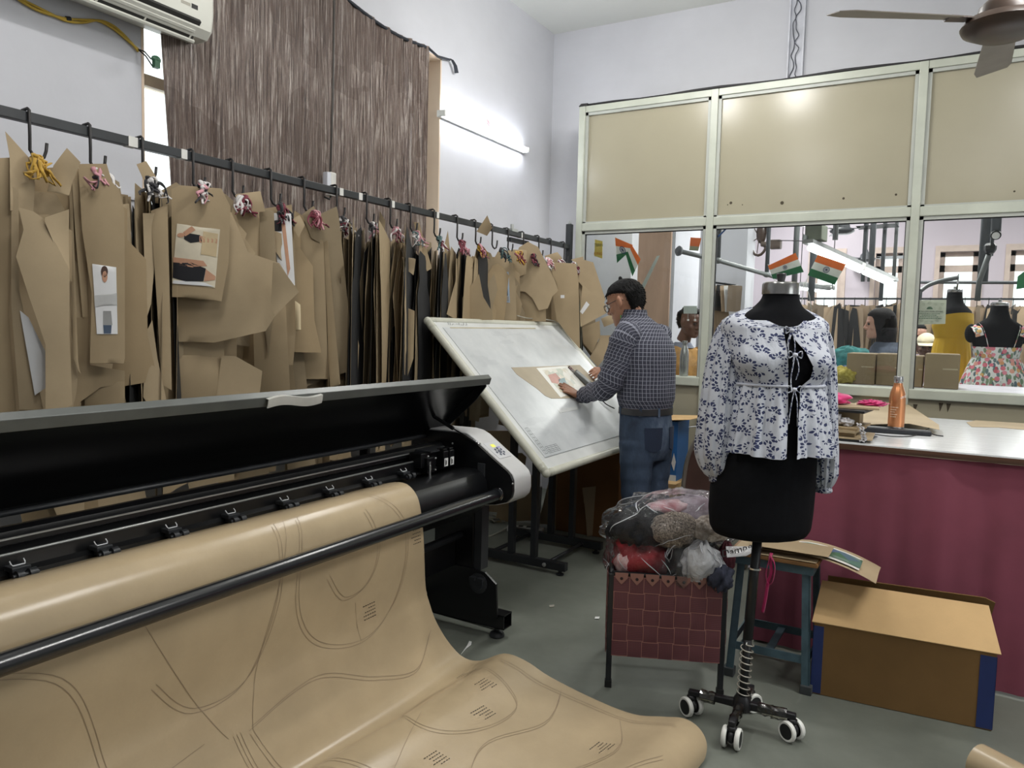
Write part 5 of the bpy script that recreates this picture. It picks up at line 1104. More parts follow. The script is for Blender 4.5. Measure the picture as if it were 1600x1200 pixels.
# four-legged base with castors
M_leg = mat('base_black', (24, 24, 27), 0.38, var=0.1); M_wrap = glass_mat('cling_wrap', (.86, .84, .78, 1), 2.2, .12); M_wh = mat('castor_white', (226, 226, 220), 0.4)
hub = V(pb_.x, pb_.y, .088); MB().lathe([(.03, -.02), (.034, -.005), (.03, .02), (.022, .035)], hub, 20).build('base_hub', M_leg, fm, smooth=True, sharp=40)
cs = [onz(1080, 1105, .03), onz(1143, 1155, .03), onz(1237, 1143, .03)]; cs.append(hub*2-cs[1]); cs[3].z = .03
M_rag = mat('wrap_film', (150, 142, 122), 0.3, var=.3, vs=60)
for k, c in enumerate(cs):
    e = V(c.x, c.y, .082); d = (e-hub); d.z = 0; L_ = d.length; d.normalize(); sd = V(-d.y, d.x, 0)
    lg = MB().hexa([hub+sd*-.013+UZ*-.014, e+d*.012+sd*-.012+UZ*-.004, e+d*.012+sd*.012+UZ*-.004, hub+sd*.013+UZ*-.014, hub+sd*-.013+UZ*.016, e+d*.012+sd*-.012+UZ*.014, e+d*.012+sd*.012+UZ*.014, hub+sd*.013+UZ*.016]).build('base_leg', M_leg, fm, bevel=0.004)
    wr_ = MB(); rr = random.Random(k)
    for q in range(2):
        t0 = rr.uniform(.15, .6); p = hub.lerp(e, t0); rg = []
        for i in range(5):
            o = p+d*(i*.013); rg.append([o+sd*((.015+rr.uniform(0, .006))*math.cos(a))+UZ*((.018+rr.uniform(0, .006))*math.sin(a)) for a in [2*PI*j/10 for j in range(10)]])
        wr_.loft(rg, True, False, False)
    tag(wr_.build('film_wrap', M_wrap, lg, smooth=False), 'torn clear packing film')
    c0 = V(c.x, c.y, 0); ax_ = (sd*.8+d*.6*(1 if k != 1 else 0)).normalized() if k != 1 else sd
    fw_ = ax_.cross(UZ)
    cst = MB().lathe([(.013, .060), (.017, .062), (.017, .074), (.012, .078)], c0, 16).ell(c0+UZ*.042, (.016, .027, .024), (ax_, fw_, UZ), 14, 9).build('castor', M_leg, lg, smooth=True)
    for s in (-1, 1):
        wc = c0+ax_*(.022*s)+UZ*.036
        MB().lathe([(.026, -.008), (.033, -.008), (.036, -.004), (.036, .004), (.033, .008), (.026, .008)], wc, 24, ax_, False).build('castor_tyre', M_wh, cst, smooth=True, sharp=50)
        MB().lathe([(.016, -.009), (.0265, -.008), (.0265, .008), (.016, .0095)], wc, 20, ax_).build('castor_disc', M_leg, cst, smooth=True, sharp=40)
# ---------------- blouse
def leaf_print():
    t = NT('leaf_print_cotton'); tc = t.n('ShaderNodeTexCoord'); acc = None
    for (scl, rnd_, k, th, r0, r1, wd) in ((22.0, .8, 6, .60, .06, .45, .38), (29.0, .9, 5, .5, .05, .43, .34)):
        mp = t.n('ShaderNodeMapping'); mp.inputs['Scale'].default_value = (scl, scl, 1); mp.inputs['Location'].default_value = (scl*.37, scl*.11, 0); t.l(tc, 'UV', mp, 0)
        vo = t.n('ShaderNodeTexVoronoi', voronoi_dimensions='2D'); vo.inputs['Scale'].default_value = 1; vo.inputs['Randomness'].default_value = rnd_; t.l(mp, 0, vo, 'Vector')
        sb = t.n('ShaderNodeVectorMath', operation='SUBTRACT'); t.l(mp, 0, sb, 0); t.l(vo, 'Position', sb, 1)
        sp = t.n('ShaderNodeSeparateXYZ'); t.l(sb, 0, sp, 0); sc_ = t.n('ShaderNodeSeparateColor'); t.l(vo, 'Color', sc_, 0)
        r = t.math('SQRT', t.math('ADD', t.math('MULTIPLY', sp.outputs[0], sp.outputs[0]), t.math('MULTIPLY', sp.outputs[1], sp.outputs[1])))
        an = t.math('ADD', t.math('DIVIDE', t.math('ARCTAN2', sp.outputs[1], sp.outputs[0]), 2*PI), sc_.outputs[0]); an = t.math('FRACT', t.math('ADD', an, 2.0))
        pet = t.math('ABSOLUTE', t.math('SUBTRACT', t.math('FRACT', t.math('MULTIPLY', an, float(k+2))), .5))
        rn = t.math('DIVIDE', t.math('SUBTRACT', r, r0), r1-r0); inside = t.math('MULTIPLY', t.math('GREATER_THAN', rn, .22), t.math('LESS_THAN', rn, 1.0))
        prof = t.math('MULTIPLY', t.math('SINE', t.math('MULTIPLY', t.math('DIVIDE', t.math('SUBTRACT', rn, .22), .78), PI)), wd)
        m = t.math('MULTIPLY', t.math('LESS_THAN', pet, prof), inside); m = t.math('MULTIPLY', m, t.math('LESS_THAN', an, th))
        stem = t.math('MULTIPLY', t.math('LESS_THAN', pet, .045), t.math('MULTIPLY', t.math('LESS_THAN', r, r0+.12), t.math('LESS_THAN', an, th)))
        m = t.math('MAXIMUM', m, t.math('MULTIPLY', stem, .7)); acc = m if acc is None else t.math('MAXIMUM', acc, m)
    f = t.noise(t.coord('Object'), 18, 3)
    t.col(t.mix(acc, t.ramp(f, [(.3, lin((190, 194, 204))), (.7, lin((204, 207, 215)))]), lin((48, 56, 94))))
    t.setp(Roughness=.8); t.bump(t.noise(t.coord('Object', (1, 1, .35)), 30, 4), .35, .015); return t.m
M_leaf = leaf_print()
bl = thing('blouse', DC(1210, 600), 'white blouse with small blue leaf print and front ties on the black dress form', 'blouse')
def ringpt(px, py, w_, d_, a, add=0.0): # a = 0 at the front, counted towards DL
    return DC(px, py)+DF*((d_+add)*math.cos(a))+DL*((w_+add)*math.sin(a))
def prof_at(py):
    for (p0, p1) in zip(FR, FR[1:]):
        if p1[1] <= py <= p0[1]:
            t = (p0[1]-py)/(p0[1]-p1[1]); return [lerp(p0[0], p1[0], t), py, lerp(p0[2], p1[2], t), lerp(p0[3], p1[3], t)]
    return list(FR[-1])
# bodice: shoulder to under-bust seam, open at the front by a gap that changes with height
def gap(py):   # half-gap angles (towards form's right, left)
    k = [(500, .03, .02), (512, .06, .04), (528, .06, .12), (548, .06, .30), (570, .06, .42), (590, .06, .42), (602, .05, .22), (640, .06, .14), (712, .10, .02)]
    for (a, l0, q0), (c, l1, q1) in zip(k, k[1:]):
        if a <= py <= c: t = (py-a)/(c-a); return lerp(l0, l1, t), lerp(q0, q1, t)
    return k[-1][1:]
rows = []; uvr = []
NA = 64
def bust(py, a):  # extra fullness over the bust
    return .036*math.exp(-((py-566)/24.0)**2)*(math.exp(-((a-.75)/.45)**2)+math.exp(-((a+.75)/.45)**2))
for i in range(17):
    py = lerp(601, 496, i/16); p = prof_at(py); gl_, gr_ = gap(py); r = []
    wv, dv_ = p[2], p[3]
    if py < 515: wv, dv_ = p[2]+.002, p[3]+.004
    for j in range(NA+1):
        a = lerp(-gl_, -2*PI+gr_, j/NA); a_ = (a+PI) % (2*PI)-PI
        dip = max(0, math.cos(a_))**2*.040*smoothstep((515-py)/19)
        r.append(ringpt(p[0], py, wv, dv_, a, .014+bust(py, a_)+.0025*math.sin(a*22+py*.05)*max(0, math.cos(a_)))-UZ*dip)
    rows.append(r)
def uvgrid(b, rows, off=(0, 0), su=1.0):
    u = [[0]*len(rows[0]) for _ in rows]; v = [[0]*len(rows[0]) for _ in rows]
    for i, r in enumerate(rows):
        L_ = 0
        for j, q in enumerate(r):
            if j: L_ += (Vector(q)-Vector(r[j-1])).length
            u[i][j] = L_
        m_ = L_/2
        for j in range(len(r)): u[i][j] -= m_
        if i:
            s = sum((Vector(r[j])-Vector(rows[i-1][j])).length for j in range(0, len(r), 4))/len(range(0, len(r), 4))
            for j in range(len(r)): v[i][j] = v[i-1][0]+s
    Lm = sum(r_[-1]-r_[0] for r_ in u)/len(u); n_ = len(rows[0])-1
    b.grid(rows, lambda i, j: ((j/n_-.5)*Lm*su+off[0], v[i][j]+off[1])); return b
bod = uvgrid(MB(), rows).build('bodice', M_leaf, bl, smooth=True, solid=.0018, flipfix=False)
# yoke that closes over the shoulders up to the neck opening
rows2 = []
for i in range(6):
    t = i/5; r = []
    for j in range(NA+1):
        q = rows[-1][j]; py = lerp(496, 482, t); gl_, gr_ = gap(500); a = lerp(-gl_, -2*PI+gr_, j/NA); a_ = (a+PI) % (2*PI)-PI
        side = abs(math.sin(a_)); fr = max(0, math.cos(a_))
        tgt = DC(1215, 481)+DF*((.082+.022*fr)*math.cos(a_))+DL*(.090*math.sin(a_))-UZ*(.066*fr**1.4)
        r.append(Vector(q).lerp(tgt, t)+UZ*(.002*math.sin(PI*t)*side))
    rows2.append(r)
uvgrid(MB(), rows2, (.1, .3)).build('yoke', M_leaf, bl, smooth=True, solid=.0018, flipfix=False)
# peplum gathered under the seam
rows = []
for i in range(15):
    t = i/14; py = lerp(600, 705, t); p = prof_at(min(py, 760)); gl_, gr_ = gap(py); r = []; n2 = 200
    w0 = lerp(.136, .176, t**.8); d0 = lerp(.104, .142, t**.8)
    for j in range(n2+1):
        a = lerp(-gl_, -2*PI+gr_, j/n2); amp = lerp(.003, .0095, t)
        rp = amp*(math.sin(a*17)+.6*math.sin(a*29+1.0)+.35*math.sin(a*47*(1-t*.3)))
        r.append(ringpt(lerp(1214, 1212, t), py, w0, d0, a, .012+rp)+UZ*(.004*math.sin(a*5)*t))
    rows.append(r)
uvgrid(MB(), rows, (.03, .7), .80).build('peplum', M_leaf, bl, smooth=True, solid=.0018, flipfix=False)
MB().tube([ringpt(*prof_at(600)[:2], .136, .104, lerp(-gap(600)[0], -2*PI+gap(600)[1], j/80), .016+.002*math.sin(j*2.4)) for j in range(81)], .005, 6).build('waist_seam', mat('seam_cotton', (196, 199, 210), .8), bl, smooth=True)
# sleeves: full, gathered at the cap and the cuff
def sleeve2(pxs, name, ph, fl=.72):
    P = catmull([ony(px, py, y) for px, py, y, r in pxs], 7); R_ = [p[3] for p in pxs]; n = len(P); rr = []
    for i in range(n):
        f = i/(n-1)*(len(R_)-1); j = min(len(R_)-2, int(f)); rr.append(lerp(R_[j], R_[j+1], f-j))
    rows = []; d0 = None; m = 60
    for i, q in enumerate(P):
        d = (P[min(i+1, n-1)]-P[max(i-1, 0)]).normalized(); u = (DF-d*d.dot(DF)).normalized(); w_ = d.cross(u); t = i/(n-1); r = []
        for k in range(m+1):
            a = 2*PI*k/m; rp = .0035*math.sin(a*9+ph+t*2)+.003*math.sin(a*15+ph*2)+.006*math.sin(a*3+t*9+ph)*t*(1-t)*2
            r.append(q+u*((rr[i]+rp)*math.cos(a))+w_*((rr[i]*fl+rp)*math.sin(a)))
        rows.append(r)
    o = uvgrid(MB(), rows, (ph, ph*.5)).build(name, M_leaf, bl, smooth=True, solid=.0018, flipfix=False)
    c = rows[-1]; cf = []; q = P[-1]; d = (P[-1]-P[-3]).normalized(); u = (DF-d*d.dot(DF)).normalized(); w_ = d.cross(u)
    for s_, r_ in ((-.004, .030), (.006, .033), (.016, .036), (.02, .030)): cf.append([q+d*s_+u*((r_+.002*math.sin(k*2.1))*math.cos(2*PI*k/30))+w_*((r_*.8+.002*math.sin(k*2.7))*math.sin(2*PI*k/30)) for k in range(30)])
    MB().loft(cf, True, False, True, uvs=True).build('sleeve_cuff', M_leaf, o, smooth=True)
sleeve2([(1150, 500, 2.655, .030), (1141, 520, 2.65, .058), (1131, 560, 2.64, .070), (1124, 610, 2.63, .077), (1119, 660, 2.62, .082), (1115, 705, 2.62, .080), (1118, 732, 2.62, .058), (1120, 742, 2.62, .034)], 'sleeve', .4)
sleeve2([(1274, 506, 2.775, .026), (1281, 530, 2.79, .046), (1284, 580, 2.80, .055), (1285, 640, 2.81, .060), (1286, 700, 2.82, .062), (1286, 740, 2.82, .056), (1286, 760, 2.82, .030)], 'sleeve', 2.1)
# tie strings and bows at the front
def tiebow(px, py, drop, wd, seed):
    p = prof_at(py); c = ringpt(p[0], py, p[2], p[3], .05, .030+bust(py, 0)); r = random.Random(seed)
    MB().ell(c, (.009, .009, .007), (DL, DF, UZ), 10, 7).build('tie_knot', mat('seam_cotton', (196, 199, 210), .8), bl, smooth=True)
    for s in (-1, 1):
        lp = [c, c+DL*(.018*s)+UZ*.012, c+DL*(wd*s)+UZ*.004, c+DL*(wd*.9*s)-UZ*.010, c+DL*(.012*s)-UZ*.006, c]
        MB().tube(catmull(lp, 4), .0035, 6, flat=.5, uvs=True).build('tie_loop', M_leaf, bl, smooth=True)
        dr = drop*r.uniform(.7, 1.1); tl = [c, c+DL*(.008*s)-UZ*(dr*.3)+DF*.006, c+DL*(.012*s)-UZ*(dr*.65)+DF*.004, c+DL*(.014*s+r.uniform(-.01, .01))-UZ*dr]
        MB().tube(catmull(tl, 5), .0042, 6, flat=.4, uvs=True).build('tie_string', M_leaf, bl, smooth=True)
tiebow(1241, 516, .10, .020, 1); tiebow(1240, 552, .11, .022, 2); tiebow(1240, 604, .14, .024, 3)
# ================================================================== WOVEN BASKET WITH BAGGED CLOTHES
bA, bB = V(-1.096, 2.74, 0), V(-.700, 2.905, 0); bx = (bB-bA).normalized(); byd = V(-bx.y, bx.x, 0); BWd, BDp, BHt = (bB-bA).length, .36, .455
def bk(x, y, z): return bA+bx*x+byd*y+UZ*z
bsk = thing('woven_basket', bk(BWd/2, BDp/2, 0), 'maroon woven strap basket on a black steel frame, heaped with bagged clothes', 'basket')
for x in (0, BWd):
    for y in (0, BDp):
        l_ = MB().bb(0, .0001, 0, .0001, 0, .0001); l_ = MB().box(bk(x, y, BHt/2+.01), (.022, .022, BHt-.02), (bx, byd, UZ)).build('leg', M_st, bsk, bevel=.003)
        MB().box(bk(x, y, .014), (.027, .027, .028), (bx, byd, UZ)).build('rubber_tip', mat('rubber_black', (18, 18, 18), .8), l_, bevel=.002)
for z in (BHt, .14):
    for p, q in ((bk(0, 0, z), bk(BWd, 0, z)), (bk(0, BDp, z), bk(BWd, BDp, z)), (bk(0, 0, z), bk(0, BDp, z)), (bk(BWd, 0, z), bk(BWd, BDp, z))):
        MB().tube([p, q], .010, 10).build('frame_tube', M_st, bsk, smooth=True)
def strap_mat():
    t = NT('woven_strap'); tc = t.n('ShaderNodeTexCoord'); sp = t.n('ShaderNodeSeparateXYZ'); t.l(tc, 'UV', sp, 0); x = sp.outputs[0]
    e = t.math('GREATER_THAN', t.math('ABSOLUTE', t.math('SUBTRACT', x, .5)),  .455); st = t.math('LESS_THAN', t.math('FRACT', t.math('MULTIPLY', x, 9.0)), .22)
    c = t.mix(t.math('MULTIPLY', st, .6), lin((102, 58, 62)), lin((62, 34, 40))); c = t.mix(t.math('MULTIPLY', e, .75), c, lin((156, 112, 98)))
    t.col(c); t.setp(Roughness=.6); t.bump(st, .3, .002); return t.m
M_strap = strap_mat()
def weave(o, dx, dz, W_, H_, nx, nz, nrm, wd):
    sx, sz = W_/nx, H_/nz
    for k in range(nx):
        xc = (k+.5)*sx; rows = []
        for i in range(nz*6+1):
            z = i/(nz*6)*H_; ph = math.sin(PI*(z/sz))*(1 if k % 2 else -1)
            q = o+dx*xc+dz*z+nrm*(.002*ph); rows.append([q-dx*(sx*.485), q+dx*(sx*.485)])
        MB().grid(rows, lambda i, j: (j, i*.1)).build('strap', M_strap, bsk, smooth=True, solid=.0015)
    for m in range(nz):
        zc = (m+.5)*sz; rows = []
        for i in range(nx*6+1):
            x = i/(nx*6)*W_; ph = math.cos(PI*(x/sx-.5))*(1 if m % 2 else -1)
            q = o+dz*zc+dx*x-nrm*(.002*ph); rows.append([q-dz*(sz*.49), q+dz*(sz*.49)])
        MB().grid(rows, lambda i, j: (j, i*.1)).build('strap', M_strap, bsk, smooth=True, solid=.0015)
weave(bk(.008, -.014, .132), bx, UZ, BWd-.016, .318, 7, 5, -byd, .056)
weave(bk(-.014, .008, .132), byd, UZ, BDp-.016, .318, 6, 5, -bx, .054)
weave(bk(BWd+.014, .008, .132), byd, UZ, BDp-.016, .318, 6, 5, bx, .054)
for k in range(7):   # pointed tabs folded over the front rim, with rivets
    x = (k+.5)*(BWd-.016)/7+.008; c = bk(x, -.018, BHt)
    tb = MB().prism([c+bx*-.026+UZ*.010, c+bx*.026+UZ*.010, c+bx*.024-UZ*.010, c-UZ*.036, c+bx*-.024-UZ*.010], -byd*.002)
    o_ = tb.build('strap_tab', M_strap, bsk); MB().lathe([(.006, 0), (.006, .0015), (.003, .0025)], c-UZ*.012-byd*.002, 12, -byd).build('rivet', mat('rivet_dark', (42, 22, 26), .4), o_)
# lumpy bags of clothes
def lump(c, r, ax, amp, seed, nu=40, nv=22, fr=1.0):
    rr = random.Random(seed); K = [(rr.uniform(1, 6)*fr, rr.uniform(1, 5)*fr, rr.uniform(0, 6), rr.uniform(0, 6)) for _ in range(7)]; rings = []
    for i in range(nv):
        a = -PI/2+PI*(i+.1)/(nv-.8); row = []
        for k in range(nu):
            p = 2*PI*k/nu; s = 1+amp*sum(math.sin(ka*p//1*1.0 + round(ka)*p*0 + round(ka)*p + pa)*math.sin(kb*a*1.5+pb) for ka, kb, pa, pb in K)/2.2
            row.append(Vector(c)+ax[0]*(r[0]*s*math.cos(a)*math.cos(p))+ax[1]*(r[1]*s*math.cos(a)*math.sin(p))+ax[2]*(r[2]*s*math.sin(a)))
        rings.append(row)
    return MB().loft(rings)
def plastic_mat(name, k=.16, rough=.16, hz=(.92, .93, .95, 1)):
    t = NT(name); t.t.nodes.remove(t.p); tr = t.n('ShaderNodeBsdfTransparent'); gl = t.n('ShaderNodeBsdfGlossy'); di = t.n('ShaderNodeBsdfDiffuse'); m1 = t.n('ShaderNodeMixShader'); m2 = t.n('ShaderNodeMixShader')
    v = t.coord('Object', (1, 1, 1)); mu = t.n('ShaderNodeTexNoise'); mu.inputs['Scale'].default_value = 16; mu.inputs['Detail'].default_value = 5; mu.inputs['Distortion'].default_value = 1.6; t.t.links.new(v, mu.inputs[0])
    bp = t.n('ShaderNodeBump'); bp.inputs['Strength'].default_value = .6; bp.inputs['Distance'].default_value = .03; t.t.links.new(mu.outputs[0], bp.inputs['Height'])
    gl.inputs['Roughness'].default_value = rough; di.inputs[0].default_value = hz; t.l(bp, 0, gl, 'Normal'); t.l(bp, 0, di, 'Normal'); tr.inputs[0].default_value = (.95, .95, .96, 1)
    fr = t.n('ShaderNodeFresnel'); fr.inputs[0].default_value = 1.5; t.l(bp, 0, fr, 'Normal')
    rp = t.math('ADD', t.math('MULTIPLY', fr.outputs[0], 0.75, True), .0, True); m1.inputs[0].default_value = k
    t.l(tr, 0, m1, 1); t.l(di, 0, m1, 2); t.t.links.new(rp, m2.inputs[0]); t.l(m1, 0, m2, 1); t.l(gl, 0, m2, 2); t.l(m2, 0, t.out, 0); return t.m
M_plas = plastic_mat('clear_polythene', .012, .07); M_plw = plastic_mat('milky_polythene', .45, .25)
M_plc = mat('glint_film', (206, 208, 214), .15, var=.1, spec=.8)  # pale strands that imitate white glints on the bag film
def cloth(name, c, c2=None, sc_=22, b_=.6): return mat(name, c, .85, var=.2, vs=sc_, bump=b_, bs=60, c2=c2)
A3 = (bx, byd, UZ)
M_red = cloth('red_print_cloth', (140, 16, 30), (176, 60, 66), 38); M_knit = cloth('speckled_knit', (68, 60, 54), (186, 172, 156), 150, 1.0); M_dk = cloth('black_cloth', (12, 13, 16), (30, 32, 38), 14); M_fur = cloth('beige_fur', (120, 106, 92), (196, 186, 174), 60, 1.0); M_bluec = cloth('navy_cloth', (38, 42, 56), (62, 66, 84), 18)
top = BHt
def bag(name, lab, c, r, ax, seed, amp, inner, film=M_plas):
    t = thing(name, c, lab, 'bag'); fb = lump(c, r, ax, amp, seed, 84, 46); cc_ = Vector(c)
    for i_, q_ in enumerate(fb.v):
        a_ = 1-2*abs(mnoise.noise(q_*10+Vector((seed, 0, 0)))); b_ = 1-2*abs(mnoise.noise(q_*31+Vector((0, seed, 0)))); fb.v[i_] = q_+(q_-cc_).normalized()*(.016*a_+.005*b_)
    fo_ = fb.build('plastic_film', film, t, smooth=True); cr_ = random.Random(seed); cb_ = MB()
    for _ in range(26):
        i0, k0_, di, dk = cr_.randrange(12, 38), cr_.randrange(84), cr_.choice((-2, -1, 1, 1, 2)), cr_.choice((-1, 1, 1)); pth = []
        for s_ in range(cr_.randrange(4, 9)):
            ii = i0+di*s_
            if 3 < ii < 44: q_ = fb.v[ii*84+(k0_+dk*s_) % 84]; pth.append(q_+(q_-cc_).normalized()*.002)
        if len(pth) > 2: L_ = len(catmull(pth, 3)); cb_.tube(catmull(pth, 3), [.0026*math.sin(PI*(j+.5)/L_)+.0004 for j in range(L_)], 5, flat=.5)
    tag(cb_.build('glint_strand', M_plc, fo_, smooth=True), 'pale strands painted as glints on the film')
    for i, (o, rr, m, sd_, am) in enumerate(inner): lump(Vector(c)+ax[0]*o[0]+ax[1]*o[1]+ax[2]*o[2], rr, ax, am, sd_, 30, 16).build('folded_garment', m, t, smooth=True)
    return t
bag('bag_of_clothes', 'clear bag of red printed clothes on the near left of the woven basket', bk(.12, .12, top+.04), (.135, .125, .125), A3, 11, .10, [((0, 0, 0), (.118, .108, .108), M_red, 12, .14), ((-.06, -.05, -.02), (.05, .05, .05), cloth('pink_white_print', (214, 150, 150), (232, 214, 210), 60), 13, .1)])
bag('bag_of_clothes', 'black bag of clothes in the woven basket, right of the red printed clothes', bk(.30, .11, top+.03), (.12, .12, .115), A3, 21, .12, [((0, 0, 0), (.108, .105, .10), M_dk, 22, .14)], plastic_mat('black_film_gloss', .04))
bag('bag_of_clothes', 'white plastic bag stuffed at the front right of the woven basket', bk(.345, .02, top+.05), (.07, .045, .075), A3, 31, .16, [((0, 0, -.01), (.045, .045, .06), cloth('white_cloth', (206, 206, 206)), 32, .1)], M_plw)
ax2 = ((bx*.93+byd*.0+UZ*.13).normalized(), byd, (UZ*.99-bx*.13).normalized())
bag('bag_of_clothes', 'big clear bag of dark and knitted clothes lying on top of the woven basket', bk(.245, .15, top+.185), (.285, .16, .105), ax2, 41, .09, [((-.14, -.02, -.01), (.13, .12, .075), M_dk, 42, .15), ((-.01, -.10, -.012), (.095, .055, .07), M_knit, 43, .06), ((.13, -.09, -.02), (.09, .06, .05), M_fur, 44, .1), ((.05, .05, .02), (.16, .08, .06), cloth('grey_pink_cloth', (120, 104, 112), (176, 168, 178), 12), 45, .12), ((-.02, .02, .05), (.09, .06, .03), cloth('red_white_cloth', (176, 96, 104), (206, 200, 204), 14), 46, .1)])
pf = [bk(.43, .02, top+.125), bk(.52, .03, top+.128), bk(.56, .0, top+.135), bk(.50, -.02, top+.105), bk(.43, -.02, top+.095)]
root = thing('plastic_flap', pf[0], 'loose flap of clear film with handwriting at the right end of the big bag', 'plastic film')
MB().prism(pf, V(0, 0, .002)).build('film_flap', M_plw, root)
d_ = (pf[2]-pf[4]).normalized(); text_mb('Dampe', .042, (pf[0]+pf[1]+pf[3]+pf[4])/4+V(0, 0, .006), d_, (UZ*.75+byd*.66), M_ink, 'handwriting', root)
bag_c = bk(BWd-.02, .0, top+.01); lump(bag_c, (.05, .05, .05), A3, .2, 51).build('garment_heap', M_bluec, None, smooth=True)
o_ = sc.objects['garment_heap']; tag(o_, 'bunched navy cloth spilling over the right corner of the woven basket', 'cloth')
lump(bk(BWd+.01, .05, top+.07), (.03, .035, .06), A3, .2, 52).build('garment_sleeve', cloth('maroon_cloth', (84, 32, 42)), None, smooth=True)
tag(sc.objects['garment_sleeve'], 'maroon cloth end poking up at the right corner of the woven basket', 'cloth')
# ================================================================== BLUE STOOL, PAPERS
sx0, sx1, sy0, sy1, SH = -.715, -.415, 3.11, 3.40, .535
M_blu = mat('stool_blue', (72, 96, 106), .5, var=.1, vs=20); M_wood = mat('stool_wood', (134, 98, 58), .5, var=.12, stretch=(1, 12, 1))
stl = thing('stool', ((sx0+sx1)/2, (sy0+sy1)/2, 0), 'blue grey steel stool with wooden seat behind the dress form, piled with papers', 'stool')
for x, sgx in ((sx0, 1), (sx1, -1)):
    for y, sgy in ((sy0, 1), (sy1, -1)):
        fx, fy = x-sgx*.012, y-sgy*.012; tx, ty = x+sgx*.012, y+sgy*.012; b = MB(); w_ = .03
        b.hexa([(fx, fy, .02), (fx+sgx*w_, fy, .02), (fx+sgx*w_, fy+sgy*.004, .02), (fx, fy+sgy*.004, .02), (tx, ty, SH-.03), (tx+sgx*w_, ty, SH-.03), (tx+sgx*w_, ty+sgy*.004, SH-.03), (tx, ty+sgy*.004, SH-.03)])
        b.hexa([(fx, fy, .02), (fx, fy+sgy*w_, .02), (fx+sgx*.004, fy+sgy*w_, .02), (fx+sgx*.004, fy, .02), (tx, ty, SH-.03), (tx, ty+sgy*w_, SH-.03), (tx+sgx*.004, ty+sgy*w_, SH-.03), (tx+sgx*.004, ty, SH-.03)])
        l_ = b.build('leg', M_blu, stl); MB().box((fx+sgx*.012, fy+sgy*.012, .0175), (.044, .044, .035)).build('foot_cap', mat('foot_grey', (60, 64, 66), .7), l_, bevel=.003)
for z in (.13, SH-.05):
    for y in (sy0, sy1): MB().bb(sx0, sx1, y-.003, y+.003, z-.016, z+.016).build('rail', M_blu, stl)
    for x in (sx0, sx1): MB().bb(x-.003, x+.003, sy0, sy1, z-.016, z+.016).build('rail', M_blu, stl)
MB().bb((sx0+sx1)/2-.015, (sx0+sx1)/2+.015, sy0, sy1, .128, .136).build('centre_rail', M_blu, stl)
MB().bb(sx0-.02, sx1+.02, sy0-.02, sy1+.02, SH-.03, SH-.012).build('seat', M_wood, stl, bevel=.004)
def droop(name, lab, x0, x1, y0, y1, z0, flat, drop, m, cat='paper', skew=0.0):
    rows = []
    for i in range(15):
        t = i/14; L_ = (x1-x0)*t; over = max(0, L_-flat); ang = min(1.25, over*drop)
        xx = x0+min(L_, flat)+(math.sin(ang)/drop if over > 0 else 0); zz = z0-((1-math.cos(ang))/drop if over > 0 else 0)
        rows.append([(xx, lerp(y0, y1, j/6)+skew*t, zz+.004*math.sin(j*1.1+t*4)*(over > 0)) for j in range(7)])
    o = MB().grid(rows).build(name, m, None, smooth=True, solid=.001, flipfix=False); tag(o, lab, cat); return rows
M_kf = kraft('kraft_flat', (176, 164, 142))
droop('kraft_sheet', 'kraft paper sheet flat on the stool seat, lowest of the pile', -.72, -.40, 3.09, 3.33, SH-.009, .5, 1, KR[0])
rw = droop('kraft_sheet', 'kraft paper sheet drooping off the stool under the green picture', -.68, -.185, 3.12, 3.36, SH+.004, .20, 1.5, KR[0], skew=.02)
droop('kraft_sheet', 'upper kraft sheet jutting over the stool front under the dress form', -.66, -.36, 3.10, 3.26, SH+.020, .4, 2, KR[2])
pr_ = thing('printed_picture', rw[8][3], 'green and blue picture printed with white borders, bending off the stool', 'picture'); N3 = V(0, 0, 1)
def onrw(i0, i1, j0, j1, h): return [[Vector(rw[i][0]).lerp(Vector(rw[i][-1]), lerp(j0, j1, k/4))+UZ*h+V(h*.6, 0, 0) for k in range(5)] for i in range(i0, i1+1)]
MB().grid(onrw(5, 12, .12, .80, .004)).build('print_sheet', mat('print_paper', (222, 221, 214)), pr_, smooth=True, solid=.0006, flipfix=False)
MB().grid(onrw(5, 12, .22, .70, .0065)).build('picture_print', pict_mat('green_print', [(74, 110, 84), (92, 128, 98), (88, 104, 138), (112, 134, 120)], 16), pr_, smooth=True, solid=.0004, flipfix=False)
q = V(ony(1204, 862, 3.085).x, 3.085, SH-.02); rb = [q+V(.0, .02, .02), q, q+V(.008, -.004, -.05), q+V(-.004, -.003, -.10), q+V(-.012, -.002, -.17), q+V(-.02, 0, -.22)]
M_pinkr = mat('magenta_ribbon', (178, 24, 92), .5, sheen=.3)
root = thing('ribbon', q, 'magenta ribbon dangling from the stool seat behind the pole', 'ribbon'); MB().tube(catmull(rb, 5), .007, 6, flat=.3).build('ribbon_tail', M_pinkr, root, smooth=True)
MB().tube(catmull([q+V(.0, -.006, .02), q+V(.02, -.008, -.02), q+V(.016, -.006, -.08), q+V(.0, -.004, -.10), q+V(-.012, -.006, -.06), q+V(0, -.006, .01)], 5), .005, 6, flat=.35).build('ribbon_loop', M_pinkr, root, smooth=True)
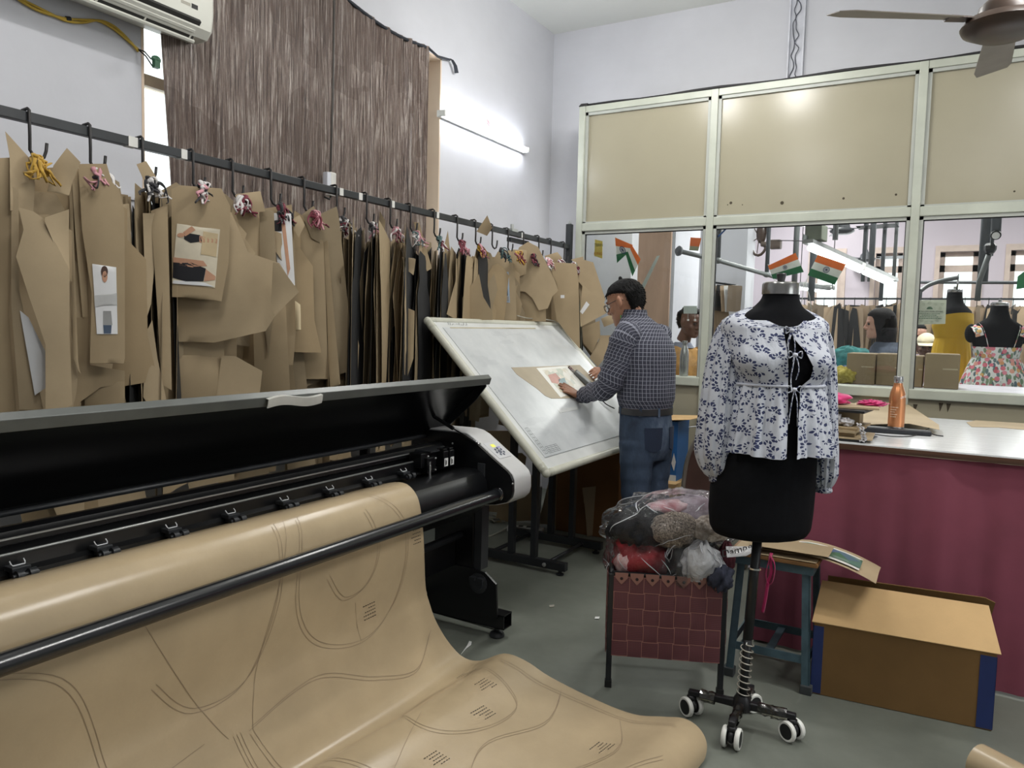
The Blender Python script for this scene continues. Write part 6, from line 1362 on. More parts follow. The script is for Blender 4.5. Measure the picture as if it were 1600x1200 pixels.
# ================================================================== OPEN CARTON
M_ct = kraft('carton_brown', (206, 172, 124), .75, .2); M_ctd = kraft('carton_shade', (126, 97, 60), .75, .2); M_btape = mat('blue_tape', (36, 52, 104), .45, var=.06)  # walls painted darker for shade, flaps lighter for light from above
k0, k1 = V(-.400, 3.12, 0), V(.205, 3.165, 0); kx = (k1-k0).normalized(); ky = V(-kx.y, kx.x, 0); KW, KD, KH = (k1-k0).length, .27, .285
def ct(x, y, z): return k0+kx*x+ky*y+UZ*z
cr = thing('carton', ct(KW/2, KD/2, 0), 'large open brown carton with blue taped edges in front of the maroon table cloth', 'carton')
def pan_(x0, x1, y0, y1, z0, z1): return MB().hexa([ct(x0, y0, z0), ct(x1, y0, z0), ct(x1, y1, z0), ct(x0, y1, z0), ct(x0, y0, z1), ct(x1, y0, z1), ct(x1, y1, z1), ct(x0, y1, z1)])
e = .006
pan_(0, KW, 0, e, .002, KH).build('front_wall', M_ctd, cr); pan_(0, KW, KD-e, KD, .002, KH).build('back_wall', M_ctd, cr)
pan_(0, e, e, KD-e, .002, KH).build('side_wall', M_ctd, cr); pan_(KW-e, KW, e, KD-e, .002, KH).build('side_wall', M_ctd, cr); pan_(e, KW-e, e, KD-e, .002, .008).build('bottom', M_ct, cr)
def flap(pts, m=M_ct, th=.005):
    n = (pts[1]-pts[0]).cross(pts[2]-pts[1]).normalized(); return MB().prism(pts, n*th).build('flap', m, cr)
flap([ct(-.008, -.004, KH), ct(KW+.012, -.004, KH), ct(KW-.015, .165, KH+.118), ct(.012, .165, KH+.118)])
flap([ct(0.03, KD, KH), ct(KW, KD, KH), ct(KW+.015, KD-.03, KH+.115), ct(KW-.02, KD-.035, KH+.13), ct(.03, KD-.02, KH+.12)], M_ctd)  # back flap takes the darker brown as its shaded side
flap([ct(.004, .01, KH), ct(.004, KD-.01, KH), ct(.06, KD-.04, KH-.10), ct(.06, .04, KH-.10)]); flap([ct(KW-.004, KD-.01, KH), ct(KW-.004, .01, KH), ct(KW-.06, .04, KH-.10), ct(KW-.06, KD-.04, KH-.10)])
for x0, x1 in ((-.002, .036), (KW-.05, KW+.002)): pan_(x0, x1, -.0018, 0, .006, KH-.012).build('blue_tape', M_btape, cr)
for x0, x1 in ((-.002, -.0002), (KW+.0002, KW+.002)): pan_(x0, x1, -.0018, .05, .006, KH-.012).build('blue_tape', M_btape, cr)
# ================================================================== CUTTING TABLE
TX0, TX1, TY0, TY1, TZ = -.735, 2.4, 3.50, 4.92, .95
def ttop_mat():
    t = NT('table_top_polythene'); v = t.coord('Object', (.5, 5, 1)); f = t.noise(v, 7, 4, .6); t.p.inputs['Base Color'].default_value = lin((236, 238, 240)); t.setp(Roughness=.14); t.p.inputs['Specular IOR Level'].default_value = .55; t.bump(f, .22, .008); return t.m
tb = thing('cutting_table', ((TX0+TX1)/2, (TY0+TY1)/2, 0), 'long cutting table with glossy white top and maroon cloth skirt', 'table')
MB().bb(TX0, TX1, TY0, TY1, TZ-.006, TZ).build('table_top', ttop_mat(), tb)
MB().bb(TX0, TX1, TY0, TY1, TZ-.030, TZ-.006).build('table_board', mat('plywood_edge', (84, 56, 38), .6, var=.2, vs=6, stretch=(.3, 1, 8)), tb)
for x in (TX0+.08, .8, TX1-.08):
    for y in (TY0+.12, TY1-.12): MB().bb(x-.03, x+.03, y-.03, y+.03, 0, TZ-.03).build('table_leg', M_st, tb)
rows = []; r = random.Random(9)
per = [(TX0+.03, TY1-.05)]+[(TX0+.03, lerp(TY1-.05, TY0+.05, i/20)) for i in range(1, 20)]+[(lerp(TX0+.03, TX1-.02, i/110), TY0+.018) for i in range(111)]
for i in range(12):
    t = i/11; row = []
    for j, (x, y) in enumerate(per):
        amp = .006+.010*t; o = amp*(math.sin(j*.33)+.5*math.sin(j*.71+1)+.3*math.sin(j*1.7))
        row.append((x-(o if j < 20 else 0), y-(o+.004*t if j >= 20 else 0)+(0.0), lerp(TZ-.034, .012, t)))
    rows.append(row)
MB().grid(rows).build('cloth_skirt', mat('maroon_cotton', (132, 64, 82), .85, var=.05, vs=5, sheen=.2), tb, smooth=True, solid=.002, flipfix=False)
# things on the table
M_cop = mat('bottle_copper', (206, 140, 96), .3, .75, var=.03); M_stl = mat('brushed_steel', (178, 178, 178), .26, .9, var=.08, vs=20)
def bottle(c, lab, body, k=1.0, printm=None):
    t = thing('water_bottle', c, lab, 'bottle'); c = Vector(c)
    MB().lathe([(.030*k, .0), (.034*k, .004), (.0345*k, .03)], c, 28).build('steel_base', M_stl, t, smooth=True, sharp=40)
    MB().lathe([(.0345*k, .03), (.035*k, .05), (.035*k, .15), (.0345*k, .165), (.031*k, .190), (.024*k, .212), (.019*k, .226), (.0185*k, .234)], c, 32).build('bottle_body', body, t, smooth=True, sharp=60)
    cp = MB().lathe([(.0175*k, .234), (.0175*k, .238)], c, 24).build('neck_ring', M_stl, t, smooth=True)
    MB().lathe([(.0195*k, .240), (.0200*k, .244), (.0200*k, .262), (.0185*k, .266)], c, 28).build('bottle_cap', M_stl, t, smooth=True, sharp=40)
    return t
bc_ = onz(1399, 676, TZ+.001); btl = bottle(bc_, 'copper coloured water bottle with steel cap standing on the cutting table', M_cop, 1.02)
fn = (CAM-bc_); fn.z = 0; fn.normalize(); sX = V(-fn.y, fn.x, 0)
rr = random.Random(6)
for k in range(5):
    z = .120-.011*k; L_ = (.030, .024, .018, .025, .022)[k]; b = MB(); x = -.026
    while x < -.026+L_:
        w_ = rr.uniform(.002, .005); p = []
        for xx in (x, x+w_): p.append(bc_+sX*xx+fn*math.sqrt(max(1e-6, .0364**2-xx*xx)))
        b.quad(p[0]+UZ*z, p[1]+UZ*z, p[1]+UZ*(z+.0035), p[0]+UZ*(z+.0035)); x += w_+.0012
    b.build('printed_line', mat('print_pale', (222, 196, 168), .5), btl)
for dz in (0, .006):
    b = MB(); P = [bc_+sX*xx+fn*math.sqrt(.0366**2-xx*xx)+UZ*(.165+dz+(xx-.015)*.4) for xx in [lerp(.012, .034, i/8) for i in range(9)]]; b.tube(P, .0009, 5).build('swoosh_line', M_white, btl)
q0, q1 = onz(1335, 668, TZ+.015), onz(1455, 676, TZ+.015)
d = (q1-q0).normalized(); sd = V(-d.y, d.x, 0)
root = thing('pen_case', q0, 'flat black case lying on the table behind the copper bottle', 'case')
MB().hexa([q0-sd*.035-UZ*.014, q1-sd*.03-UZ*.014, q1+sd*.03-UZ*.014, q0+sd*.035-UZ*.014, q0-sd*.033+UZ*.012, q1-sd*.026+UZ*.008, q1+sd*.026+UZ*.008, q0+sd*.033+UZ*.012]).build('case_body', mat('case_black', (28, 30, 36), .5, bump=.3, bs=180), root, bevel=.006)
MB().tube(catmull([q1-UZ*.004, q1+d*.02-UZ*.01, q1+d*.05-UZ*.0125], 4), .003, 6).build('strap_end', M_cable, root)
p = [onz(*a, TZ+.004) for a in ((1455, 667), (1430, 680), (1400, 682), (1370, 679), (1355, 676))]
tag(MB().tube(catmull(p, 6), .0025, 6).build('thin_cable', M_cable, None, smooth=True), 'thin black cable curling in front of the copper bottle', 'cable')
def flat_poly(name, lab, pxs, z, m, cat='paper', th=.0012, curl=0): 
    b = MB().prism([onz(px, py, z) for px, py in pxs], V(0, 0, th)); return tag(b.build(name, m), lab, cat)
flat_poly('kraft_sheet', 'broad kraft sheet on the table behind the bottle, corner towards the right', [(1300, 650), (1345, 625), (1420, 633), (1467, 664), (1468, 672), (1420, 662), (1330, 664)], TZ+.030, KR[0])
flat_poly('kraft_sheet', 'kraft strip near the right end of the glossy table', [(1510, 660), (1525, 657), (1640, 664), (1640, 675), (1560, 668), (1518, 667)], TZ+.001, KR[0])
# paper stack at the left end
stack = [(-.62, -.29, 3.53, 3.80, 'black folder at the bottom of the paper pile on the table', mat('folder_black', (24, 25, 28), .5), .010), (-.60, -.27, 3.52, 3.78, 'kraft sheet with a lifted corner in the table paper pile', KR[0], .006), (-.60, -.34, 3.55, 3.8, 'thick kraft envelope in the table paper pile', KR[2], .016), (-.62, -.32, 3.54, 3.8, 'pale kraft folder under the white cloth roll', KR[0], .012), (-.62, -.31, 3.55, 3.82, 'kraft envelope just above the pale folder', KR[1], .010)]
z = TZ+.001; rr = random.Random(12)
for x0, x1, y0, y1, lab, m, th in stack:
    a = rr.uniform(-.12, .12); c = V((x0+x1)/2, (y0+y1)/2, z+th/2); X_ = V(math.cos(a), math.sin(a), 0); tag(MB().box(c, (x1-x0, y1-y0, th), (X_, V(-X_.y, X_.x, 0), UZ)).build('paper_folder', m, None, bevel=.001), lab, 'folder'); z += th+.001
root = thing('cloth_roll', (-.50, 3.56, z), 'roll of white cloth with a ragged end lying on the paper pile', 'cloth')
MB().tube([(-.62, 3.60, z+.028), (-.48, 3.60, z+.028), (-.40, 3.60, z+.026)], [.027, .028, .024], 18).build('roll_body', cloth('white_gauze', (198, 196, 198), None, 60), root, smooth=True, sharp=50)
lump((-.375, 3.59, z+.018), (.03, .022, .016), (V(1, 0, 0), V(0, 1, 0), UZ), .3, 77).build('ragged_end', cloth('white_gauze', (198, 196, 198)), root, smooth=True)
tag(MB().box((-.455, 3.70, z+.066), (.33, .24, .012), (V(.99, -.1, 0), V(.1, .99, 0), UZ)).build('paper_folder', mat('folder_black', (24, 25, 28)), None, bevel=.002), 'black folder above the white cloth roll, near the top of the pile', 'folder')
for x_, y_ in ((-.69, 3.78), (-.46, 3.79)): pass
tag(MB().bb(-.58, -.33, 3.66, 3.82, z-.0005, z+.059).build('garment_box', KR[1]), 'brown packet between the pale folder and the black folder', 'packet')
tag(MB().box((-.44, 3.72, z+.078), (.36, .22, .008), (V(.995, .08, 0), V(-.08, .995, 0), UZ)).build('paper_folder', KR[0], None), 'kraft folder topmost of the pile, under the pink cloth', 'folder')
M_pk = mat('pink_satin', (206, 28, 112), .5, var=.1, vs=14, sheen=.4, bump=.4, bs=18)
lump((-.49, 3.70, z+.108), (.115, .075, .030), (V(.97, .22, 0), V(-.22, .97, 0), UZ), .16, 61).build('pink_cloth', M_pk, None, smooth=True); tag(sc.objects['pink_cloth'], 'folded bright pink cloth on top of the paper pile', 'cloth')
lump((-.29, 3.75, z+.092), (.05, .022, .012), (V(.96, .26, 0), V(-.26, .96, 0), UZ), .45, 62, fr=1.4).build('pink_scrap', M_pk, None, smooth=True); tag(sc.objects['pink_scrap'], 'crumpled pink scrap at the right edge of the pile', 'cloth')
p = [V(-.33, 3.545, z+.02), V(-.31, 3.53, z-.01), V(-.305, 3.525, z-.03), V(-.30, 3.52, TZ+.02), V(-.31, 3.515, TZ+.008)]
root = thing('lace_trim', p[0], 'white lace trim hanging down the front of the paper pile', 'lace')
for k in range(2): MB().tube([q+V(.012*k+.006*math.sin(i*2.2+k), -.004*k, 0) for i, q in enumerate(catmull(p, 5))], [.006+.003*math.sin(i*2) for i in range(21)], 6, flat=.5).build('lace_strand', cloth('white_gauze', (198, 196, 198)), root, smooth=True)
lump(onz(1358, 682, TZ+.008), (.03, .016, .008), (V(.9, .4, 0), V(-.4, .9, 0), UZ), .25, 63).build('grey_tag', mat('tag_grey', (84, 88, 98), .4), None, smooth=True); tag(sc.objects['grey_tag'], 'small grey leather tag on the table left of the copper bottle', 'tag')
# ================================================================== CEILING FAN (work room)
M_fan = mat('fan_brown', (70, 56, 48), .35, var=.1); M_fan2 = mat('fan_blade_grey', (128, 120, 110), .45, var=.06)
def fan(c, ang, lab, m, mb, k=1.0, rodtop=3.87):
    t = thing('ceiling_fan', c, lab, 'fan'); c = Vector(c)
    MB().lathe([(.02*k, -.075), (.085*k, -.072), (.128*k, -.05), (.135*k, -.035), (.12*k, -.012), (.085*k, .0), (.08*k, .03), (.055*k, .055), (.03*k, .075), (.022*k, .10)], c, 30).build('motor', m, t, smooth=True, sharp=50)
    MB().cyl(c+V(0, 0, .09*k), V(c.x, c.y, rodtop), .013, 10).build('down_rod', m, t, smooth=True)
    for i in range(3):
        a = ang+2*PI*i/3; d = V(math.cos(a), math.sin(a), 0); s = V(-d.y, d.x, 0); h = V(0, 0, -.02)
        arm = MB().hexa([c+h+d*(.10*k)-s*.02, c+h+d*(.20*k)-s*.025, c+h+d*(.20*k)+s*.025, c+h+d*(.10*k)+s*.02]+[q+V(0, 0, .006) for q in (c+h+d*(.10*k)-s*.02, c+h+d*(.20*k)-s*.025, c+h+d*(.20*k)+s*.025, c+h+d*(.10*k)+s*.02)]).build('blade_arm', m, t)
        rows = []
        for q in range(9):
            f = q/8; w_ = lerp(.052, .066, f)*(1 if f < .95 else .8); o = c+h+d*lerp(.17*k, .60*k, f); rows.append([o+s*(w_*j)+V(0, 0, -.014*j+.006) for j in (-1, -.33, .33, 1)])
        MB().grid(rows).build('blade', mb, t, smooth=True, solid=.003)
    return t
fc = ony(1570, 24, 3.2)
dl_ = ony(1357, -2, 2.95)-fc; fan(fc, math.atan2(dl_.y, dl_.x), 'brown ceiling fan with grey blades hanging in front of the partition', M_fan, M_fan2)
# ================================================================== ON AND BEHIND THE GLASS
GY = PY+.036
def gp(px, py, y=GY): return ony(px, py, y)
M_saf, M_wht, M_grn, M_nav = mat('flag_saffron', (226, 112, 44), .6), mat('flag_white', (228, 228, 222), .6), mat('flag_green', (36, 108, 66), .6), mat('flag_navy', (44, 52, 110), .6)
def flag(tl, tr, bl, br, y, lab, stick=None, wheel=True, ms=None, bend=0.0):
    P = [gp(*p, y) for p in (tl, tr, bl, br)]; t = thing('paper_flag', P[0], lab, 'flag', 'small paper flags'); cols = ms or (M_saf, M_wht, M_grn)
    def q(u, v): return P[0].lerp(P[1], u).lerp(P[2].lerp(P[3], u), v)+V(0, bend*math.sin(u*PI), 0)
    for i, (nm, m) in enumerate(zip(('saffron_band', 'white_band', 'green_band'), cols)):
        MB().grid([[q(u/6, lerp(i/3, (i+1)/3, v/2)) for u in range(7)] for v in range(3)]).build(nm, m, t, smooth=True, solid=.0006)
    if wheel:
        c = q(.5, .5)+V(0, -.0012, 0); ex = (P[1]-P[0]).normalized(); ey = (P[0]-P[2]).normalized(); r = (P[0]-P[2]).length*.13; b = MB()
        b.tube([c+ex*(r*math.cos(a))+ey*(r*math.sin(a)) for a in [2*PI*i/24 for i in range(25)]], r*.09, 5)
        for i in range(12): a = 2*PI*i/12; b.tube([c, c+ex*(r*math.cos(a))+ey*(r*math.sin(a))], r*.045, 4)
        b.ell(c, r*.18, None, 8, 6); b.build('wheel_emblem', M_nav, t)
    if stick: MB().tube([gp(*stick[0], y+.004), gp(*stick[1], y+.004)], .003, 6).build('flag_stick', M_white, t)
    return t
flag((1200, 415), (1243, 395), (1208, 436), (1256, 425), PY+.040, 'small tricolour flag tilted up to the right behind the neck cap of the dress form', ((1200, 413), (1216, 452)))
flag((1278, 398), (1322, 413), (1262, 430), (1304, 445), PY+.040, 'small tricolour flag sloping down to the right, beside the lit batten', ((1281, 392), (1254, 452)))
flag((961, 371), (989, 383), (964, 411), (978, 398), PY+.040, 'drooping tricolour flag nearest the yellow sign, stuck inside the first pane', None)
flag((986, 381), (1001, 405), (976, 392), (988, 432), PY+.046, 'folded tricolour flag hanging down beside the drooping one in the first pane', None, False)
flag((1079, 371), (1096, 372), (1077, 391), (1091, 392), PY+.040, 'small orange and dull green paper flag at the second post', None, False, (M_saf, M_saf, mat('flag_dull', (150, 150, 120), .7)))
flag((1388, 497), (1402, 510), (1389, 515), (1400, 524), 7.9, 'tiny tricolour flag behind the dark haired woman', ((1388, 495), (1391, 900)), False)
flag((1590, 432), (1625, 405), (1588, 452), (1625, 446), PY+.040, 'tricolour flag cut off by the frame at the third pane', None, False, (M_grn, M_grn, M_grn))
M_str = mat('white_thread', (212, 212, 208), .6)
for i, (pa2, pb2) in enumerate((((1256, 440), (1248, 490)), ((1258, 440), (1268, 486)))):
    a_, c_ = gp(*pa2, PY+.042), gp(*pb2, PY+.042); tag(MB().tube([a_, a_.lerp(c_, .5)+V(.008, 0, 0), c_], .0025, 5).build('hanging_thread', M_str, None, smooth=True), ('white thread hanging from the flag by the lit batten', 'slanting white thread under the flag beside the lit batten')[i], 'thread')
def sign(name, lab, cat, quad, m, y=GY):
    P = [gp(*p, y) for p in quad]; t = thing(name, P[0], lab, cat); MB().prism(P, V(0, .001, 0)).build('sign_sheet', m, t); return t, P
t, P = sign('wall_sign', 'yellow sign with lettering stuck on the first pane by the rail post', 'sign', ((929.5, 374), (941.5, 377), (941, 404), (928.5, 400)), mat('sign_yellow', (214, 190, 96), .55))
M_olv, M_orr = mat('sign_olive', (112, 112, 60), .6), mat('sign_orange', (196, 128, 60), .6)
text_mb('TERN', .030, gp(935.3, 383), V(1, 0, -.06), UZ, M_olv, 'lettering', t, .002); text_mb('KING', .030, gp(934.8, 396.5), V(1, 0, -.06), UZ, M_orr, 'lettering', t, .002)
t, P = sign('printed_notice', 'pale printed notice with green emblem taped on the third pane', 'notice', ((1428, 469), (1479, 468.5), (1477, 506), (1426, 507.5)), mat('notice_paper', (206, 208, 192), .6, var=.03))
M_ng, M_nd = mat('notice_green', (70, 110, 84), .6), mat('notice_print', (72, 84, 78), .6)
c = gp(1452.5, 483.3, GY-.002); b = MB()
for i in range(7):
    a = PI*(i+.5)/7; b.prism([c+V(-.002, 0, 0), c+V(.016*math.cos(a-.16), 0, .016*math.sin(a-.16)), c+V(.018*math.cos(a), 0, .018*math.sin(a)), c+V(.016*math.cos(a+.16), 0, .016*math.sin(a+.16))], V(0, -.0006, 0))
b.build('leaf_emblem', M_ng, t)
text_mb('NORTH COTTON STORE', .0135, gp(1451.5, 487), V(1, 0, 0), UZ, M_nd, 'lettering', t, .002)
rr = random.Random(3)
for k, (w_, py) in enumerate(((.115, 490), (.08, 492.5), (.10, 495), (.135, 497.5))):
    o = gp(1451.5, py, GY-.002); b = MB(); x = -w_/2
    while x < w_/2: l_ = rr.uniform(.005, .012); b.bb(o.x+x, o.x+x+l_, o.y-.0004, o.y, o.z-.0016, o.z+.0016); x += l_+.003
    b.build('printed_line', M_ng, t)
for px, py in ((1434, 475), (1443, 475.5), (1452.5, 473.5), (1462, 475.5), (1472, 475.5), (1435, 481), (1469, 481.5), (1431, 486.5), (1472, 488), (1431, 491), (1470, 496), (1440, 501), (1447, 503), (1456, 503.5), (1464, 501)):
    o = gp(px, py, GY-.002); MB().tube([o+V(.007*math.cos(a), 0, .007*math.sin(a)) for a in [2*PI*i/12 for i in range(13)]], .0006, 4).ell(o, .0016, None, 6, 5).build('ornament', mat('notice_pale', (166, 172, 150), .6), t)
t = thing('hanging_card', gp(1083, 490), 'pale card with two dangling white tags on the first pane by its right post', 'card')
MB().prism([gp(1068, 478), gp(1089, 478), gp(1089, 490), gp(1068, 490)], V(0, .002, 0)).build('card_sheet', mat('card_pale', (214, 222, 218), .5), t)
for px in (1075, 1086): MB().tube([gp(px, 489), gp(px, 500)], .0012, 5).build('tag_string', M_str, t); MB().bb(*[v for k in range(3) for v in ((gp(px, 500)[k]-.006, gp(px, 500)[k]+.006))]).build('hanging_tag', M_white, t)
tag(MB().prism([gp(1026, 400), gp(1031, 399), gp(1004, 456), gp(998, 455)], V(0, .001, 0)).build('tape_strip', mat('tape_grey', (190, 196, 190), .3), None), 'long slanting strip of pale tape on the first pane', 'tape')
bottle(V(gp(1068, 590, 5.62).x, 5.62, 1.068), 'brushed steel bottle standing inside the first pane in front of the seated man', M_stl, .95)
# inner ledge and work table behind the glass
struct('trim_1', MB().bb(-2.2, 3.6, PY+.06, PY+.30, 1.03, 1.066), M_alu)
t = thing('inner_table', (.2, 6.35, 0), 'white topped table just behind the second and third panes', 'table')
MB().bb(-1.2, 2.6, 6.0, 6.85, 1.02, 1.05).build('table_top', mat('table_white', (214, 212, 222), .4), t)
for x in (-1.1, 2.5):
    for y in (6.06, 6.79): MB().bb(x-.025, x+.025, y-.025, y+.025, 0, 1.02).build('table_leg', M_st, t)
def carton2(px0, px1, pt0, y, d, lab, ht=1.05):
    a, c = gp(px0, 600, y), gp(px1, 600, y); zt_ = gp((px0+px1)/2, pt0, y).z; t = thing('carton', ((a.x+c.x)/2, y, ht), lab, 'box')
    MB().bb(a.x, c.x, y, y+d, ht, zt_).build('carton_body', kraft('carton_grey', (150, 132, 106), .7, .2), t, bevel=.008)
    MB().bb(lerp(a.x, c.x, .52), lerp(a.x, c.x, .95), y-.0012, y, lerp(ht, zt_, .55), lerp(ht, zt_, .59)).build('tape', mat('carton_tape', (178, 164, 140), .3), t); return t
carton2(1321, 1366, 552, 6.1, .3, 'brown carton behind the second pane, beside the yellow green cloth')
carton2(1367.5, 1424, 553, 6.12, .3, 'brown carton standing behind the second post, right of the first carton')
carton2(1426, 1441, 556, 6.1, .28, 'narrow brown carton right of the second post behind the glass')
carton2(1443, 1498, 553, 6.06, .3, 'brown carton with a pale tape line in front of the yellow dress')
A0 = (V(1, 0, 0), V(0, 1, 0), UZ)
lump(V(gp(1318, 590, 6.12).x, 6.12, 1.105), (.09, .08, .06), A0, .2, 71).build('folded_cloth', cloth('mustard_dot_cloth', (150, 134, 34), (196, 182, 96), 60), None, smooth=True); tag(sc.objects['folded_cloth'], 'mustard yellow dotted cloth heap behind the second pane', 'cloth')
lump(V(gp(1300, 572, 6.3).x, 6.3, 1.10), (.09, .07, .055), A0, .25, 72).build('patterned_cloth', cloth('brown_print_cloth', (92, 74, 66), (168, 150, 140), 80), None, smooth=True); tag(sc.objects['patterned_cloth'], 'brown patterned cloth heap above the mustard cloth', 'cloth')
lump(V(gp(1318, 563, 6.5).x, 6.5, 1.105), (.13, .08, .055), A0, .15, 73).build('blue_cloth', cloth('dusty_blue_cloth', (84, 98, 138)), None, smooth=True); tag(sc.objects['blue_cloth'], 'dusty blue cloth under the teal cloth heap', 'cloth')
lump(V(gp(1328, 546, 6.75).x, 6.75, 1.18), (.19, .10, .13), A0, .1, 74).build('teal_cloth', cloth('teal_cloth', (52, 118, 118)), None, smooth=True); tag(sc.objects['teal_cloth'], 'teal cloth heap beside the dark haired woman', 'cloth')
# ---------------- people in the room beyond
def sitter(name_lab, hc, f, pitch, skin, topm, k=1.0, sw=.19, hair=True, cut=.55):
    H = HF(hc, Vector(f)-UZ*pitch, Vector(f)*pitch+UZ, k); f = Vector(f).normalized(); l = UZ.cross(f); nb = H.p(-.035, 0, -.165)
    t = thing('person', V(hc.x, hc.y, hc.z-.9), name_lab, 'person'); b = MB(); head_into(b, H, nb, .05)
    tr = [(-.20, .060, .060), (-.225, .11, .075), (-.26, sw*.92, .10), (-.32, sw, .115), (-.42, sw*.94, .125), (-.6, sw*.86, .125), (-.78, sw*.9, .13)]
    o = V(nb.x, nb.y, hc.z)
    b.loft([oval(o+UZ*z-f*.01, f, d*.9, l, w_*.9) for z, w_, d in tr][::-1])
    b.build('body', skin, t, smooth=True, remesh=.006)
    b = MB(); b.loft([oval(o+UZ*z-f*.01, f, d, l, w_) for z, w_, d in tr][::-1], True, False, False)
    for s in (-1, 1):
        S = o+l*(sw*.90*s)-UZ*.31; E2 = S-UZ*.26+f*.06+l*(.03*s); W2 = E2+f*.22-UZ*.03; b.tube(catmull([S+UZ*.035-l*(.05*s), S, S.lerp(E2, .5), E2, W2], 4), [.05, .06, .062, .062, .062, .06, .058, .056, .056, .055, .054, .052, .05, .048, .046, .044, .042], 14)
    b.build('top', topm, t, smooth=True, sharp=60)
    MB().loft([oval(V(o.x, o.y, z), f, d, l, w_) for z, w_, d in ((0.0, .12, .13), (.45, .15, .15), (o.z-.72, sw*.9, .13))]).build('trousers', mat('trousers_dark', (48, 48, 54), .8), t, smooth=True, sharp=50)
    if hair: hair_cap(H, .05, -.06).build('hair', M_hair, t, smooth=True)
    for s in (-1, 1): MB().ell(H.p(.081, .031*s, .004), .011*k).build('eye', mat('eye_dark', (52, 42, 38), .3), t, smooth=True)
    return t, H, o, f, l
M_sk2 = skin_mat('skin_dark', (104, 74, 62)); M_sk3 = skin_mat('skin_fair', (196, 150, 130))
# seated man in mustard shirt behind the first pane
tm, H, o, f, l = sitter('seated man in mustard shirt behind the first pane, face turned to the right', gp(1079, 503, 6.75), (.86, -.5, 0), .25, M_sk2, cloth('mustard_shirt', (178, 134, 74), None, 10, .5), 1.12, .22)
MB().loft([oval(o+UZ*z-f*.008, f, d, l, w_) for z, w_, d in ((-.185, .066, .066), (-.215, .088, .082), (-.235, .105, .09))], True, False, False).build('collar', mat('collar_grey', (116, 122, 138), .7), tm, smooth=True, solid=.006)
# dark haired woman in a slate shawl, profile to the left
tw, H, o, f, l = sitter('woman with long dark hair and slate shawl, in profile behind the second pane', gp(1374, 506, 7.2), (-.97, -.22, 0), .08, M_sk3, cloth('slate_shawl', (66, 72, 84), None, 12, .5), 1.06, .21)
rg = []
for z, fr, bk, hw in ((.128, .02, -.04, .03), (.112, .055, -.085, .060), (.08, .086, -.112, .088), (.04, .074, -.125, .098), (0, .068, -.128, .100), (-.06, .052, -.125, .100), (-.12, .03, -.120, .096), (-.18, .03, -.115, .098), (-.25, .035, -.095, .085), (-.32, .03, -.06, .06), (-.35, .01, -.03, .03)):
    cc = (fr+bk)/2; aa = (fr-bk)/2; rg.append([H.p(cc+aa*math.cos(2*PI*q/26), hw*math.sin(2*PI*q/26)*(1+.03*math.sin(q*3)), z) for q in range(26)])
MB().loft(rg[::-1]).build('long_hair', mat('hair_dark_brown', (22, 18, 19), .7, var=.35, vs=60, stretch=(1, 1, .1), spec=.2, bump=.6, bs=120), tw, smooth=True)
MB().loft([oval(o+UZ*z-f*.03, f, d, l, w_) for z, w_, d in ((-.50, .23, .16), (-.36, .235, .165), (-.26, .215, .155), (-.20, .17, .135), (-.155, .10, .105))], True, False, False).build('shawl', cloth('slate_wool', (84, 92, 108), None, 12, .5), tw, smooth=True, solid=.006)
# man in a pale cap
tc_, H, o, f, l = sitter('man with pale cap and pink shirt facing the room, behind the brown cartons', gp(1447, 542, 8.6), (.05, -1, 0), .05, M_sk2, cloth('pink_check_shirt', (222, 176, 196), (236, 214, 224), 60), 1.05, .21)
MB().loft([[H.p(cx_+a_*math.cos(2*PI*q/26), w_*math.sin(2*PI*q/26), z) for q in range(26)] for z, cx_, a_, w_ in ((.035, -.004, .108, .086), (.07, -.006, .105, .084), (.10, -.01, .085, .068), (.125, -.012, .045, .036), (.132, -.012, .012, .01))]).build('cap_crown', mat('cap_cream', (222, 212, 184), .8), tc_, smooth=True)
MB().grid([[H.p(.095+.075*v*math.cos(u), .080*math.sin(u)*(1-.1*v), .040-.022*v) for u in [lerp(-1.2, 1.2, j/12) for j in range(13)]] for v in (0, .35, .7, 1)]).build('cap_peak', mat('cap_cream', (222, 212, 184)), tc_, smooth=True, solid=.004)
th_, H, o, f, l = sitter('person with dark hair partly hidden behind the man in the pale cap', gp(1434, 524, 9.3), (.3, -.95, 0), .15, M_sk3, cloth('white_pink_top', (206, 190, 204)), 1.05, .19)
# ---------------- dress forms with dresses
def small_form(c, f, lab, k, cols, top_z=0):
    t = thing('dress_form', V(c.x, c.y, 0), lab, 'dress form'); f = Vector(f).normalized(); l = UZ.cross(f)
    tr = [(0, .055, .052), (-.04, .058, .054), (-.09, .075, .066), (-.12, .12, .082), (-.15, .165, .095), (-.20, .172, .108), (-.27, .158, .128), (-.33, .14, .11), (-.42, .122, .095), (-.52, .155, .115), (-.62, .172, .125), (-.74, .155, .112)]
    b = MB(); b.loft([oval(c+UZ*(z*k), f, d*k, l, w_*k) for z, w_, d in tr][::-1]); b.build('torso', M_form, t, smooth=True)
    MB().lathe([(.056*k, 0), (.058*k, .004), (.058*k, .022), (.05*k, .028), (.012*k, .03), (.012*k, .05), (.0, .052)], c, 24).build('neck_cap', M_stl, t, smooth=True, sharp=40)
    MB().cyl(V(c.x, c.y, 0.03), c-UZ*(.7*k), .016, 12).build('pole', M_black, t, smooth=True); MB().lathe([(.2, 0), (.2, .02), (.03, .05)], V(c.x, c.y, 0), 24).build('base', M_black, t, smooth=True, sharp=40)
    return t, f, l, tr
yc_ = gp(1492, 457, 7.6); ty, f, l, tr = small_form(yc_, (.80, -.60, 0), 'black dress form in a strapless yellow dress behind the third pane', 1.05, None)
dy = thing('dress', yc_-UZ*.3, 'strapless yellow gathered dress on the dress form behind the third pane', 'dress')
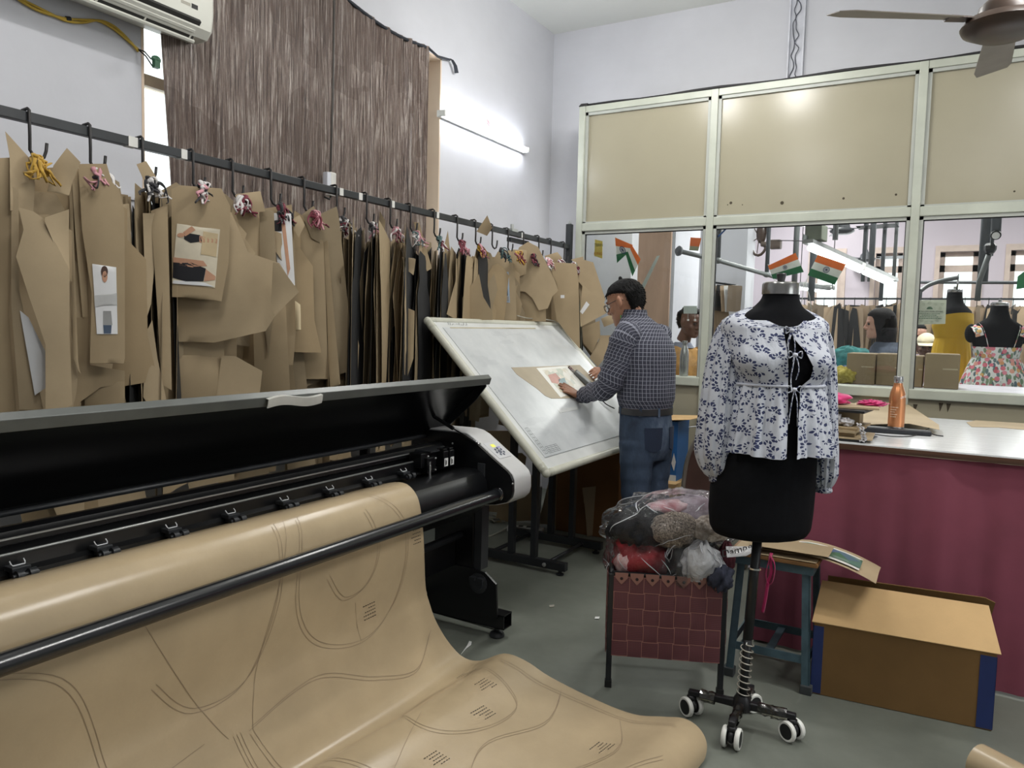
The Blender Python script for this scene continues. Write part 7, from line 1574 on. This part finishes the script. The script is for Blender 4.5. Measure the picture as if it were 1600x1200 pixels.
M_yd = mat('mustard_yellow_cotton', (214, 172, 44), .8, var=.04, vs=6); kk = 1.05
def body_at(z):
    for a, c in zip(tr, tr[1:]):
        if c[0] <= z <= a[0]: t = (a[0]-z)/(a[0]-c[0]); return lerp(a[1], c[1], t), lerp(a[2], c[2], t)
    return tr[-1][1:]
rows = []
for i in range(9):
    z = lerp(-.20, -.37, i/8); r = []
    for j in range(49):
        a = 2*PI*j/48; w_, d_ = body_at(z); zz = z+(.035*math.cos(a) if i == 0 else .035*math.cos(a)*(1-i/8)); r.append(yc_+f*((d_+.010)*kk*math.cos(a))+l*((w_+.010)*kk*math.sin(a))+UZ*(zz*kk))
    rows.append(r)
MB().grid(rows).build('bodice', M_yd, dy, smooth=True, solid=.003)
rows = []
for i in range(13):
    t = i/12; r = []
    for j in range(121):
        a = 2*PI*j/120; rp = .003+.012*t*math.sin(a*19)+.006*t*math.sin(a*31+1); r.append(yc_+f*((lerp(.108, .16, t**.7)+rp)*kk*math.cos(a))+l*((lerp(.135, .20, t**.7)+rp)*kk*math.sin(a))+UZ*(lerp(-.37, -1.0, t)*kk))
    rows.append(r)
MB().grid(rows).build('skirt', M_yd, dy, smooth=True, solid=.003)
def floral_mat():
    t = NT('floral_print'); v = t.coord('Object'); col = lin((226, 226, 222))
    for sc_, th, stops, off in ((40, .40, [(.0, (64, 92, 84)), (.45, (52, 70, 110)), (.7, (110, 134, 96))], 3.1), (25, .36, [(0, (206, 62, 92)), (.5, (224, 130, 150)), (.75, (216, 176, 70)), (.9, (186, 44, 66))], 0.0)):
        mp = t.n('ShaderNodeMapping'); mp.inputs['Location'].default_value = (off, off, off); mp.inputs['Scale'].default_value = (1, 1, 1) if sc_ < 30 else (1, 1, .5); t.t.links.new(v, mp.inputs[0]); vo = t.n('ShaderNodeTexVoronoi'); vo.inputs['Scale'].default_value = sc_; t.l(mp, 0, vo, 'Vector')
        sp = t.n('ShaderNodeSeparateColor'); t.l(vo, 'Color', sp, 0); m = t.math('MULTIPLY', t.math('LESS_THAN', vo.outputs['Distance'], th*1.25), t.math('LESS_THAN', sp.outputs[1], .88))
        cr_ = t.ramp(sp.outputs[0], [(p, lin(c)) for p, c in stops]); ring = t.math('LESS_THAN', t.math('FRACT', t.math('MULTIPLY', vo.outputs['Distance'], 9.0)), .45); cr_ = t.mix(t.math('MULTIPLY', ring, .4), cr_, lin((236, 200, 200) if sc_ < 30 else (180, 200, 186)))
        col = t.mix(m, col, cr_)
    t.col(col); t.setp(Roughness=.8); return t.m
M_flo = floral_mat()
fc_ = gp(1562, 478, 7.15); tf, f, l, tr = small_form(fc_, (-.20, .98, 0), 'black dress form seen from behind in a floral strappy dress behind the third pane', 1.08, None)
for s in (-1, 1):
    b = MB(); b.ell(fc_+l*(.185*s)-UZ*.22, (.05, .045, .075), (f, l, UZ), 14, 9).build('arm_stub', M_form, tf, smooth=True)
df = thing('dress', fc_-UZ*.35, 'white floral strappy dress with ruffles on the dress form behind the third pane', 'dress'); kk = 1.08
rows = []
for i in range(7):
    z = lerp(-.30, -.38, i/6); w_, d_ = body_at(z); rows.append([fc_+f*((d_+.012)*kk*math.cos(2*PI*j/48))+l*((w_+.012)*kk*math.sin(2*PI*j/48))+UZ*(z*kk) for j in range(49)])
MB().grid(rows).build('bodice', M_flo, df, smooth=True, solid=.003)
rows = []
for i in range(13):
    t = i/12; r = []
    for j in range(141):
        a = 2*PI*j/140; rp = .002+.016*t*math.sin(a*16)+.008*t*math.sin(a*27+1); r.append(fc_+f*((lerp(.118, .24, t**.8)+rp)*kk*math.cos(a))+l*((lerp(.15, .30, t**.8)+rp)*kk*math.sin(a))+UZ*(lerp(-.38, -.9, t)*kk))
    rows.append(r)
MB().grid(rows).build('skirt', M_flo, df, smooth=True, solid=.003)
for s in (-1, 1):
    P = catmull([fc_+l*(.085*s)-f*.118-UZ*.33, fc_+l*(.105*s)-f*.115-UZ*.25, fc_+l*(.125*s)-f*.095-UZ*.18, fc_+l*(.135*s)-f*.02-UZ*.145], 4)
    MB().tube(P, .011, 6, flat=.3, uvs=True).build('shoulder_strap', M_flo, df, smooth=True)
    rows = [[P[i]+l*(s*.010)+l*(s*(.055*v))+UZ*(-.02*v)+f*(.012*math.sin(i*1.7)*v) for v in (0, .33, .66, 1)] for i in range(5, 13)]
    MB().grid(rows).build('shoulder_ruffle', M_flo, df, smooth=True, solid=.002)
# ---------------- pattern rack at the far end
RY = 10.6; rz = gp(1430, 467, RY).z
t = thing('far_rail', (0, RY, 0), 'dark rail with hanging patterns across the far end of the room beyond', 'rail')
xa, xb = gp(1245, 465, RY).x, gp(1680, 470, RY).x
MB().bb(xa, xb, RY-.015, RY+.015, rz-.012, rz+.012).build('rail_tube', M_rail, t)
for x in (xa+.02, xb-.02): MB().bb(x-.02, x+.02, RY-.02, RY+.02, 0, rz+.05).build('rail_post', M_rail, t)
NB = 24; KF = [kraft('kraft_far_a', (178, 156, 130), .7), kraft('kraft_far_b', (150, 130, 108), .7), kraft('kraft_far_c', (122, 108, 92), .7)]
OR2 = ORD[:-1]+['twentieth', 'twenty-first', 'twenty-second', 'twenty-third', 'last']
for k in range(NB):
    x = lerp(xa+.1, xb-.1, k/(NB-1)); r = random.Random(300+k); t = thing('pattern_bundle', (x, RY, rz-.1), 'kraft pattern bundle on the far rail, %s from its left end' % OR2[k if k < NB else -1], 'paper patterns', 'kraft pattern bundles on the far rail')
    MB().tube([(x, RY, rz+.014), (x, RY-.018, rz), (x, RY-.01, rz-.05), (x, RY, rz-.10)], .005, 5).build('hook', M_hook, t)
    for i in range(6):
        a = r.uniform(-.7, .7)+(.9 if k % 3 == 1 else 0); b = MB(); sheet(b, (x+r.uniform(-.03, .03), RY+(i-3)*.018, rz-.08-r.uniform(0, .06)), V(math.cos(a), math.sin(a), 0), r.uniform(.2, .30), r.uniform(.7, 1.2), r.choice(list(KINDS)), r, .02, .01, swap=r.random() < .5, slant=r.uniform(-.5, .5), rot=r.uniform(-.12, .12))
        b.build('pattern_sheet', M_dark_shade if r.random() < .2 else KF[r.randrange(3)], t, smooth=True, sharp=30, solid=.0012, flipfix=False)
# hanging papers on the pillar rail at the left of the second pane
ph_ = gp(1128, 440, 8.5); t = thing('paper_hanger', ph_, 'short rail of hanging kraft and white paper sheets on the lavender pillar', 'paper patterns')
MB().tube([gp(1113, 441, 8.45), gp(1150, 446, 8.45)], .012, 6).build('hanger_rail', M_rail, t)
q = gp(1132, 443, 8.45); MB().tube([q, V(q.x, 8.60, q.z)], .01, 6).build('wall_bracket', M_rail, t)
for k, (px, m) in enumerate(((1118, KF[0]), (1125, KF[1]), (1131, M_dark_shade), (1136, KF[0]), (1142, M_white), (1149, KF[2]))):
    r = random.Random(k); b = MB(); sheet(b, gp(px, 446, 8.43-.02*k), V(.9, .3, 0), .16, (.9 if k < 2 else .28), 'rect', r, .01, 0, rot=r.uniform(-.15, .15)); b.build('hanging_sheet', m, t, smooth=True, solid=.001, flipfix=False)
# ---------------- overhead pipes, lamps, fans of the room beyond
M_pipe = mat('pipe_grey', (112, 116, 116), .45, .2, var=.06); M_pipe2 = mat('pipe_dark', (88, 92, 96), .5, var=.06)
def pipe(name, lab, pts, y, r, m, cat='pipe', per=1):
    P = [gp(p[0], p[1], p[2] if len(p) > 2 else y) for p in pts]; return tag(MB().tube(catmull(P, 4) if per > 1 else P, r, 10).build(name, m, None, smooth=True, sharp=60), lab, cat)
YP = 7.9
t = thing('pipe_rack', gp(1150, 415, YP), 'grey pipe frame hanging from the ceiling behind the second pane', 'pipe frame')
P = [gp(1060, 392, 7.2), gp(1122, 407, 7.6), gp(1198, 429, 8.4), gp(1215, 434, 8.6)]
MB().tube(P, .022, 10).build('cross_pipe', M_pipe, t, smooth=True)
for q, in ((P[1],), (P[2],)):
    MB().tube([q, V(q.x, q.y, 3.87)], .022, 10).build('drop_pipe', M_pipe2, t, smooth=True); MB().ell(q, (.04, .04, .032)).build('pipe_joint', M_pipe, t, smooth=True)
MB().lathe([(.045, -.02), (.05, 0), (.03, .02)], P[0], 12, (P[0]-P[1])).build('pipe_cap', M_pipe2, t, smooth=True, sharp=40)
for i, (px, py, y, r) in enumerate(((1240, 462, 8.6, .03), (1267, 470, 9.0, .035), (1305, 375, 9.4, .03), (1348, 440, 9.6, .022), (1357, 440, 9.6, .014), (1376, 470, 9.6, .022), (1396, 440, 9.6, .02), (1361, 432, 9.2, .025))):
    q = gp(px, py, y); tag(MB().tube([q, V(q.x, q.y, 3.87)], r, 8).build('hanging_pole', M_pipe2 if i % 2 else M_pipe, None, smooth=True), ('grey pole hanging between the two tricolour flags', 'thick grey pole behind the sloping tricolour flag', 'short pole left of the far fan', 'bent dark pole over the lit batten', 'thin dark rod next to the bent pole', 'dark pole in front of the far window', 'pale rod pair at the far end of the lit batten', 'perforated strut above the lit batten')[i], 'pole')
# lit batten hanging obliquely, with its tray
a_, c_ = gp(1262, 380, 7.4), gp(1396, 440, 9.2)
t = thing('hanging_batten_light', a_, 'long lit batten lamp with metal tray hanging behind the second pane', 'lamp'); d = (c_-a_).normalized(); sd = d.cross(UZ).normalized()
MB().hexa([a_-sd*.05, c_-sd*.05, c_+sd*.05, a_+sd*.05]+[p+UZ*.035 for p in (a_-sd*.05, c_-sd*.05, c_+sd*.05, a_+sd*.05)]).build('metal_tray', mat('tray_steel', (150, 152, 150), .35, .4), t)
MB().hexa([a_-sd*.055+UZ*.035, c_-sd*.055+UZ*.035, c_-sd*.045+UZ*.035, a_-sd*.045+UZ*.035]+[p+UZ*.05 for p in (a_-sd*.055+UZ*.035, c_-sd*.055+UZ*.035, c_-sd*.045+UZ*.035, a_-sd*.045+UZ*.035)]).build('tray_rail', M_pipe, t)
M_tube3 = emis('far_tube_glow', (248, 251, 255), 9.0)
for k in range(2): MB().tube([a_+d*(.05+k*1.15)-UZ*.03, a_+d*(1.1+k*1.15)-UZ*.03] if k == 0 else [a_+d*1.2-UZ*.03, c_-d*.05-UZ*.03], .03, 12).build('light_tube', M_tube3, t, smooth=True, sharp=60)
MB().box(a_+UZ*.12+d*.15, (.12, .16, .14), (d, sd, UZ)).build('ballast_box', mat('box_grey_green', (112, 118, 104), .6), t, bevel=.006)
q = a_.lerp(c_, .55); MB().box(q+sd*.055-UZ*.01, (.05, .02, .07), (d, sd, UZ)).build('switch_box', M_white, t)
a_, c_ = gp(1250, 450, 9.8), gp(1300, 456, 9.2); t = thing('hanging_batten_light', a_, 'second, smaller lit batten lamp low behind the neck cap of the dress form', 'lamp')
MB().tube([a_+UZ*.04, c_+UZ*.04], .035, 8).build('metal_tray', mat('tray_steel', (150, 152, 150)), t, smooth=True); MB().tube([a_, c_], .022, 10).build('light_tube', M_tube3, t, smooth=True)
for q in (a_, c_): MB().tube([q+UZ*.04, V(q.x, q.y, 3.87)], .005, 5).build('hanging_wire', M_cable, t)
t = thing('exhaust_fan', gp(1185, 372, 8.9), 'dark oval wall fan against the far bright window behind the second pane', 'fan')
c = gp(1186, 371, 8.9); MB().tube([c+V(.10*math.cos(a), 0, .2*math.sin(a)) for a in [2*PI*i/20 for i in range(21)]], .016, 7).build('fan_ring', M_fan, t, smooth=True)
for a in (.3, 1.4, 2.4): MB().tube([c-V(.09*math.cos(a), 0, .18*math.sin(a)), c+V(.09*math.cos(a), 0, .18*math.sin(a))], .006, 5).build('guard_wire', M_fan, t)
MB().ell(c+V(.02, .03, .05), (.06, .05, .12)).build('fan_motor', M_fan, t, smooth=True)
q = gp(1212, 382, 8.9); tag(MB().box(q, (.12, .1, .1)).cyl(q+V(-.06, 0, 0), q+V(-.16, 0, .01), .03, 10).build('motor_box', mat('motor_brown', (86, 74, 66), .6), None, bevel=.01), 'brown motor box right of the oval wall fan', 'motor')
fan(gp(1316, 356, 9.6), -.25, 'distant dark ceiling fan above the lit batten', mat('far_fan', (74, 76, 80), .5), mat('far_fan', (74, 76, 80)), 1.0)
fan(gp(1353, 402, 11.4), -.15, 'farthest ceiling fan in front of the far windows', mat('far_fan', (74, 76, 80)), mat('far_fan', (74, 76, 80)), .9)
t = thing('pipe_bracket', gp(1470, 436, 7.2), 'curved grey pipe arm with hook above the yellow dress', 'bracket')
MB().tube(catmull([gp(1438, 455, 7.2), gp(1450, 446, 7.25), gp(1470, 439, 7.3), gp(1496, 434, 7.4)], 5), .018, 10).build('curved_pipe', M_pipe, t, smooth=True)
MB().tube([gp(1438, 455, 7.2), gp(1436, 475, 7.2)], .016, 8).build('drop_pipe', M_pipe, t); MB().tube([gp(1497, 428, 7.4), gp(1497, 440, 7.4), gp(1495, 452, 7.45)], .008, 6).build('hook', M_chr, t, smooth=True)
q0, q1 = gp(1415, 441, 8.0), gp(1680, 442, 8.0); tag(MB().tube([q0, q1], .014, 8).build('long_pipe', M_pipe2, None, smooth=True), 'long dark horizontal pipe crossing the third pane', 'pipe')
for i, (px, py, y, r) in enumerate(((1535, 440, 7.6, .04), (1546, 400, 7.7, .028))):
    q = gp(px, py, y); tag(MB().tube([q, V(q.x, q.y, 3.87)], r, 8).build('hanging_pole', M_pipe2, None, smooth=True), ('thick dark pole above the floral dress form', 'thinner pole right of the thick dark pole')[i], 'pole')
t = thing('jointed_pipe', gp(1540, 410, 7.3), 'jointed grey pipe arm with black knob above the floral dress', 'pipe arm')
MB().tube([gp(1527, 470, 7.4), gp(1530, 440, 7.4), gp(1545, 398, 7.3)], .022, 10).build('arm_pipe', M_pipe, t, smooth=True); MB().lathe([(.03, -.03), (.045, 0), (.045, .03), (.03, .05)], gp(1547, 390, 7.3), 8).build('knob', M_black, t)
t = thing('pendant_spot', gp(1557, 350, 7.3), 'dark cylinder pipe end with pale rim hanging at the top of the third pane', 'pipe')
q = gp(1556, 366, 7.3); MB().tube([q, V(q.x, q.y+.1, 3.87)], .035, 12).build('spot_body', M_pipe2, t, smooth=True); MB().lathe([(.03, 0), (.038, .004), (.038, .03), (.03, .032)], q, 16, (0, -.9, -.4)).build('spot_rim', M_black, t, smooth=True, sharp=40); MB().lathe([(.028, 0), (.028, .004)], q+V(0, -.03, -.014), 16, (0, -.9, -.4)).build('spot_disc', M_white, t)
q = gp(1034, 358, 7.0); t = thing('pendant_pipe', q, 'dark pipe end with ring hanging at the top of the first pane', 'pipe'); MB().tube([q, V(q.x, q.y, 3.87)], .028, 10).build('pipe_tube', M_pipe2, t, smooth=True); MB().lathe([(.03, 0), (.05, .006), (.05, .03), (.03, .034)], gp(1032, 378, 7.0), 16, (-.1, -.95, -.2)).build('pipe_ring', M_black, t, smooth=True, sharp=40)
pipe('blue_pipe', 'blue hose curving at the top left corner of the second pane', [(1100, 385), (1118, 373), (1130, 362), (1140, 350), (1150, 330)], GY+.01, .006, mat('blue_hose', (44, 84, 140), .4), 'hose', 2)
pipe('wire_run', 'thin wire strung between the motor box and the lit batten', [(1215, 376, 8.8), (1235, 376, 8.6), (1258, 377, 7.6)], 8, .005, M_cable, 'wire', 2)
# tall brown board leaning at the left behind the first pane
a_, c_ = gp(986, 450, 6.5), gp(1046, 450, 6.7); M_ply = mat('plywood_panel', (168, 140, 120), .55, var=.1, vs=2, stretch=(3, 3, .4))
tag(MB().prism([V(a_.x, a_.y, 0), V(c_.x, c_.y, 0), V(c_.x, c_.y, 2.75), V(a_.x, a_.y, 2.75)], V(.0, .03, 0)).build('plywood_panel', M_ply, None, bevel=.003), 'tall brown plywood panel standing behind the first pane, above the head of the checked-shirt man', 'panel')
# ================================================================== BEHIND THE MAN AND ON THE FLOOR
t = thing('carton', (-1.35, 5.0, 0), 'blue printed carton on a brown box behind the man at the partition', 'box')
q = gp(1058, 700, 4.95); MB().bb(q.x-.34, q.x, 4.95, 5.2, .40, .80).build('carton_body', mat('carton_blue', (44, 104, 168), .5, var=.05), t)
MB().prism([gp(1049, 724, 4.945), gp(1053, 708, 4.945), gp(1056, 722, 4.945), gp(1053, 736, 4.945)], V(0, -.001, 0)).build('printed_shape', M_white, t); MB().bb(q.x-.34, q.x, 4.948, 4.95, .40, .44).build('printed_band', mat('carton_band', (196, 206, 212), .5), t)
t = thing('carton', (-1.3, 4.98, 0), 'brown carton under the blue printed one behind the man', 'box'); MB().bb(q.x-.40, q.x+.03, 4.85, 5.25, .0, .40).build('carton_body', M_ct, t, bevel=.004); MB().prism([V(q.x-.2, 4.85, .80), V(q.x+.10, 4.87, .83), V(q.x+.16, 5.1, .84), V(q.x-.2, 5.2, .81)], V(0, 0, .003)).build('loose_flap', M_ct, t)
MB().bb(-2.32, -1.86, 4.72, 5.1, 0, .62).build('carton_body', kraft('carton_dark', (110, 76, 44), .75, .2), thing('carton', (-2.1, 4.9, 0), 'dark brown carton on the floor under the tilted board', 'box'), bevel=.004)
t = thing('plastic_chair', (-1.05, 4.75, 0), 'brown plastic chair with curved back half hidden behind the blouse sleeve', 'chair')
M_ch = mat('chair_brown', (78, 56, 50), .35, var=.06); M_cha = mat('chair_edge', (112, 106, 98), .4)
cb_ = [gp(1112, 668, 4.62), gp(1088, 688, 4.62), gp(1074, 720, 4.62), gp(1068, 760, 4.62)]
P = catmull(cb_+[V(cb_[-1].x+.005, 4.62, .42)], 5); rows = [[p+V(.005, 0, 0), p+V(.09+.02*math.sin(i*.2), .02, -.005), p+V(.2, .03, -.005), p+V(.38, .02, 0)] for i, p in enumerate(P)]
MB().grid(rows).build('backrest', M_ch, t, smooth=True, solid=.008); MB().tube([p+V(0, -.006, 0) for p in P], .014, 8).build('back_rim', M_cha, t, smooth=True)
x0 = cb_[-1].x; MB().bb(x0, x0+.42, 4.55, 4.98, .40, .425).build('seat', M_ch, t, bevel=.01)
for x in (x0+.03, x0+.39):
    for y in (4.58, 4.95): MB().bb(x-.018, x+.018, y-.018, y+.018, 0, .40).build('leg', M_ch, t)
a_, c_ = gp(1066, 669, 5.2), gp(1096, 665, 5.2); tag(MB().tube([a_, c_], .008, 6, flat=.5).build('white_stick', M_white, None), 'flat white stick poking out behind the blouse sleeve', 'stick')
# floor clutter under the board
t = thing('power_strip', onz(820, 832, 0), 'white power strip lying on the floor by the stand of the board', 'power strip')
a_, c_ = onz(793, 829, .0), onz(849, 834, .0); a_.z = c_.z = .02; d = (c_-a_).normalized(); sd = V(-d.y, d.x, 0)
MB().box((a_+c_)/2, ((c_-a_).length, .06, .036), (d, sd, UZ)).build('strip_body', mat('strip_white', (190, 190, 184), .45), t, bevel=.005)
for k in range(4): MB().box(a_.lerp(c_, .15+.22*k)+UZ*.019, (.03, .03, .004), (d, sd, UZ)).build('socket', M_acd, t)
MB().tube(catmull([a_, onz(770, 836, .006), onz(752, 842, .006), onz(720, 860, .006)], 5), .005, 6).build('cord', M_acg, t, smooth=True)
rr = random.Random(5)
for k, (px, py) in enumerate(((762, 815), (772, 812), (780, 816))):
    q = onz(px, py, .01); P = [q+V(rr.uniform(-.06, .06), rr.uniform(-.05, .05), rr.uniform(0, .03)) for _ in range(7)]; tag(MB().tube(catmull(P, 4), .006, 5).build('tangled_cord', mat('cord_cream', (150, 146, 130), .6), None, smooth=True), ('tangled cream cord on the floor, left part of the heap', 'tangled cream cord on the floor, middle of the heap', 'tangled cream cord on the floor beside the board stand')[k], 'cord')
q = onz(838, 826, .0); tag(MB().tube([q+UZ*.003, q+V(.005, 0, .30)], [.022, .030], 14).build('paper_tube', mat('tube_white', (176, 176, 174), .5), None, smooth=True, sharp=60), 'white tube standing on the floor behind the stand of the board', 'tube')
def lean(lab, px, py, w_, h_, a, kind, m, sd_, z0=None):
    q = onz(px, py, .005); r = random.Random(sd_); b = MB(); W = V(math.cos(a), math.sin(a), 0); sheet(b, q+UZ*h_, W, w_, h_, kind, r, .02, .02, rot=r.uniform(-.08, .08)); tag(b.build('kraft_offcut', m, None, smooth=True, sharp=30, solid=.0015, flipfix=False), lab, 'paper pattern')
lean('kraft offcut standing on the floor at the right of the board stand', 925, 838, .20, .34, .9, 'trouser', KR[3], 1); lean('large kraft offcut standing behind the uprights of the board', 880, 822, .36, .55, .6, 'flare', KR[2], 2); lean('kraft offcut behind the near uprights of the board', 800, 815, .3, .5, .5, 'bodice', KR[1], 3)
lean('kraft sheet standing behind the silver plotter housing', 772, 800, .26, .62, .4, 'rect', KR[0], 4)
def scrap(name, lab, pxs, m, z=.003, cat='scrap'): return tag(MB().prism([onz(px, py, z) for px, py in pxs], V(0, 0, .002)).build(name, m), lab, cat)
scrap('plastic_scrap', 'white scrap of plastic on the floor in front of the plotter foot', [(720, 1023), (730, 1009), (733, 1002), (737, 1003), (736, 1008), (728, 1014)], M_white); scrap('paper_scrap', 'tiny white paper scrap on the floor in the middle of the aisle', [(930, 964), (937, 964), (936, 967), (929, 967)], M_white)
scrap('dust_scrap', 'tiny pale scrap on the floor near the plotter foot', [(858, 946), (866, 945), (866, 948), (859, 949)], M_acg)
# rolled end of another kraft sheet at the bottom right of the frame
q0 = onz(1500, 1192, .05); P0 = [onz(1525, 1176, .0), onz(1640, 1260, .0)]
a_ = onz(1528, 1190, .06); d = (onz(1640, 1250, .06)-a_).normalized(); sd = V(-d.y, d.x, 0); rows = []
for i in range(9):
    o = a_+d*(i*.06); rows.append([o+sd*(.055*math.cos(t)*(1+.2*t/6))+UZ*(.002+.055*math.sin(t)) for t in [lerp(-1.4, 3.6, j/16) for j in range(17)]])
for r_row in rows:
    for p in r_row: p.z = max(p.z, .004)
tag(MB().grid(rows).build('kraft_roll', M_kpl, None, smooth=True, solid=.001, flipfix=False), 'rolled kraft paper end on the floor at the bottom right edge', 'paper')
